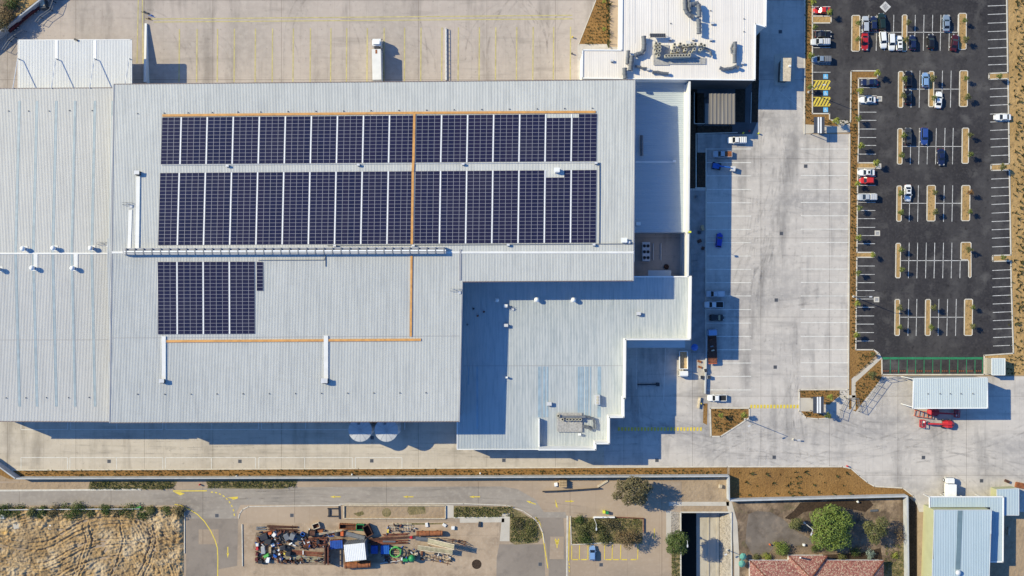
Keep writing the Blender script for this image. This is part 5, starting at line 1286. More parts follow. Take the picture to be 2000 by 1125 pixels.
# tipper
p = W(1334.5, 711, 1.5); t = T('tipper_truck', 'white tipper truck with empty brown tub half in the sun', 'truck', (p[0], p[1], 0), g, R(270.5))
chassis(t, -3.6, 3.6, (-2.4, 2.6)); cab(t, 2.75, 2.3, 1.7, 2.7, paint('white'))
mb = MB(); mb.box((-1.15, 0, 1.1), (4.9, 2.3, .12)); mb.build('tub_floor', 'timber', t, local=True)
mb = MB()
for s in (-1, 1): mb.bar((-3.6, s * 1.12, 1.2), (1.3, s * 1.12, 1.2), .12, 1.1)
mb.bar((-3.6, -1.12, 1.2), (-3.6, 1.12, 1.2), .12, 1.1); mb.bar((1.3, -1.12, 1.2), (1.3, 1.12, 1.2), .14, 1.4); mb.build('tub_side', 'white_metal', t, local=True)
# box truck
p = W(1854.5, 953, 1.5); t = T('box_truck', 'white box truck waiting by the blue-roofed building', 'truck', (p[0], p[1], 0), g, R(89))
chassis(t, -2.9, 2.9, (-1.9, 2.0)); MB().box((-.7, 0, 1.0), (3.9, 2.4, 2.2)).build('box_body', 'white_metal', t, local=True); cab(t, 2.2, 2.1, 1.5, 2.3, paint('white'))
MB().box((-2.68, .3, 1.1), (.06, .6, 1.6)).build('rear_door', 'mid_metal', t, local=True)
# blue boom lift with trailer in the shaded yard
c = W(1408, 326.5); t = T('boom_lift', 'blue boom lift straddling the shadow edge in the yard', 'boom lift', c, None, R(-9))
MB().box((-1.6, 0, .5), (2.0, 1.5, .9), top=.85).build('turret', 'machine_blue', t, local=True); mb = MB(); mb.bar((-1.2, 0, 1.5), (2.0, 0, 1.7), .38, .32); mb.bar((.4, 0, 1.8), (2.4, 0, 1.95), .25, .25); mb.build('boom', 'machine_blue', t, local=True)
MB().box((3.2, -.1, .7), (1.3, 1.4, .9), top=.95).build('basket', 'light_steel', t, local=True); MB().box((-1.4, 0, .3), (2.5, 1.7, .25)).build('base', 'dark_metal', t, local=True); wheels(t, 2.5, 2.0, (-2.2, -.6), .36, .3); MB().box((4.0, -.4, .3), (1.0, .3, .5)).build('control_box', 'mid_metal', t, local=True)
# two red boom lifts
def lift(px, py, rz, mat, label, bend=0, long=1.0):
    c = W(px, py); t = T('boom_lift', label, 'boom lift', c, 'red boom lifts by the shed', R(rz))
    MB().box((2.6, 0, .45), (2.6, 2.1, .35)).build('base', 'dark_metal', t, local=True)
    MB().loft([[(1.3, -.75, .8), (1.3, .75, .8), (1.3, .6, 1.6), (1.3, -.6, 1.6)], [(2.4, -1.1, .8), (2.4, 1.1, .8), (2.4, .95, 1.9), (2.4, -.95, 1.9)], [(3.6, -1.05, .8), (3.6, 1.05, .8), (3.6, .9, 1.8), (3.6, -.9, 1.8)], [(4.4, -.4, .8), (4.4, .4, .8), (4.4, .3, 1.4), (4.4, -.3, 1.4)]]).build('turret', mat, t, local=True)
    mb = MB(); mb.bar((3.3, .1, 1.9), (-3.0 * long, .1, 1.3), .42, .4); mb.build('boom', mat, t, local=True)
    mb = MB(); mb.bar((-3.0 * long, .1, 1.2), (-3.8 * long, .1, .9), .28, .28); mb.build('jib', 'dark_metal', t, local=True)
    b = MB(); x = -4.4 * long
    for y in (-1.0, 1.0): b.bar((x - .55, y, .4), (x + .55, y, .4), .14, .14); b.bar((x - .55, y, 1.4), (x + .55, y, 1.4), .14, .14)
    for xx in (x - .55, x + .55): b.bar((xx, -1, .4), (xx, 1, .4), .16, .16); b.bar((xx, -1, 1.4), (xx, 1, 1.4), .16, .16)
    for xx in (x - .55, x + .55):
        for y in (-1, 0, 1): b.box((xx, y, .4), (.12, .12, 1.0))
    b.build('basket_rail', mat, t, local=True); MB().box((x, 0, .3), (1.1, 2.0, .1)).build('basket_floor', 'mid_metal', t, local=True); MB().box((x + .3, .5, 1.0), (.4, .5, .4)).build('control_box', 'white_metal', t, local=True)
    wheels(t, 3, 2.3, (1.6, 3.6), .42, .34)
lift(1829, 827, -1.5, 'lift_red', 'bright red boom lift standing in the sun'); lift(1838, 805, 176, 'lift_red', 'dark red boom lift in the shade of the equipment shed', 0, .92)
c = W(1800, 808); t = T('scissor_lift', 'orange scissor lift deck beside the equipment shed', 'scissor lift', c, None, R(-8))
mb = MB()
for y in (-.8, .8): mb.bar((-2.4, y, 1.0), (2.4, y, 1.0), .14, .14)
for x in (-2.4, -1.2, 0, 1.2, 2.4): mb.bar((x, -.8, 1.0), (x, .8, 1.0), .14, .12); mb.box((x, -.8, .3), (.1, .1, .75)); mb.box((x, .8, .3), (.1, .1, .75))
mb.build('guard_rail', 'lift_orange', t, local=True); MB().box((0, 0, .55), (4.8, 1.5, .12)).build('platform', 'grate_grey', t, local=True); MB().box((0, 0, .2), (4.0, 1.4, .35)).build('base', 'rust_dark', t, local=True); wheels(t, 3, 1.5, (-1.6, 1.6), .28, .2)
# long red trailer in the shaded lane
c = W(49, 36); t = T('flat_trailer', 'long dark red flat trailer in the shaded lane', 'trailer', c, None, R(40))
MB().box((0, 0, .9), (11.4, 1.9, .25)).build('deck', 'trailer_red', t, local=True)
for x in (-3.6, 1.6): MB().box((x, 0, 1.15), (4.2 if x > 0 else 3.2, 1.7, .5), top=.96).build('load', 'trailer_red', t, local=True)
MB().box((-1.6, .3, 1.15), (.7, .7, .6)).build('winch', 'light_steel', t, local=True); wheels(t, 9, 1.9, (-4.2, -3.1, 3.2, 4.3), .42, .3)
c = W(89, 4); t = T('parked_van', 'dark van at the north end of the shaded lane', 'van', c, None, R(95))
MB().loft([loopx(x, .95 * k, .3, z, .85) for x, k, z in ((-2.4, .9, 1.7), (-2.3, 1, 2.0), (1.0, 1, 2.0), (1.5, .98, 1.6), (2.2, .95, 1.1), (2.4, .85, .8))]).build('body', paint('dark grey'), t, local=True)
MB().box((-.6, 0, 2.0), (2.2, 1.2, .12)).build('roof_rack', 'pale_timber', t, local=True); wheels(t, 4, 1.9, (-1.4, 1.5)); MB().face([(1.05, -.7, 2.0), (1.05, .7, 2.0), (1.52, .75, 1.62), (1.52, -.75, 1.62)]).build('windscreen', 'car_glass', t, local=True)
# ------------------------------------------------------------------ street furniture
def pole(px, py, h, label, ang=0, mat='mid_metal'):
    c = W(px, py); t = T('light_pole', label, 'light pole', c, 'tall light poles')
    MB().tube([(c[0], c[1], 0), (c[0], c[1], h)], .13, 8, 0, .075).build('pole', mat, t)
    MB().lathe(c, [(.35, 0), (.35, .25), (.2, .3)], 10).build('footing', 'kerb_concrete', t)
    e = (c[0] + 1.3 * math.cos(R(ang)), c[1] + 1.3 * math.sin(R(ang)), h + .1)
    MB().tube([(c[0], c[1], h - .05), e], .06, 6).build('arm', mat, t); MB().box((e[0], e[1], h), (.75, .34, .15), R(ang)).build('lamp', 'light_steel', t)
pole(1666.5, 579, 9.5, 'light pole in the mulch strip west of the car park', 0); pole(1455, 819, 9.5, 'light pole at the corner of the triangular mulch bed', 200); pole(1579, 180, 9.5, 'light pole by the yellow-hatched accessible bays', 0)
pole(1160, 1011, 7.5, 'pale light pole among the southern shrubs', 270, 'light_steel'); pole(1571, 1021, 7.5, 'pale light pole between two garden trees', 250, 'light_steel'); pole(1333, 1043, 7.5, 'pale light pole in the canal-side tree', 270, 'light_steel'); pole(1549, 858, 1.0, 'short lamp bollard on the open yard', 0)
def grate(px, py, s, label, lid=False, z=.03):
    c = W(px, py); t = T('stormwater_drain' if lid else 'drain_grate', label, 'drain', (c[0], c[1], 0), 'pale drain lids' if lid else 'dark drain grates')
    MB().box((c[0], c[1], 0), (s, s, z)).build('frame', 'kerb_concrete' if lid else 'mid_metal', t)
    mb = MB(); k = s * .62 if lid else s * .84
    mb.box((c[0], c[1], z), (k, k, .012)); mb.build('cover', 'grate_grey' if lid else 'dark_metal', t)
    b = MB()
    for i in (-1, 0, 1): b.bar((c[0] - k / 2, c[1] + i * k * .3, z + .012), (c[0] + k / 2, c[1] + i * k * .3, z + .012), k * .09, .012)
    b.build('bars', 'mid_metal', t)
for i, (x, y, lab) in enumerate(((1573.5, 324.5, 'between the east truck bays near the footbridge shelter'), (1526, 456, 'in the middle of the truck yard, northern one'), (1516, 586, 'in the middle of the truck yard, central one'), (1514, 717, 'in the middle of the truck yard, southern one'), (1524, 62, 'north of the gatehouse'),
    (1512, 893, 'near the wide mulch bed'), (1803.5, 893.5, 'in the open southern yard'), (1917, 939, 'by the lean-to shed'), (1283, 899, 'under the wing corner shadow'), (984, 899, 'at the edge of the wing shadow'), (726, 900, 'in the easternmost white bay'), (468.5, 901, 'in a white bay midway along'), (213, 901, 'in a white bay at the west'), (727, 855, 'between the water tanks'))): grate(x, y, 1.0, 'square dark drain grate ' + lab)
for x, y, lab in ((423.5, 1007, 'where the southern roads meet'), (570, 1006.5, 'on the slab north of the scrap'), (1055, 1102, 'in the dark asphalt bay'), (1174, 1103, 'below the pale blue hatchback'), (645, 1001, 'by the narrow kerbed gate'), (937, 1026, 'east of the rusty tank')): grate(x, y, 1.0, 'square dark drain grate ' + lab)
for x, y, lab in ((1717.5, 193, 'beside the white sedan'), (1716, 324.5, 'at the end of the small island'), (1713.5, 455.5, 'halfway down the west aisle'), (1712, 585, 'by the light pole shadow')): grate(x, y, 1.5, 'pale square drain lid ' + lab, True)
c = W(1729, 13.5); t = T('drain_pit', 'white-edged diamond-shaped pit cover at the top of the car park', 'drain', c, None, R(45))
MB().box((0, 0, 0), (2.25, 2.25, .06)).build('frame', 'white_paint', t, local=True); MB().box((0, 0, .06), (1.45, 1.45, .02)).build('cover', 'grate_grey', t, local=True)
for i in (-.4, 0, .4): MB().bar((-.6, i, .08), (.6, i, .08), .08, .02).build('bar', 'mid_metal', t, local=True)
def bollard(px, py, mat, label, h=1.0, r=.14, cat='bollard'):
    c = W(px, py); mb = MB(); mb.lathe(c, [(r * 1.2, 0), (r * 1.2, .06), (r, .08), (r, h - .08), (r * .7, h)], 10); return single('bollard', mb, mat, label, cat, 'bollards')
for x, y, m, lab in ((1118, 73, 'yellow_paint', 'yellow bollard at the mulch triangle tip'), (1117, 105, 'dark_metal', 'black bollard at the east end of the dock lines'), (1463, 256, 'lift_red', 'red bollard in the shaded courtyard corner'), (1481, 261, 'hivis', 'yellow bollard at the courtyard shadow edge'), (1451, 260, 'hivis', 'yellow bollard inside the courtyard shade'),
    (1654, 910, 'lift_red', 'red and dark bollard at the tip of the wide mulch bed'), (1369, 788, 'yellow_paint', 'yellow bollard at the thin mulch strip'), (391, 946, 'lift_red', 'red bollard at the driveway gap in the wall'), (688, 926, 'white_metal', 'white post with red top in the narrow mulch strip'), (938, 924, 'white_metal', 'white post further east in the narrow mulch strip'),
    (463, 929, 'white_metal', 'white post in the west of the narrow mulch strip'), (1503, 1063, 'lift_orange', 'orange ball marker in the garden')): bollard(x, y, m, lab, .9, .2)
for i, (x, y, r) in enumerate(((1376.5, 723, 10), (1369, 736, 0), (1383, 736, 5))):
    c = W(x, y); t = T('wheelie_bin', f'white wheeled bin with dark lid by the footpath end, {ORD[i]} from the north', 'bin', c, 'wheeled bins', R(r))
    MB().box((0, 0, .1), (.75, .85, .95), top=1.1).build('body', 'white_metal', t, local=True); MB().box((.04, 0, 1.05), (.85, .9, .1)).build('lid', 'dark_metal', t, local=True)
    for s in (-.3, .3): MB().tube([(-.3, s - .05, .12), (-.3, s + .05, .12)], .12, 8).build('wheel', 'black_rubber', t, local=True)
c = W(1354, 677.5); t = T('patio_umbrella', 'bright blue round umbrella near the tipper truck', 'umbrella', c)
MB().lathe((c[0], c[1], 2.0), [(1.0, 0), (1.0, .05), (.5, .4), (.05, .6)], 10).build('canopy', 'machine_blue', t); MB().tube([c, (c[0], c[1], 2.5)], .05).build('pole', 'light_steel', t); MB().lathe(c, [(.35, 0), (.35, .1)], 12).build('base', 'dark_metal', t)
mb = MB(); a, b = W(1245, 751), W(1284, 750.5); mb.bar(a, b, .3, .5); mb.box((b[0], b[1], 0), (.9, .9, 1.1)); single('boom_gate', mb, 'dark_metal', 'black boom gate lying across the shaded dock', 'boom gate')
mb = MB(); a, b = W(1367, 776), W(1364, 797); mb.bar(a, b, .7, .5); mb.bar(a[:2] + (.5,), b[:2] + (.5,), .3, .25); single('kerb_barrier', mb, 'pale_timber', 'pale timber barrier stack beside the footpath', 'barrier')
for x, y in ((1366, 706), (1367, 717)):
    c = W(x, y); mb = MB(); mb.box(c, (1.1, .6, .3), R(-20)); mb.box((c[0], c[1], .3), (.9, .4, .12), R(-16)); single('timber_stack', mb, 'rust_orange', 'small orange-brown timber stack on the footpath, ' + ('northern one' if y < 710 else 'southern one'), 'timber')
mb = MB(); a, b = W(1379.5, 645), W(1376, 768); mb.bar(a, b, .35, 1.1); single('low_wall', mb, 'wall_concrete', 'low pale wall between footpath and yard bays', 'wall')
for i in range(12):
    for k in (3.5, 7.5, 11.5):
        c = W(1723 + i * 16.4 + k, 724.5); mb = MB(); mb.box(c, (.32, .36, .12), top=.8)
        single('wheel_stop', mb, 'rust_orange', f'small red-brown wheel stop at the foot of the {ORD[i]} green bay, {("west", "middle", "east")[(k > 4) + (k > 8)]} one', 'wheel stop', 'wheel stops in the green bays')
for i, (x, y, rz, m) in enumerate(((289, 26, -30, 'dark_metal'), (296, 30, -20, 'machine_blue'), (291, 36, -35, 'rust_dark'), (282, 23, 20, 'dark_metal'))):
    c = W(x, y); mb = MB(); mb.bar((c[0] - .9, c[1], .02), (c[0] + .9, c[1] - .5, .02), .14, .15); mb.box(c, (.3, .3, .4)); single('bicycle_rack', mb, m, 'small dark rack beside the dock lines, ' + ('northern one', 'blue one', 'southern brown one', 'one by the yellow line')[i], 'rack')
# ------------------------------------------------------------------ mulch islands
def island(pts, label):
    q = [XY(*p) for p in pts]; t = T('planting_island', label, 'traffic island', Vector(q[0] + (0,)).lerp(Vector(q[2] + (0,)), .5), 'planted islands in the car park')
    o_ = []
    pc = ccw(q)
    for i in range(len(pc)):
        a, b, c = Vector(pc[i - 1]), Vector(pc[i]), Vector(pc[(i + 1) % len(pc)])
        for k, e in (((a - b), .3), ((c - b), .3)): o_.append(tuple(b + k.normalized() * min(.35, k.length * .4)))
    in_ = inset(o_, .24); mb = MB(); n = len(o_)
    for i in range(n):
        j = (i + 1) % n
        A, B_, C, D = o_[i], o_[j], in_[j], in_[i]
        mb.face([A + (.16,), B_ + (.16,), C + (.16,), D + (.16,)]); mb.face([A + (0,), B_ + (0,), B_ + (.16,), A + (.16,)]); mb.face([D + (.16,), C + (.16,), C + (.05,), D + (.05,)])
    mb.build('kerb', 'kerb_concrete', t); mb = MB(); mb.face([p + (.11,) for p in in_]); mb.build('mulch', 'straw_mulch', t)
rect = lambda a, b, c, d: [(a, b), (c, b), (c - .8, d), (a - .8, d)]
for (r, w_, bl) in ((rect(1663, 29.5, 1680, 101), 'western', 'north'), (rect(1761.5, 28.5, 1772, 101), 'narrow middle', 'north'), (rect(1871.5, 25.5, 1888, 97.5), 'eastern', 'north'), (rect(1754, 139, 1764.5, 211), 'western', 'second'), (rect(1813.5, 139, 1824.5, 209.5), 'middle', 'second'), (rect(1873.5, 137.5, 1890.5, 209), 'eastern', 'second'),
    (rect(1752.5, 250.5, 1763, 321.5), 'western', 'third'), (rect(1878.5, 249.5, 1892.5, 320), 'eastern', 'third'), (rect(1751, 362.5, 1761.5, 433), 'western', 'fourth'), (rect(1810, 361.5, 1827.5, 432.5), 'wide middle', 'fourth'), (rect(1877.5, 361.5, 1895, 432), 'eastern', 'fourth'),
    (rect(1749, 474.5, 1759.5, 543.5), 'western', 'fifth'), ([(1876, 472.5), (1897, 472.5), (1897, 543), (1891, 543), (1891, 508), (1875.5, 508)], 'L-shaped eastern', 'fifth'), (rect(1747.3, 584, 1757.8, 656), 'western', 'sixth'), (rect(1806.8, 584, 1818, 656), 'middle', 'sixth'), (rect(1883, 583.5, 1900, 656), 'eastern', 'sixth')):
    island(r, f'{w_} mulch island of the {bl} block of bays')
mb = MB(); mb.face([(x, y, .06) for x, y in ccw([XY(*p) for p in ((1587, 32), (1622, 32), (1622, 44.5), (1587, 44.5))])]); 
for q in ([(1675, 318.6), (1710, 318.6), (1710, 328), (1675, 328)], [(1673.5, 493.5), (1707.5, 493.5), (1707.5, 502), (1673.5, 502)], [(1932, 144), (1969, 143), (1969, 153), (1932, 154.3)], [(1936, 322), (1973, 321), (1973, 331.5), (1936, 332.5)], [(1939, 499.5), (1975, 498.5), (1975, 509), (1939, 510)]):
    mb.face([(x, y, .06) for x, y in ccw([XY(*p) for p in q])])
structure('garden_bed_spur', mb, 'straw_mulch')
# ------------------------------------------------------------------ trees and plants
def crown(mb, lobes, n, size, rng, shell=.55, droop=0.0):
    """Leaf clumps through a crown made of several lobes (x, y, z, rx, ry, rz)."""
    tot = sum(l[3] * l[4] for l in lobes)
    for l in lobes:
        k = max(4, int(n * l[3] * l[4] / tot))
        for _ in range(k):
            u = rng.uniform(-1, 1); a = rng.uniform(0, 6.283); r = shell + (1 - shell) * rng.random() ** .6
            s_ = math.sqrt(1 - u * u)
            d = Vector((s_ * math.cos(a), s_ * math.sin(a), u))
            j = 1 + .38 * noise.noise(d * 2.6 + Vector(l[:3]))
            p = Vector(l[:3]) + Vector((d.x * l[3], d.y * l[4], d.z * l[5])) * r * j
            nn = (d + Vector((rng.uniform(-.9, .9), rng.uniform(-.9, .9), rng.uniform(-.3, 1.1)))).normalized()
            t1 = nn.orthogonal().normalized(); t2 = nn.cross(t1); ro = rng.uniform(0, 6.283)
            e1 = t1 * math.cos(ro) + t2 * math.sin(ro); e2 = nn.cross(e1); sz = size * rng.uniform(.6, 1.35)
            mb.add([p - e1 * sz * .5, p + e2 * sz * .28 - nn * droop * sz, p + e1 * sz * .5, p - e2 * sz * .28 + nn * droop * sz * .3], [(0, 1, 2, 3)])
def trunk(mb, h, r, limbs, rng, spread, up):
    mb.tube([(0, 0, -.05), (rng.uniform(-.05, .05) * h, 0, h * .5), (0, 0, h)], r, 8, 0, r * .6)
    for i in range(limbs):
        a = 6.283 * i / limbs + rng.uniform(-.4, .4); s0 = h * rng.uniform(.65, .98)
        e = (math.cos(a) * spread * rng.uniform(.5, .9), math.sin(a) * spread * rng.uniform(.5, .9), s0 + up * rng.uniform(.5, 1))
        mb.tube([(0, 0, s0), (e[0] * .5, e[1] * .5, s0 + (e[2] - s0) * .6), e], r * .5, 6, 0, r * .14)
def tree(name, px, py, label, cat, leaf, lobes, n, size, th, tr, limbs, spread, up, seed, bark='bark', group=None, zc=None):
    rng = random.Random(seed)
    zc = zc if zc is not None else lobes[0][2]
    c = W(px, py, zc); t = T(name, label, cat, (c[0], c[1], 0), group)
    m = MB(); trunk(m, th, tr, limbs, rng, spread, up); m.build('trunk', bark, t, local=True)
    m = MB(); crown(m, lobes, n, size, rng); m.build('crown', leaf, t, local=True)
    return t
GT = 'young trees in the car park'
protos = []
for i, lf in enumerate(('leaf_young', 'leaf_young', 'leaf_olive', 'leaf_lime', 'leaf_rust')):
    rng = random.Random(40 + i); t = T('young_tree', 'x', 'tree', (0, 0, 0), GT)
    m = MB(); trunk(m, 1.7, .06, 5, rng, .8, 1.0); m.build('trunk', 'pale_bark', t, local=True)
    m = MB(); crown(m, [(0, 0, 2.5, .72, .66, .8), (rng.uniform(-.5, .5), .45, 2.3, .45, .45, .4), (-.45, rng.uniform(-.5, .3), 2.4, .45, .5, .45), (.45, -.35, 2.6, .42, .4, .4)], 330, .30, rng, .25); m.build('crown', lf, t, local=True)
    protos.append([t, False])
def young(px, py, label, k=None, s=1.0):
    k = random.randrange(3) if k is None else k
    c = W(px, py, 2.4 * s); loc = (c[0], c[1], 0.03); rz = random.uniform(0, 6.28); s *= random.uniform(.9, 1.12)
    p = protos[k]
    if not p[1]:
        p[1] = True; t = p[0]; t.location = loc; t.rotation_euler = (0, 0, rz); t.scale = (s, s, s); t['label'] = label
    else: dup(p[0], loc, rz, (s, s, s), label, 'tree', GT)
for bl, ts in (('north', ((1676, 45, 'western'), (1676, 77, 'western'), (1774.5, 43, 'narrow middle'), (1770.5, 76, 'narrow middle'), (1885, 40, 'eastern'), (1885, 77, 'eastern'))), ('second', ((1766, 154, 'western'), (1765, 187, 'western'), (1821, 153, 'middle'), (1825, 190, 'middle'), (1888, 153, 'eastern'), (1889, 189, 'eastern'))),
    ('third', ((1765.5, 265, 'western'), (1762, 303, 'western'), (1896.5, 263, 'eastern'), (1896, 301, 'eastern'))), ('fourth', ((1759.5, 377, 'western'), (1760, 415, 'western'), (1827, 376.5, 'wide middle'), (1827, 413.5, 'wide middle'), (1895, 413, 'eastern'))),
    ('fifth', ((1760.5, 488, 'western'), (1762, 527, 'western'), (1893.5, 487, 'L-shaped eastern'))), ('sixth', ((1756.5, 602, 'western'), (1758.5, 639, 'western'), (1822.5, 601, 'middle'), (1818, 639, 'middle'), (1901, 600, 'eastern'), (1900.5, 638, 'eastern')))):
    for i, (x, y, isl) in enumerate(ts):
        sib = [q for q in ts if q[2] == isl]
        young(x, y, f'{"upper" if len(sib) > 1 and (x, y, isl) == sib[0] else "lower" if len(sib) > 1 else "single"} young tree on the {isl} island of the {bl} block', 2 if i % 3 == 2 else None)
young(1894.5, 376, 'rust-coloured young tree on the eastern island of the fourth block', 4)
for i, y in enumerate((149, 325.5, 503)): young((1953, 1957.5, 1960.5)[i], y, f'young tree on the small east-side spur, {ORD[i]} from the north')
for i, (x, y) in enumerate(((1588, 4), (1592, 53), (1583, 109), (1583, 170))): young(x, y, f'yellow-green young tree in the west mulch strip, {ORD[i]} from the north', 3 if i % 2 == 0 else 0)
young(1620, 25, 'young tree at the tip of the small west island', 3)
for i, (x, y) in enumerate(((1681, 178), (1677.5, 232), (1681, 285), (1676, 358), (1679.5, 407), (1677, 463.5), (1677, 532.5), (1675, 592), (1672.5, 654.5))): young(x, y, f'lime-green young tree in the long mulch strip, {ORD[i]} from the north', (3, 0, 3, 3, 0)[i % 5], 1.05)
young(1714, 142, 'lime-green young tree at the tip of the L-shaped strip', 3, 1.1); young(1711, 319, 'lime-green young tree on the spur above the white sedan', 3, 1.15); young(1706, 498.5, 'lime-green young tree on the lower spur of the strip', 3, 1.05)
young(1634, 236, 'lime-green young tree at the north shelter', 3, 1.15); young(1622, 775, 'young tree above the south shelter', 3, 1.0); young(1618, 811, 'young tree below the south shelter', 0, 1.15); young(1704, 731, 'bushy young tree on the ramp bed', 2, 1.2); young(1706, 691, 'small young tree at the head of the ramp', 2, .8)
young(1408, 811, 'young tree near the west tip of the triangular bed', 3, 1.0); young(1453, 811, 'leafy young tree at the east corner of the triangular bed', 3, 1.2); young(1180, 2, 'lime shrub at the top of the mulch triangle', 3, .7); young(1180, 56, 'green shrub in the middle of the mulch triangle', 3, .7)
# larger trees south of the wall
tree('gum_tree', 1237, 960, 'big grey-green gum tree by the long wall', 'tree', 'leaf_gum', [(.6, .2, 6.4, 3.7, 3.4, 2.6), (3.2, 1.2, 6.6, 2.2, 2.0, 1.8), (2.2, -2.2, 5.6, 2.0, 1.9, 1.5), (-2.9, 1.2, 5.4, 2.0, 1.8, 1.3), (-4.2, -1.5, 4.8, 1.6, 1.3, .9), (-1.2, -2.6, 5.4, 2.0, 1.6, 1.3), (0, 2.6, 6.2, 2.3, 1.5, 1.4)], 5200, .5, 3.2, .33, 9, 3.4, 2.6, 11, 'pale_bark')
tree('round_tree', 1625, 1031, 'large round bright green tree in the house garden', 'tree', 'leaf_green', [(0, 0, 5.6, 4.8, 5.0, 3.2), (-2.9, 2.6, 5.4, 3.1, 2.9, 2.2), (3.1, 1.8, 5.6, 2.9, 3.0, 2.2), (-2.7, -3.0, 5.2, 3.0, 2.9, 2.2), (2.6, -3.3, 5.3, 3.0, 2.9, 2.1), (.3, 4.6, 5.0, 2.7, 1.9, 1.8), (0, -5.0, 4.8, 2.6, 2.0, 1.7)], 9500, .5, 2.6, .34, 8, 3.2, 2.4, 12)
tree('canal_tree', 1323, 1061, 'dense dark green tree leaning over the canal', 'tree', 'leaf_dark', [(0, 0, 5.6, 2.7, 2.7, 2.3), (1.4, 1.3, 5.8, 1.8, 1.8, 1.5), (-1.5, 1.0, 5.4, 1.8, 1.9, 1.5), (1.2, -1.6, 5.3, 1.8, 1.7, 1.5), (-1.3, -1.6, 5.2, 1.8, 1.7, 1.4), (.3, 2.5, 5.2, 1.4, 1.1, 1.1)], 4800, .42, 2.8, .25, 7, 2.0, 2.2, 13)
tree('olive_tree', 1709, 1037, 'loose olive-green tree near the corner of the garden wall', 'tree', 'leaf_olive', [(0, -.5, 4.8, 2.3, 2.4, 1.9), (2.0, 2.2, 5.0, 1.9, 1.8, 1.5), (-1.6, 1.2, 4.4, 1.7, 1.7, 1.4), (2.2, -.4, 4.5, 1.5, 1.5, 1.2), (.2, -2.6, 4.2, 1.6, 1.4, 1.2)], 2900, .42, 2.4, .2, 7, 2.2, 2.0, 14)
tree('small_tree', 1554, 1023, 'small round olive tree west of the big green tree', 'tree', 'leaf_olive', [(0, 0, 3.0, 1.6, 1.6, 1.3), (.8, .6, 3.2, 1.1, 1.1, .9), (-.8, -.6, 2.8, 1.1, 1.1, .9), (.5, -1.1, 2.8, 1.0, .9, .8)], 1300, .36, 1.5, .14, 6, 1.2, 1.2, 15)
tree('bare_tree', 1223, 1050, 'wide brown thin-leaved tree above the yellow bays', 'tree', 'leaf_brown', [(0, 0, 4.3, 2.4, 2.2, 1.5), (2.2, 1.0, 4.3, 1.9, 1.7, 1.2), (-2.0, .2, 4.0, 1.7, 1.7, 1.2), (.6, -2.0, 3.9, 1.7, 1.5, 1.1), (3.0, -.6, 4.0, 1.4, 1.2, 1.0)], 2300, .36, 2.2, .2, 9, 3.0, 1.6, 16)
tree('bare_tree', 1760, 1050, 'bare purplish twiggy tree by the garden wall', 'tree', 'leaf_brown', [(0, 0, 2.6, 1.2, 1.9, 1.0), (-1.0, 1.8, 2.4, .9, 1.0, .8)], 240, .3, 1.5, .14, 12, 2.0, 1.6, 17)
def bush(px, py, leaf, label, r, h, n, seed, size=.32, k=3, z0=0.0):
    rng = random.Random(seed); lb = [(rng.uniform(-.6, .6) * r, rng.uniform(-.6, .6) * r, h * rng.uniform(.45, .6), r * rng.uniform(.55, .8), r * rng.uniform(.5, .75), h * .5) for _ in range(k)] + [(0, 0, h * .5, r * .7, r * .7, h * .5)]
    c = W(px, py, z0 + h * .6); m = MB(); crown(m, lb, n, size, rng, .3)
    t = T('garden_bush', label, 'bush', (c[0], c[1], z0)); m.build('foliage', leaf, t, local=True)
    m = MB(); trunk(m, h * .45, .06, 5, rng, r * .5, h * .3); m.build('stem', 'bark', t, local=True)
for i, a in enumerate(((1533, 1076, 'leaf_green', 'bright green bush against the house roof', 2.6, 2.6, 1300), (1519, 1064, 'leaf_lime', 'yellowish bush above the bright green one', 1.3, 1.8, 450), (1495, 1086, 'leaf_lime', 'low lime bush at the west end of the house', 1.6, 1.4, 550), (1476, 1088, 'leaf_olive', 'low olive bush near the teal umbrellas', 1.3, 1.2, 380),
    (1591, 1073, 'leaf_dark', 'dark green bush between pole and big tree', 1.5, 1.9, 520), (1645, 1085, 'leaf_olive', 'olive bush behind the middle of the house', 1.7, 1.5, 480), (1671, 1077, 'leaf_dark', 'dark low bush under the big tree', 1.9, 1.4, 480), (1703, 1083, 'leaf_silver', 'silvery blue bush at the east end of the house', 1.7, 1.9, 560), (1748, 1086, 'leaf_lime', 'small lime bush by the bare twiggy tree', 1.0, .9, 260),
    (1135, 1036, 'leaf_olive', 'olive shrub mass at the west end of the southern bed', 2.6, 1.9, 1100), (1165, 1030, 'leaf_olive', 'olive shrub mass under the pale light pole', 2.8, 2.0, 1200), (1196, 1026, 'leaf_gum', 'grey-green shrub mass in the southern bed', 2.6, 1.9, 1000), (1145, 1054, 'leaf_dark', 'dark shrub mass above the yellow bays', 2.3, 1.6, 800), (1178, 1050, 'leaf_olive', 'olive shrub beside the brown thin-leaved tree', 2.2, 1.7, 800), (1128, 1018, 'leaf_dark', 'dark shrub at the north-west corner of the southern bed', 1.8, 1.6, 600),
    (1012, 1025, 'leaf_gum', 'scruffy grey-green shrub inside the curved kerb', 2.2, 1.0, 500), (1035, 1040, 'leaf_olive', 'scruffy olive shrub near the yellow kerb line', 1.9, 1.0, 420))):
    bush(*a[:4], a[4], a[5], a[6], 60 + i)
for i in range(15):
    x = 6 + i * 24.2 + (i % 3) * 3
    bush(x, 999 + (i * 5 % 4) - 1, ('leaf_dark', 'leaf_dark', 'leaf_olive', 'leaf_dark', 'leaf_gum')[i % 5], f'ragged roadside bush north of the dirt lot, {ORD[i]} from the west', (2.4, 1.5, 2.0, 2.7, 1.7)[i * 3 % 5], (1.3, .8, 1.7, 1.0)[i % 4], (1300, 700, 1000)[i % 3], 90 + i, .34, 9)
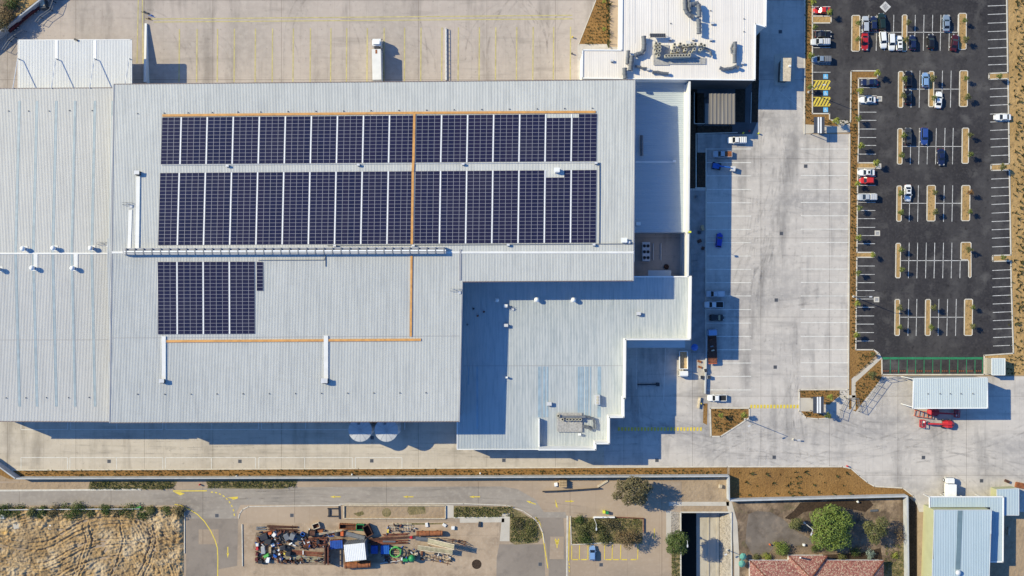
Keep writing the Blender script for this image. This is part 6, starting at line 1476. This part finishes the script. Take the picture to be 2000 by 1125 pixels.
for i, (x, y, r) in enumerate(((8, 20, 3.2), (25, 8, 2.4), (2, 45, 2.6), (20, 32, 2.0))):
    bush(x, y, ('leaf_brown', 'leaf_dark', 'leaf_gum', 'leaf_brown')[i], ('brown-leaved tree mass at the far north-west corner', 'dark shrub near the top edge of the terrace', 'grey-green shrub on the west edge of the terrace', 'thin brown shrub above the red trailer')[i], r, 2.2, 700, 120 + i, .4, 4, 3.0)
# planting in the mulch: small tufts, one mass
rng = random.Random(5); mb = MB()
def tuft(px, py, s=1.0, z=.04):
    c = Vector(W(px, py, z))
    for _ in range(5):
        a = rng.uniform(0, 6.283); l = .34 * s * rng.uniform(.6, 1.2); d = Vector((math.cos(a), math.sin(a), 0)); n = Vector((-d.y, d.x, 0)) * .08 * s
        tip = c + d * l + Vector((0, 0, .38 * s * rng.uniform(.5, 1.2)))
        mb.add([c - n, c + n, tip + n * .4, tip - n * .4], [(0, 1, 2, 3)])
def tufts(x0, x1, y0, y1, sx, sy, s=1.0, jit=.3, f=lambda x, y: True):
    y = y0; r = 0
    while y <= y1:
        x = x0 + (r % 2) * sx / 2
        while x <= x1:
            px, py = x + rng.uniform(-jit, jit) * sx, y + rng.uniform(-jit, jit) * sy
            if f(px, py): tuft(px, py, s * rng.uniform(.5, 1.5))
            x += sx
        y += sy; r += 1
tufts(1574, 1584, 2, 235, 4.5, 6.5, 1.0); tufts(1663, 1673, 158, 680, 4.6, 6.5, .95); tufts(1590, 1660, 236, 244, 6, 5, .9); tufts(1676, 1704, 690, 740, 5, 6, .9, f=lambda x, y: y < 740 - (x - 1664) * .7 - 4 or y > 747 - (x - 1664) * .75 + 6); tufts(1672, 1718, 706, 796, 5, 6, .9, f=lambda x, y: y > 752 - (x - 1671) * .92 and y < 800 - (x - 1671) * 1.2)
tufts(1566, 1650, 765, 775, 6, 5, .9); tufts(1570, 1612, 806, 814, 5, 4.5, .9); tufts(1393, 1455, 801, 845, 6, 6, 1.0, f=lambda x, y: y < 850 - (x - 1405) * .62)
tufts(40, 1410, 920, 931, 7, 5.5, 1.0); tufts(1440, 1660, 926, 968, 27, 19, 1.7, .2); tufts(1538, 1568, 933, 964, 8, 10, 1.3, .4); tufts(1136, 1188, 6, 84, 5, 6, .9, f=lambda x, y: x > 1163 - (y) * .38 + 4); tufts(1187, 1190, 2, 88, 4, 7, 2.6, .1)
tufts(1985, 2060, 4, 690, 9, 9, 1.6, .5); tufts(1972, 1982, 4, 690, 9, 26, 1.0, .5); tufts(1928, 1998, 696, 728, 6, 8, 1.1, .3, f=lambda x, y: x > 1966); tufts(1881, 1894, 475, 506, 7, 8, .7)
for r in ((1664, 31, 1679, 100), (1872, 27, 1887, 96), (1874, 139, 1889, 208), (1811, 363, 1826, 431), (1878, 363, 1894, 431), (1884, 585, 1899, 655)): tufts(r[0] + 2, r[2] - 2, r[1] + 3, r[3] - 3, 6, 9, .55)
tag(mb.build('ground_cover', 'leaf_tuft'), kind='stuff')
rng = random.Random(6); mb = MB()
for (x0, x1, y0, y1, n, s) in ((178, 340, 941, 955, 420, .8), (405, 578, 940, 952, 380, .8), (888, 1000, 990, 1009, 330, .9), (998, 1050, 1012, 1058, 420, .9), (1117, 1253, 1012, 1060, 500, .9), (1312, 1328, 1076, 1125, 120, .8), (0, 355, 990, 1006, 500, .9), (1728, 1764, 1062, 1125, 200, .7)):
    for _ in range(n): tuft(rng.uniform(x0, x1), rng.uniform(y0, y1), s * rng.uniform(.6, 1.5))
tag(mb.build('grass_tufts', 'leaf_olive'), kind='stuff')
# ------------------------------------------------------------------ scrap yard
G = 'scrap lying in the southern yard'
def beams(a, b, n, gap, wd, ht, mat, label, z=0.0, name='steel_beams', cat='scrap steel', jit=.25, layers=1):
    rng = random.Random(label); mb = MB(); A, B_ = Vector(W(*a, z)), Vector(W(*b, z)); d = (B_ - A).normalized(); p = Vector((-d.y, d.x, 0)); L = (B_ - A).length
    for k in range(layers):
        for i in range(n):
            o = p * ((i - (n - 1) / 2) * gap + rng.uniform(-.1, .1) * gap); s0 = rng.uniform(0, jit) * L * .4; s1 = rng.uniform(0, jit) * L * .4
            u, v = A + o + d * s0, B_ + o - d * s1; w_ = p * rng.uniform(-.2, .2)
            u.z = v.z = z + .05 + k * ht
            mb.bar(u, v + w_, wd, .06); mb.bar(u + Vector((0, 0, .06)), v + w_ + Vector((0, 0, .06)), wd * .3, ht - .12); mb.bar(u + Vector((0, 0, ht - .06)), v + w_ + Vector((0, 0, ht - .06)), wd, .06)
    for t in (.2, .8):
        c = A.lerp(B_, t); mb.bar(c - p * (n * gap / 2), c + p * (n * gap / 2), .12, .05)
    return single(name, mb, mat, label, cat, G)
def container(px, py, L, wd, h, rz, mat, label, open_=True, name='scrap_bin', cat='bin', top='white_metal', z=0.0):
    c = W(px, py, h); t = T(name, label, cat, (c[0], c[1], z), G, R(rz)); mb = MB()
    for s in (-1, 1):
        mb.bar((-L / 2, s * wd / 2, .1), (L / 2, s * wd / 2, .1), .08, h - .1); mb.bar((s * L / 2, -wd / 2, .1), (s * L / 2, wd / 2, .1), .08, h - .1)
        n = int(L / .6)
        for i in range(n + 1): mb.box((-L / 2 + L * i / n, s * (wd / 2 + .06), .1), (.1, .08, h - .15))
        mb.bar((-L / 2 - .05, s * wd / 2, h - .06), (L / 2 + .05, s * wd / 2, h - .06), .16, .1); mb.bar((s * L / 2, -wd / 2, h - .06), (s * L / 2, wd / 2, h - .06), .16, .1)
    mb.build('sides', mat, t, local=True); MB().box((0, 0, .1), (L - .05, wd - .05, .08)).build('floor', 'rust_dark', t, local=True)
    if not open_:
        mb = MB(); mb.box((0, 0, h), (L + .1, wd + .1, .1))
        for i in range(int(L / .5)): mb.bar((-L / 2 + .25 + i * .5, -wd / 2, h + .1), (-L / 2 + .25 + i * .5, wd / 2, h + .1), .1, .05)
        mb.build('roof', top, t, local=True)
    return t
def tankt(px, py, L, r, rz, mat, label, h0=.3):
    c = W(px, py, r); t = T('steel_tank', label, 'tank', (c[0], c[1], 0), G, R(rz))
    MB().tube([(-L / 2 - .15, 0, r + h0), (-L / 2, 0, r + h0), (L / 2, 0, r + h0), (L / 2 + .15, 0, r + h0)], r, 16).build('shell', mat, t, local=True)
    for x in (-L * .3, L * .3): MB().box((x, 0, 0), (.3, r * 1.8, h0 + r * .5)).build('saddle', 'rust_dark', t, local=True)
    for x in (-L * .45, 0, L * .45): MB().tube([(x - .06, 0, r + h0), (x + .06, 0, r + h0)], r * 1.05, 16).build('hoop', 'rust_dark', t, local=True)
beams((499, 1031.5), (520, 1030.5), 3, .35, .2, .3, 'mid_metal', 'dark lattice end of the northern beam bundle'); beams((520, 1030), (584, 1031), 5, .3, .18, .3, 'rust_dark', 'dark red beam bundle at the north-west of the scrap')
beams((506, 1041), (552, 1033), 1, .3, .22, .25, 'rust', 'single reddish pipe slanting below the dark beam bundle'); beams((587, 1054), (641, 1053), 3, .4, .25, .3, 'rust', 'upper red steel stack west of the blue tarp'); beams((588, 1061), (640, 1059), 4, .42, .22, .35, 'rust', 'middle red steel stack west of the blue tarp'); beams((590, 1069), (635, 1064), 3, .35, .22, .3, 'rust_dark', 'lower dark steel stack west of the blue tarp')
beams((570, 1077.5), (634, 1083), 3, .4, .3, .35, 'rust', 'rusty beams with a white strap by the tall frame'); beams((552, 1089), (634, 1092), 4, .42, .25, .3, 'khaki_steel', 'grey-brown beam stack at the south of the scrap'); beams((551, 1095), (596, 1097), 2, .4, .3, .3, 'rust_dark', 'dark red beam pair at the south edge of the scrap')
mb = MB(); mb.bar(W(592, 1075, .5), W(592, 1083, .5), .25, .1); single('strap', mb, 'white_metal', 'white strap across the rusty beams', 'strap', G)
beams((720, 1053), (806, 1049.5), 2, .4, .26, .35, 'rust_dark', 'long dark red girder pair, northern one'); beams((720, 1059.5), (800, 1058), 3, .42, .3, .4, 'rust', 'long bright rust girder stack with blue-grey sheet'); mb = MB(); mb.box(W(760, 1057.5, .5), (3.6, .5, .06), R(-1)); single('steel_sheet', mb, 'galvanised', 'blue-grey sheet on the long rust girders', 'sheet', G)
beams((742, 1100), (786, 1093), 1, .3, .14, .2, 'light_steel', 'thin pale pole on the ground south of the green machine'); beams((614, 1044.5), (669, 1034), 2, .35, .12, .2, 'pale_timber', 'long pale pole across the orange scrap', .9)
# tall standing frame
c = W(639, 1085, 2.2); t = T('standing_rack', 'tall narrow rusty frame standing beside the blue tarp', 'frame', (c[0], c[1], 0), G); mb = MB()
mb.box((c[0] - .55, c[1], 0), (.3, 5.0, 2.8)); mb.build('panel', 'rust_dark', t); mb = MB()
for dy in (-2.3, -.8, .8, 2.3): mb.box((c[0] + .35, c[1] + dy, 0), (.25, .22, 2.8))
mb.bar((c[0] + .35, c[1] - 2.5, 2.6), (c[0] + .35, c[1] + 2.5, 2.6), .3, .25); mb.build('post', 'rust', t)
container(657, 1063.5, 3.4, 2.2, 1.5, 4, 'rust', 'bin under a bright blue tarpaulin', False, top='blue_tarp'); container(679, 1029, 4.6, 1.3, 1.3, -3, 'rust_orange', 'long rust-orange bin north of the orange machine'); container(703, 1030, 2.0, 1.5, 1.3, -3, 'machine_green', 'small green-ended bin beside the rust-orange one')
container(693.5, 1078.5, 5.7, 4.6, 4.9, 6, 'mid_metal', 'tall square hut with bright white roof amid the scrap', False, 'white_roof_hut', 'hut', 'white_metal')
tankt(699, 1102.5, 7.0, .9, 3, 'rust_orange', 'big rust-orange cylinder tank below the white-roofed hut'); tankt(839, 1041, 7.0, .72, 1, 'rust_orange', 'long rust-orange cylinder tank north of the conveyors')
container(617, 1027.5, 1.9, 1.4, 1.0, 18, 'pale_timber', 'cream open crate at the north edge of the scrap'); container(752, 1074, 2.2, 2.2, 1.2, 0, 'machine_blue', 'bright blue covered bin east of the white-roofed hut', False, top='machine_blue'); container(731, 1074, 1.8, 2.0, 1.3, 0, 'blue_tarp', 'dark blue covered bin in the hut shadow', False, top='blue_tarp'); container(591, 1043.5, 1.0, .8, .8, -30, 'machine_blue', 'tiny blue box by the coil machine')
container(718, 1037, 3.0, 1.8, 1.7, -65, 'rust_dark', 'dark open skip north of the girders')
# conveyors
def conveyor(a, za, b, zb, wd, label, mat='khaki_steel'):
    A, B_ = Vector(W(*a, za)), Vector(W(*b, zb)); t = T('conveyor', label, 'conveyor', (A.x, A.y, 0), G); d = (B_ - A); n = Vector((-d.y, d.x, 0)).normalized() * wd / 2
    mb = MB()
    for s in (-1, 1): mb.bar(A + n * s, B_ + n * s, .18, .3)
    k = int(d.length / .9)
    for i in range(k + 1): p = A + d * (i / k); mb.bar(p - n, p + n, .1, .1)
    mb.build('frame', 'pale_timber' if mat == 'khaki_steel' else mat, t); mb = MB(); mb.bar(A + Vector((0, 0, .12)), B_ + Vector((0, 0, .12)), wd * .72, .06); mb.build('belt', mat, t)
    for f in (.3, .92):
        p = A + d * f
        for s in (-1, 1): MB().tube([(p.x + n.x * s, p.y + n.y * s, 0), (p.x + n.x * s, p.y + n.y * s, p.z)], .09, 6).build('leg', 'rust_dark', t)
conveyor((836, 1056), 1.4, (887, 1068), 4.6, 1.3, 'long raised khaki conveyor throwing a long shadow'); conveyor((816, 1069), .8, (884, 1078), 1.8, 1.2, 'lower khaki conveyor lying parallel to the raised one'); conveyor((812, 1051), .9, (858, 1056), 1.2, .9, 'short grey truss behind the raised conveyor', 'galvanised'); conveyor((676, 1042), .7, (712, 1051), .9, 1.1, 'purple-grey ladder truss by the orange machine', 'mid_metal')
mb = MB(); mb.tube([W(862, 1051, .6), W(890, 1054, 2.2), W(921, 1066, .4)], .09, 6); mb.tube([W(883, 1058, .6), W(885, 1052, 2.0)], .09, 6); mb.tube([W(866, 1056, .4), W(888, 1056, 1.5)], .08, 6); single('bent_rail', mb, 'rust_dark', 'thin bent rusty rail beyond the conveyors', 'rail', G)
# green machines
c = W(773, 1076.5); t = T('farm_machine', 'green ring-framed machine with yellow slats', 'machine', c, G)
for z, r in ((.4, 1.55), (1.2, 1.5)):
    q = [(c[0] + r * math.cos(R(a)) * 1.0, c[1] + r * .92 * math.sin(R(a)), z) for a in range(0, 361, 24)]; MB().tube(q, .14, 6).build('ring', 'bright_green', t)
for a in range(0, 360, 60): MB().bar((c[0] + 1.5 * math.cos(R(a)), c[1] + 1.4 * math.sin(R(a)), 0), (c[0] + 1.5 * math.cos(R(a)), c[1] + 1.4 * math.sin(R(a)), 0.01), .14, 1.3); MB().box((c[0] + 1.5 * math.cos(R(a)), c[1] + 1.4 * math.sin(R(a)), 0), (.14, .14, 1.3)).build('post', 'machine_green', t)
for dy in (-.5, 0, .5): MB().bar((c[0] - 1.1, c[1] + dy, .5), (c[0] + 1.1, c[1] + dy, .5), .26, .1).build('slat', 'timber', t)
c = W(800, 1090); t = T('farm_machine', 'solid green machine with twin hoppers casting a rounded shadow', 'machine', c, G)
MB().loft([[(c[0] - 1.9, c[1] - .7, .3), (c[0] - .3, c[1] - .7, .3), (c[0] - .3, c[1] + .1, .3), (c[0] - 1.9, c[1] + .1, .3)], [(c[0] - 1.7, c[1] - .6, 1.3), (c[0] - .4, c[1] - .6, 1.3), (c[0] - .4, c[1], 1.3), (c[0] - 1.7, c[1], 1.3)]]).build('body', 'machine_green', t)
MB().lathe((c[0] + .8, c[1] + .4, 0), [(.5, .3), (.9, 1.0), (.95, 1.9), (.6, 2.4), (.2, 2.5)], 14).build('hopper', 'machine_green', t, smooth=True); MB().tube([(c[0] - .6, c[1] + 1.6, .2), (c[0] + .3, c[1] + .8, 1.5), (c[0] + .8, c[1] + .4, 2.2)], .16, 8).build('chute', 'dark_metal', t)
for dx, dy in ((-1.6, -.9), (-.4, .5), (1.2, -.5)): MB().tube([(c[0] + dx, c[1] + dy - .12, .4), (c[0] + dx, c[1] + dy + .12, .4)], .4, 12).build('wheel', 'black_rubber', t)
c = W(669, 1041); t = T('winch_machine', 'orange-framed winch machine beside the ladder truss', 'machine', c, G)
MB().box((c[0], c[1], .1), (1.0, 1.5, .9), top=.8).build('frame', 'lift_orange', t); MB().tube([(c[0] - 1.3, c[1] - .5, .8), (c[0] - 1.3, c[1] + .5, .8)], .7, 14).build('drum', 'dark_metal', t); MB().box((c[0] - 1.3, c[1], 0), (.5, 1.3, .5)).build('base', 'rust_dark', t)
c = W(611, 1040); t = T('cable_drum', 'dark wire drum with orange-brown coils', 'cable drum', c, G)
MB().tube([(c[0] - .9, c[1], .9), (c[0] + .9, c[1], .9)], .75, 16).build('coil', 'rust_dark', t)
for s in (-.95, .95): MB().tube([(c[0] + s - .06, c[1], .95), (c[0] + s + .06, c[1], .95)], .95, 16).build('flange', 'dark_metal', t)
MB().box((c[0] + 2.2, c[1] + .4, 0), (2.0, 1.0, .9), R(8), top=.85).build('motor', 'rust_orange', t)
# junk heap pieces
J = ((527.5, 1041.5, 1.1, .7, .45, 10, 'lift_orange', 'bright orange lid on the junk heap'), (536, 1044, 1.2, 1.0, .6, 50, 'flashing', 'crumpled white sack on the junk heap'), (503, 1063.5, .8, .9, .5, 0, 'light_steel', 'pale metal box at the west edge of the junk'), (503, 1071, .7, .9, .5, 10, 'lift_red', 'red crate at the west edge of the junk'), (502, 1082, .7, .8, .5, -8, 'trailer_red', 'dark red crate below the red crate'),
    (501.5, 1092, .9, .8, .5, 4, 'trailer_red', 'maroon crate near the bottom of the junk'), (514.5, 1074, 1.2, 2.2, .5, 6, 'lamp_glass', 'large pale sheet leaning on the junk'), (521, 1085, 1.7, .8, .5, 28, 'bright_green', 'lime green crate in the junk heap'), (524, 1093.5, .9, 1.6, .5, -10, 'white_metal', 'white panel below the lime crate'), (509, 1097, 1.2, 1.0, .6, 0, 'dark_metal', 'black box at the south tip of the junk'),
    (528, 1074, .7, 1.8, .5, 0, 'timber', 'brown panel beside the large pale sheet'), (536, 1077, .8, .8, .45, 20, 'galvanised', 'silver duct piece in the junk'), (538, 1086, 1.0, .7, .5, -30, 'machine_blue', 'blue crate among silver junk'), (545, 1074, .6, .5, .4, 40, 'white_metal', 'small white tin among the junk'), (546, 1082, .6, .5, .4, 12, 'white_metal', 'small white tin south of the other tin'),
    (553, 1069, 1.6, 1.2, .7, 12, 'dark_metal', 'black bundle north of the grey beams'), (565, 1068.5, .8, .6, .5, -35, 'dark_metal', 'small black bundle near the red steel'), (556, 1080.5, .6, .5, .5, 60, 'yellow_paint', 'small yellow tin in the junk'), (564, 1081, 1.4, 1.3, .8, 0, 'dark_metal', 'dark round-cornered block by the rusty beams'), (561, 1048, 1.5, 1.8, .9, 30, 'mid_metal', 'dark grey machine block in the junk'),
    (572, 1047, 1.5, 2.0, 1.0, -20, 'mid_metal', 'blue-grey machine block north of the red steel'), (568, 1061.5, 1.1, .4, .3, 30, 'white_metal', 'white offcut beside the black bundle'), (575, 1064.5, 1.0, .35, .3, -20, 'light_steel', 'pale offcut beside the red steel'), (516, 1048, 2.2, 1.8, .7, 18, 'dark_metal', 'black tarpaulin lump in the junk heap'), (524, 1057, 2.0, 1.6, .6, -12, 'dark_metal', 'dark lump below the black tarpaulin'),
    (533, 1064, 1.0, .9, .3, 30, 'flashing', 'pale stone-coloured sack in the junk'), (504, 1053, .8, 1.2, .5, 15, 'rust', 'rust brown box at the north-west of the junk'), (546, 1041, 1.8, .6, .5, 40, 'rust', 'rust brown tube box by the white sack'), (622, 1058, .9, 1.0, .7, 14, 'dark_metal', 'black hopper on the red steel'), (803, 1049.5, .8, .7, .5, 5, 'lift_red', 'small red box at the girders end'),
    (810, 1049, 1.0, .8, .7, 0, 'dark_metal', 'small black box next to the red one'), (758, 1037, .5, 1.0, .6, 0, 'yellow_paint', 'yellow gas bottle cage by the pallets'), (813, 1082, 1.0, .8, .6, 8, 'pale_timber', 'pale crate by the green machine'), (824, 1081, .5, 1.2, .6, 0, 'rust', 'rusty upright box by the gates'), (785, 1091, .5, .9, .9, 0, 'white_metal', 'white cylinder end by the green machine'),
    (833.5, 1025, .8, 1.2, .4, 10, 'flashing', 'white stone block north of the rusty tank'), (868, 1025.5, .8, 1.1, .4, 60, 'flashing', 'second white stone block further east'), (885, 1031, 1.0, 1.0, .7, 0, 'flashing', 'pale cube block casting a square shadow'), (937, 1024, .7, 1.5, .5, 0, 'dark_metal', 'dark slim cabinet at the slab edge'), (1086, 946, 1.0, 1.0, .7, 10, 'white_metal', 'white box by the timber pile at the wall'),
    (1407, 949.5, .9, 1.0, .9, -8, 'pale_timber', 'pale crate in the corner under the walls'), (1993, 948, 3.0, 1.6, .5, -12, 'rust_orange', 'brown panel stack at the east edge'), (1967, 940, 1.3, .8, .8, -25, 'rust_dark', 'dark log pile near the brown panels'), (1707, 997, 2.2, .6, .3, 4, 'galvanised', 'blue-grey trough in the garden'), (1675, 980, .5, .4, .9, 40, 'white_metal', 'white post below the garden wall'), (1570, 1064, .6, .6, .8, 0, 'white_metal', 'white round bird bath in the garden'),
    (1372, 445, .9, 1.5, .6, 10, 'timber', 'tall yellowish pallet stack on the shaded footpath'), (1366, 454, .9, .8, .7, 0, 'dark_metal', 'black box beside the pallet stack on the footpath'), (1366, 471, 1.2, .9, .4, 20, 'rust_dark', 'brown pallet lower on the shaded footpath'), (1373, 485, .8, .9, .4, -20, 'rust_dark', 'small brown crate at the kerb of the shaded footpath'),
    (1360, 384, .7, .6, .8, 30, 'galvanised', 'grey cabinet at the head of the shaded footpath'), (6, 1009, 1.2, 1.2, .8, 0, 'flashing', 'pale box at the west edge of the dirt lot'), (32, 1024, 1.8, 2.6, .3, 8, 'path_concrete', 'flat pale slab on the dirt lot'), (99, 1027, .7, 2.0, .3, -15, 'flashing', 'narrow pale slab on the dirt lot'))
for k, (x, y, a, b, h, r, m, lab) in enumerate(J):
    if 495 < x < 640: h *= 1.9
    c = W(x, y, h * .5); rng = random.Random(k); mb = MB()
    q = [(-.5, -.5), (.42, -.5), (.5, -.38), (.5, .5), (-.4, .5), (-.5, .36)]; cr, sr = math.cos(R(r)), math.sin(R(r)); rows = []
    for z, s in ((0, .96), (h * .5, 1.0), (h * .9, .97), (h, .84)):
        rows.append([(c[0] + (u * a * cr - v * b * sr) * s * rng.uniform(.96, 1.04), c[1] + (u * a * sr + v * b * cr) * s * rng.uniform(.96, 1.04), z + (rng.uniform(-.05, .08) * h if z else 0)) for u, v in q])
    mb.loft(rows); single('scrap_box' if 480 < x < 900 else 'crate', mb, m, lab, 'scrap' if 480 < x < 900 else 'crate', G if 480 < x < 900 else None)
mb = MB(); rng = random.Random(77)
for (x0, x1, y0, y1, n) in ((500, 550, 1058, 1098, 130), (505, 580, 1036, 1060, 110), (585, 640, 1050, 1072, 70), (600, 660, 1034, 1048, 50), (745, 815, 1066, 1098, 60), (755, 812, 1022, 1044, 30), (550, 635, 1086, 1100, 70), (820, 885, 1080, 1098, 30)):
    for _ in range(n):
        c = W(rng.uniform(x0, x1), rng.uniform(y0, y1), .1); s = rng.uniform(.15, .6)
        mb.box(c[:2] + (0,), (s * rng.uniform(.6, 2.4), s * .5, rng.uniform(.1, .9)), rng.uniform(0, 3.1), rng.choice((0, 0, 0, 1, 1, 2, 3, 3, 4, 5)))
tag(mb.build('scrap_debris', ['dark_metal', 'rust', 'light_steel', 'rust_dark', 'galvanised', 'machine_blue']), kind='stuff')
def gate(px0, py0, px1, py1, label, n=6):
    mb = MB(); a, b = Vector(W(px0, py0, .1)), Vector(W(px1, py1, .1)); d = (b - a).normalized(); p = Vector((-d.y, d.x, 0))
    for s in (0, 1.6): mb.bar(a + p * s, b + p * s, .09, .08)
    for i in range(n + 1): q = a.lerp(b, i / n); mb.bar(q, q + p * 1.6, .06, .06)
    return single('steel_gate', mb, 'mid_metal', label, 'gate', G)
gate(834, 1095, 868, 1093, 'dark steel gate lying flat below the conveyors'); beams((862, 1097), (886, 1084), 2, .7, .12, .12, 'pale_timber', 'pale pole pair slanting at the end of the conveyors'); gate(762, 1038, 808, 1036.5, 'pale pallet row lying north of the girders', 9)
beams((757, 1026), (806, 1025), 2, 1.0, .2, .15, 'pale_timber', 'pale timber pair on the ground north of the pallets')
# other southern pieces
c = W(1100, 945, .8); t = T('timber_pile', 'rounded brown timber pile by the long wall', 'timber pile', (c[0], c[1], 0))
for i in range(4): MB().loft([[(c[0] - 1.2, c[1] - .9 + i * .5, 0), (c[0] + 1.2, c[1] - .9 + i * .5, 0), (c[0] + 1.2, c[1] - .45 + i * .5, 0), (c[0] - 1.2, c[1] - .45 + i * .5, 0)], [(c[0] - 1.0, c[1] - .85 + i * .5, 1.4), (c[0] + 1.0, c[1] - .85 + i * .5, 1.4), (c[0] + 1.0, c[1] - .5 + i * .5, 1.4), (c[0] - 1.0, c[1] - .5 + i * .5, 1.4)]]).build('bale', 'timber', t)
mb = MB(); P = [W(*p) for p in ((1060, 959.5), (1090, 958.5), (1130, 956), (1172, 953))]; mb.path(P, .25, .7); single('log_barrier', mb, 'dark_metal', 'dark log barrier along the southern road edge', 'barrier')
mb = MB(); P = [W(*p) for p in ((1168, 950), (1186, 939))]; mb.path(P, .5, .3); single('kerb_rail', mb, 'pale_timber', 'pale timber rail under the gum tree', 'rail')
for x, y, m, lab in ((1179.5, 999.5, 'hivis', 'yellow wheeled bin by the southern bed'), (1185.5, 1001, 'machine_green', 'green wheeled bin by the southern bed')):
    c = W(x, y, .6); t = T('wheelie_bin', lab, 'bin', (c[0], c[1], 0), 'wheeled bins'); MB().box((c[0], c[1], .08), (.62, .72, .95), top=1.1).build('body', m, t); MB().box((c[0], c[1] + .03, 1.03), (.72, .8, .1)).build('lid', m, t); MB().tube([(c[0] - .3, c[1] - .35, .12), (c[0] + .3, c[1] - .35, .12)], .12, 8).build('wheel', 'black_rubber', t)
mb = MB(); a, b = W(1160, 1009), W(1200, 1009); mb.bar(a, b, .35, .9); single('white_barrier', mb, 'white_metal', 'white barrier board along the southern bed', 'barrier')
mb = MB(); a, b = W(1201, 1009.5), W(1257, 1012); mb.bar(a, b, .14, .5); b2 = W(1257, 1040); mb.bar(b, b2, .14, .5); single('rust_rail', mb, 'rust', 'thin rusty rail around the southern bed corner', 'rail')
for x, y, lab in ((1452, 1088, 'teal folded umbrella by the canal path, northern one'), (1450, 1102, 'teal folded umbrella by the canal path, southern one')):
    c = W(x, y, 2.2); t = T('patio_umbrella', lab, 'umbrella', (c[0], c[1], 0), 'teal umbrellas'); MB().lathe((c[0], c[1], 1.7), [(1.0, 0), (1.05, .06), (.55, .5), (.06, .75)], 7).build('canopy', 'teal_canvas', t); MB().tube([(c[0], c[1], 0), (c[0], c[1], 2.3)], .05).build('pole', 'light_steel', t)
pole(1421, 1074, 3.0, 'short dark lamp standing on the canal path', 200, 'dark_metal')
c = W(1969, 1037); t = T('park_bench', 'slatted bench in the shade east of the blue-roofed building', 'bench', c, None, R(84)); mb = MB()
for i in range(4): mb.bar((-1.1, -.25 + i * .16, .45), (1.1, -.25 + i * .16, .45), .1, .05)
mb.build('seat', 'pale_timber', t, local=True); mb = MB()
for i in range(3): mb.bar((-1.1, .42 + i * .03, .6 + i * .16), (1.1, .42 + i * .03, .6 + i * .16), .06, .1)
mb.build('backrest', 'pale_timber', t, local=True)
for x in (-.9, .9): MB().box((x, .05, 0), (.08, .6, .45)).build('leg', 'dark_metal', t, local=True)
mb = MB(); mb.bar(W(0, 994.5), W(275, 992.5), .16, .9); single('road_rail', mb, 'light_steel', 'pale rail along the road above the dirt lot', 'rail')
mb = MB(); mb.bar(W(258, 994, .3), W(276, 989.5, .3), .5, .3); mb.box(W(266, 992, .55), (1.2, .5, .1), R(14)); single('fallen_sign', mb, 'bright_green', 'bright green fallen sign on the roadside bushes', 'sign')
beams((838, 1090), (884, 1101), 2, .9, .14, .2, 'rust_dark', 'dark thin beams splayed south of the conveyors'); beams((893, 1056), (912, 1062), 2, .6, .16, .2, 'rust', 'short rust beams near the end of the raised conveyor'); beams((745, 1046), (800, 1044.5), 3, .35, .2, .25, 'rust', 'rust beams between the pallet row and the long girders'); beams((560, 1036), (600, 1047), 2, .5, .2, .3, 'rust_dark', 'dark beams slanting between cable drum and junk heap')
flat('oil_patch', [[(500, 1040), (560, 1034), (640, 1048), (720, 1046), (800, 1062), (830, 1090), (760, 1102), (730, 1100), (640, 1104), (540, 1103), (500, 1100), (494, 1070)]], .02, 'dirty_slab')
flat('soil_patch', [fan(755, 1001, 0, 345, 9, 12), [(690, 1003), (708, 998), (712, 1004), (700, 1009)], [(798, 988), (830, 989), (832, 1003), (800, 1006), (795, 998)], [(770, 1022), (800, 1021), (835, 1022), (880, 1020), (860, 1024), (800, 1025)]], .034, 'verge_grass')
flat('stain', [fan(931, 1102, 0, 345, 9.5, 14)], .03, 'dark_mulch')
flat('ramp_slab', [[(981, 1003), (996, 1002), (995, 1057), (976, 1057)], [(898, 1010), (985, 1009), (985, 1020), (898, 1021)], [(870, 986), (886, 987), (886, 1011), (870, 1012)]], .03, 'path_concrete')
mb = MB()
for a, b in (((640, 993), (662, 993)), ((640, 1008), (662, 1008)), ((662, 988), (663, 1013)), ((643.5, 993), (643.5, 1008))): mb.bar(W(*a), W(*b), .3 if a[0] != 643.5 else .6, .3)
single('pit_frame', mb, 'dark_metal', 'dark square pit frame by the narrow kerbed bed', 'frame')
mb = MB()
for x in (672, 870): mb.bar(W(x, 987), W(x, 1012), .25, .4)
mb.bar(W(672, 987), W(870, 987.5), .2, .4); mb.bar(W(672, 1012), W(870, 1012.5), .2, .4)
single('planter_edge', mb, 'pale_timber', 'long low planter edge north of the scrap yard', 'planter')
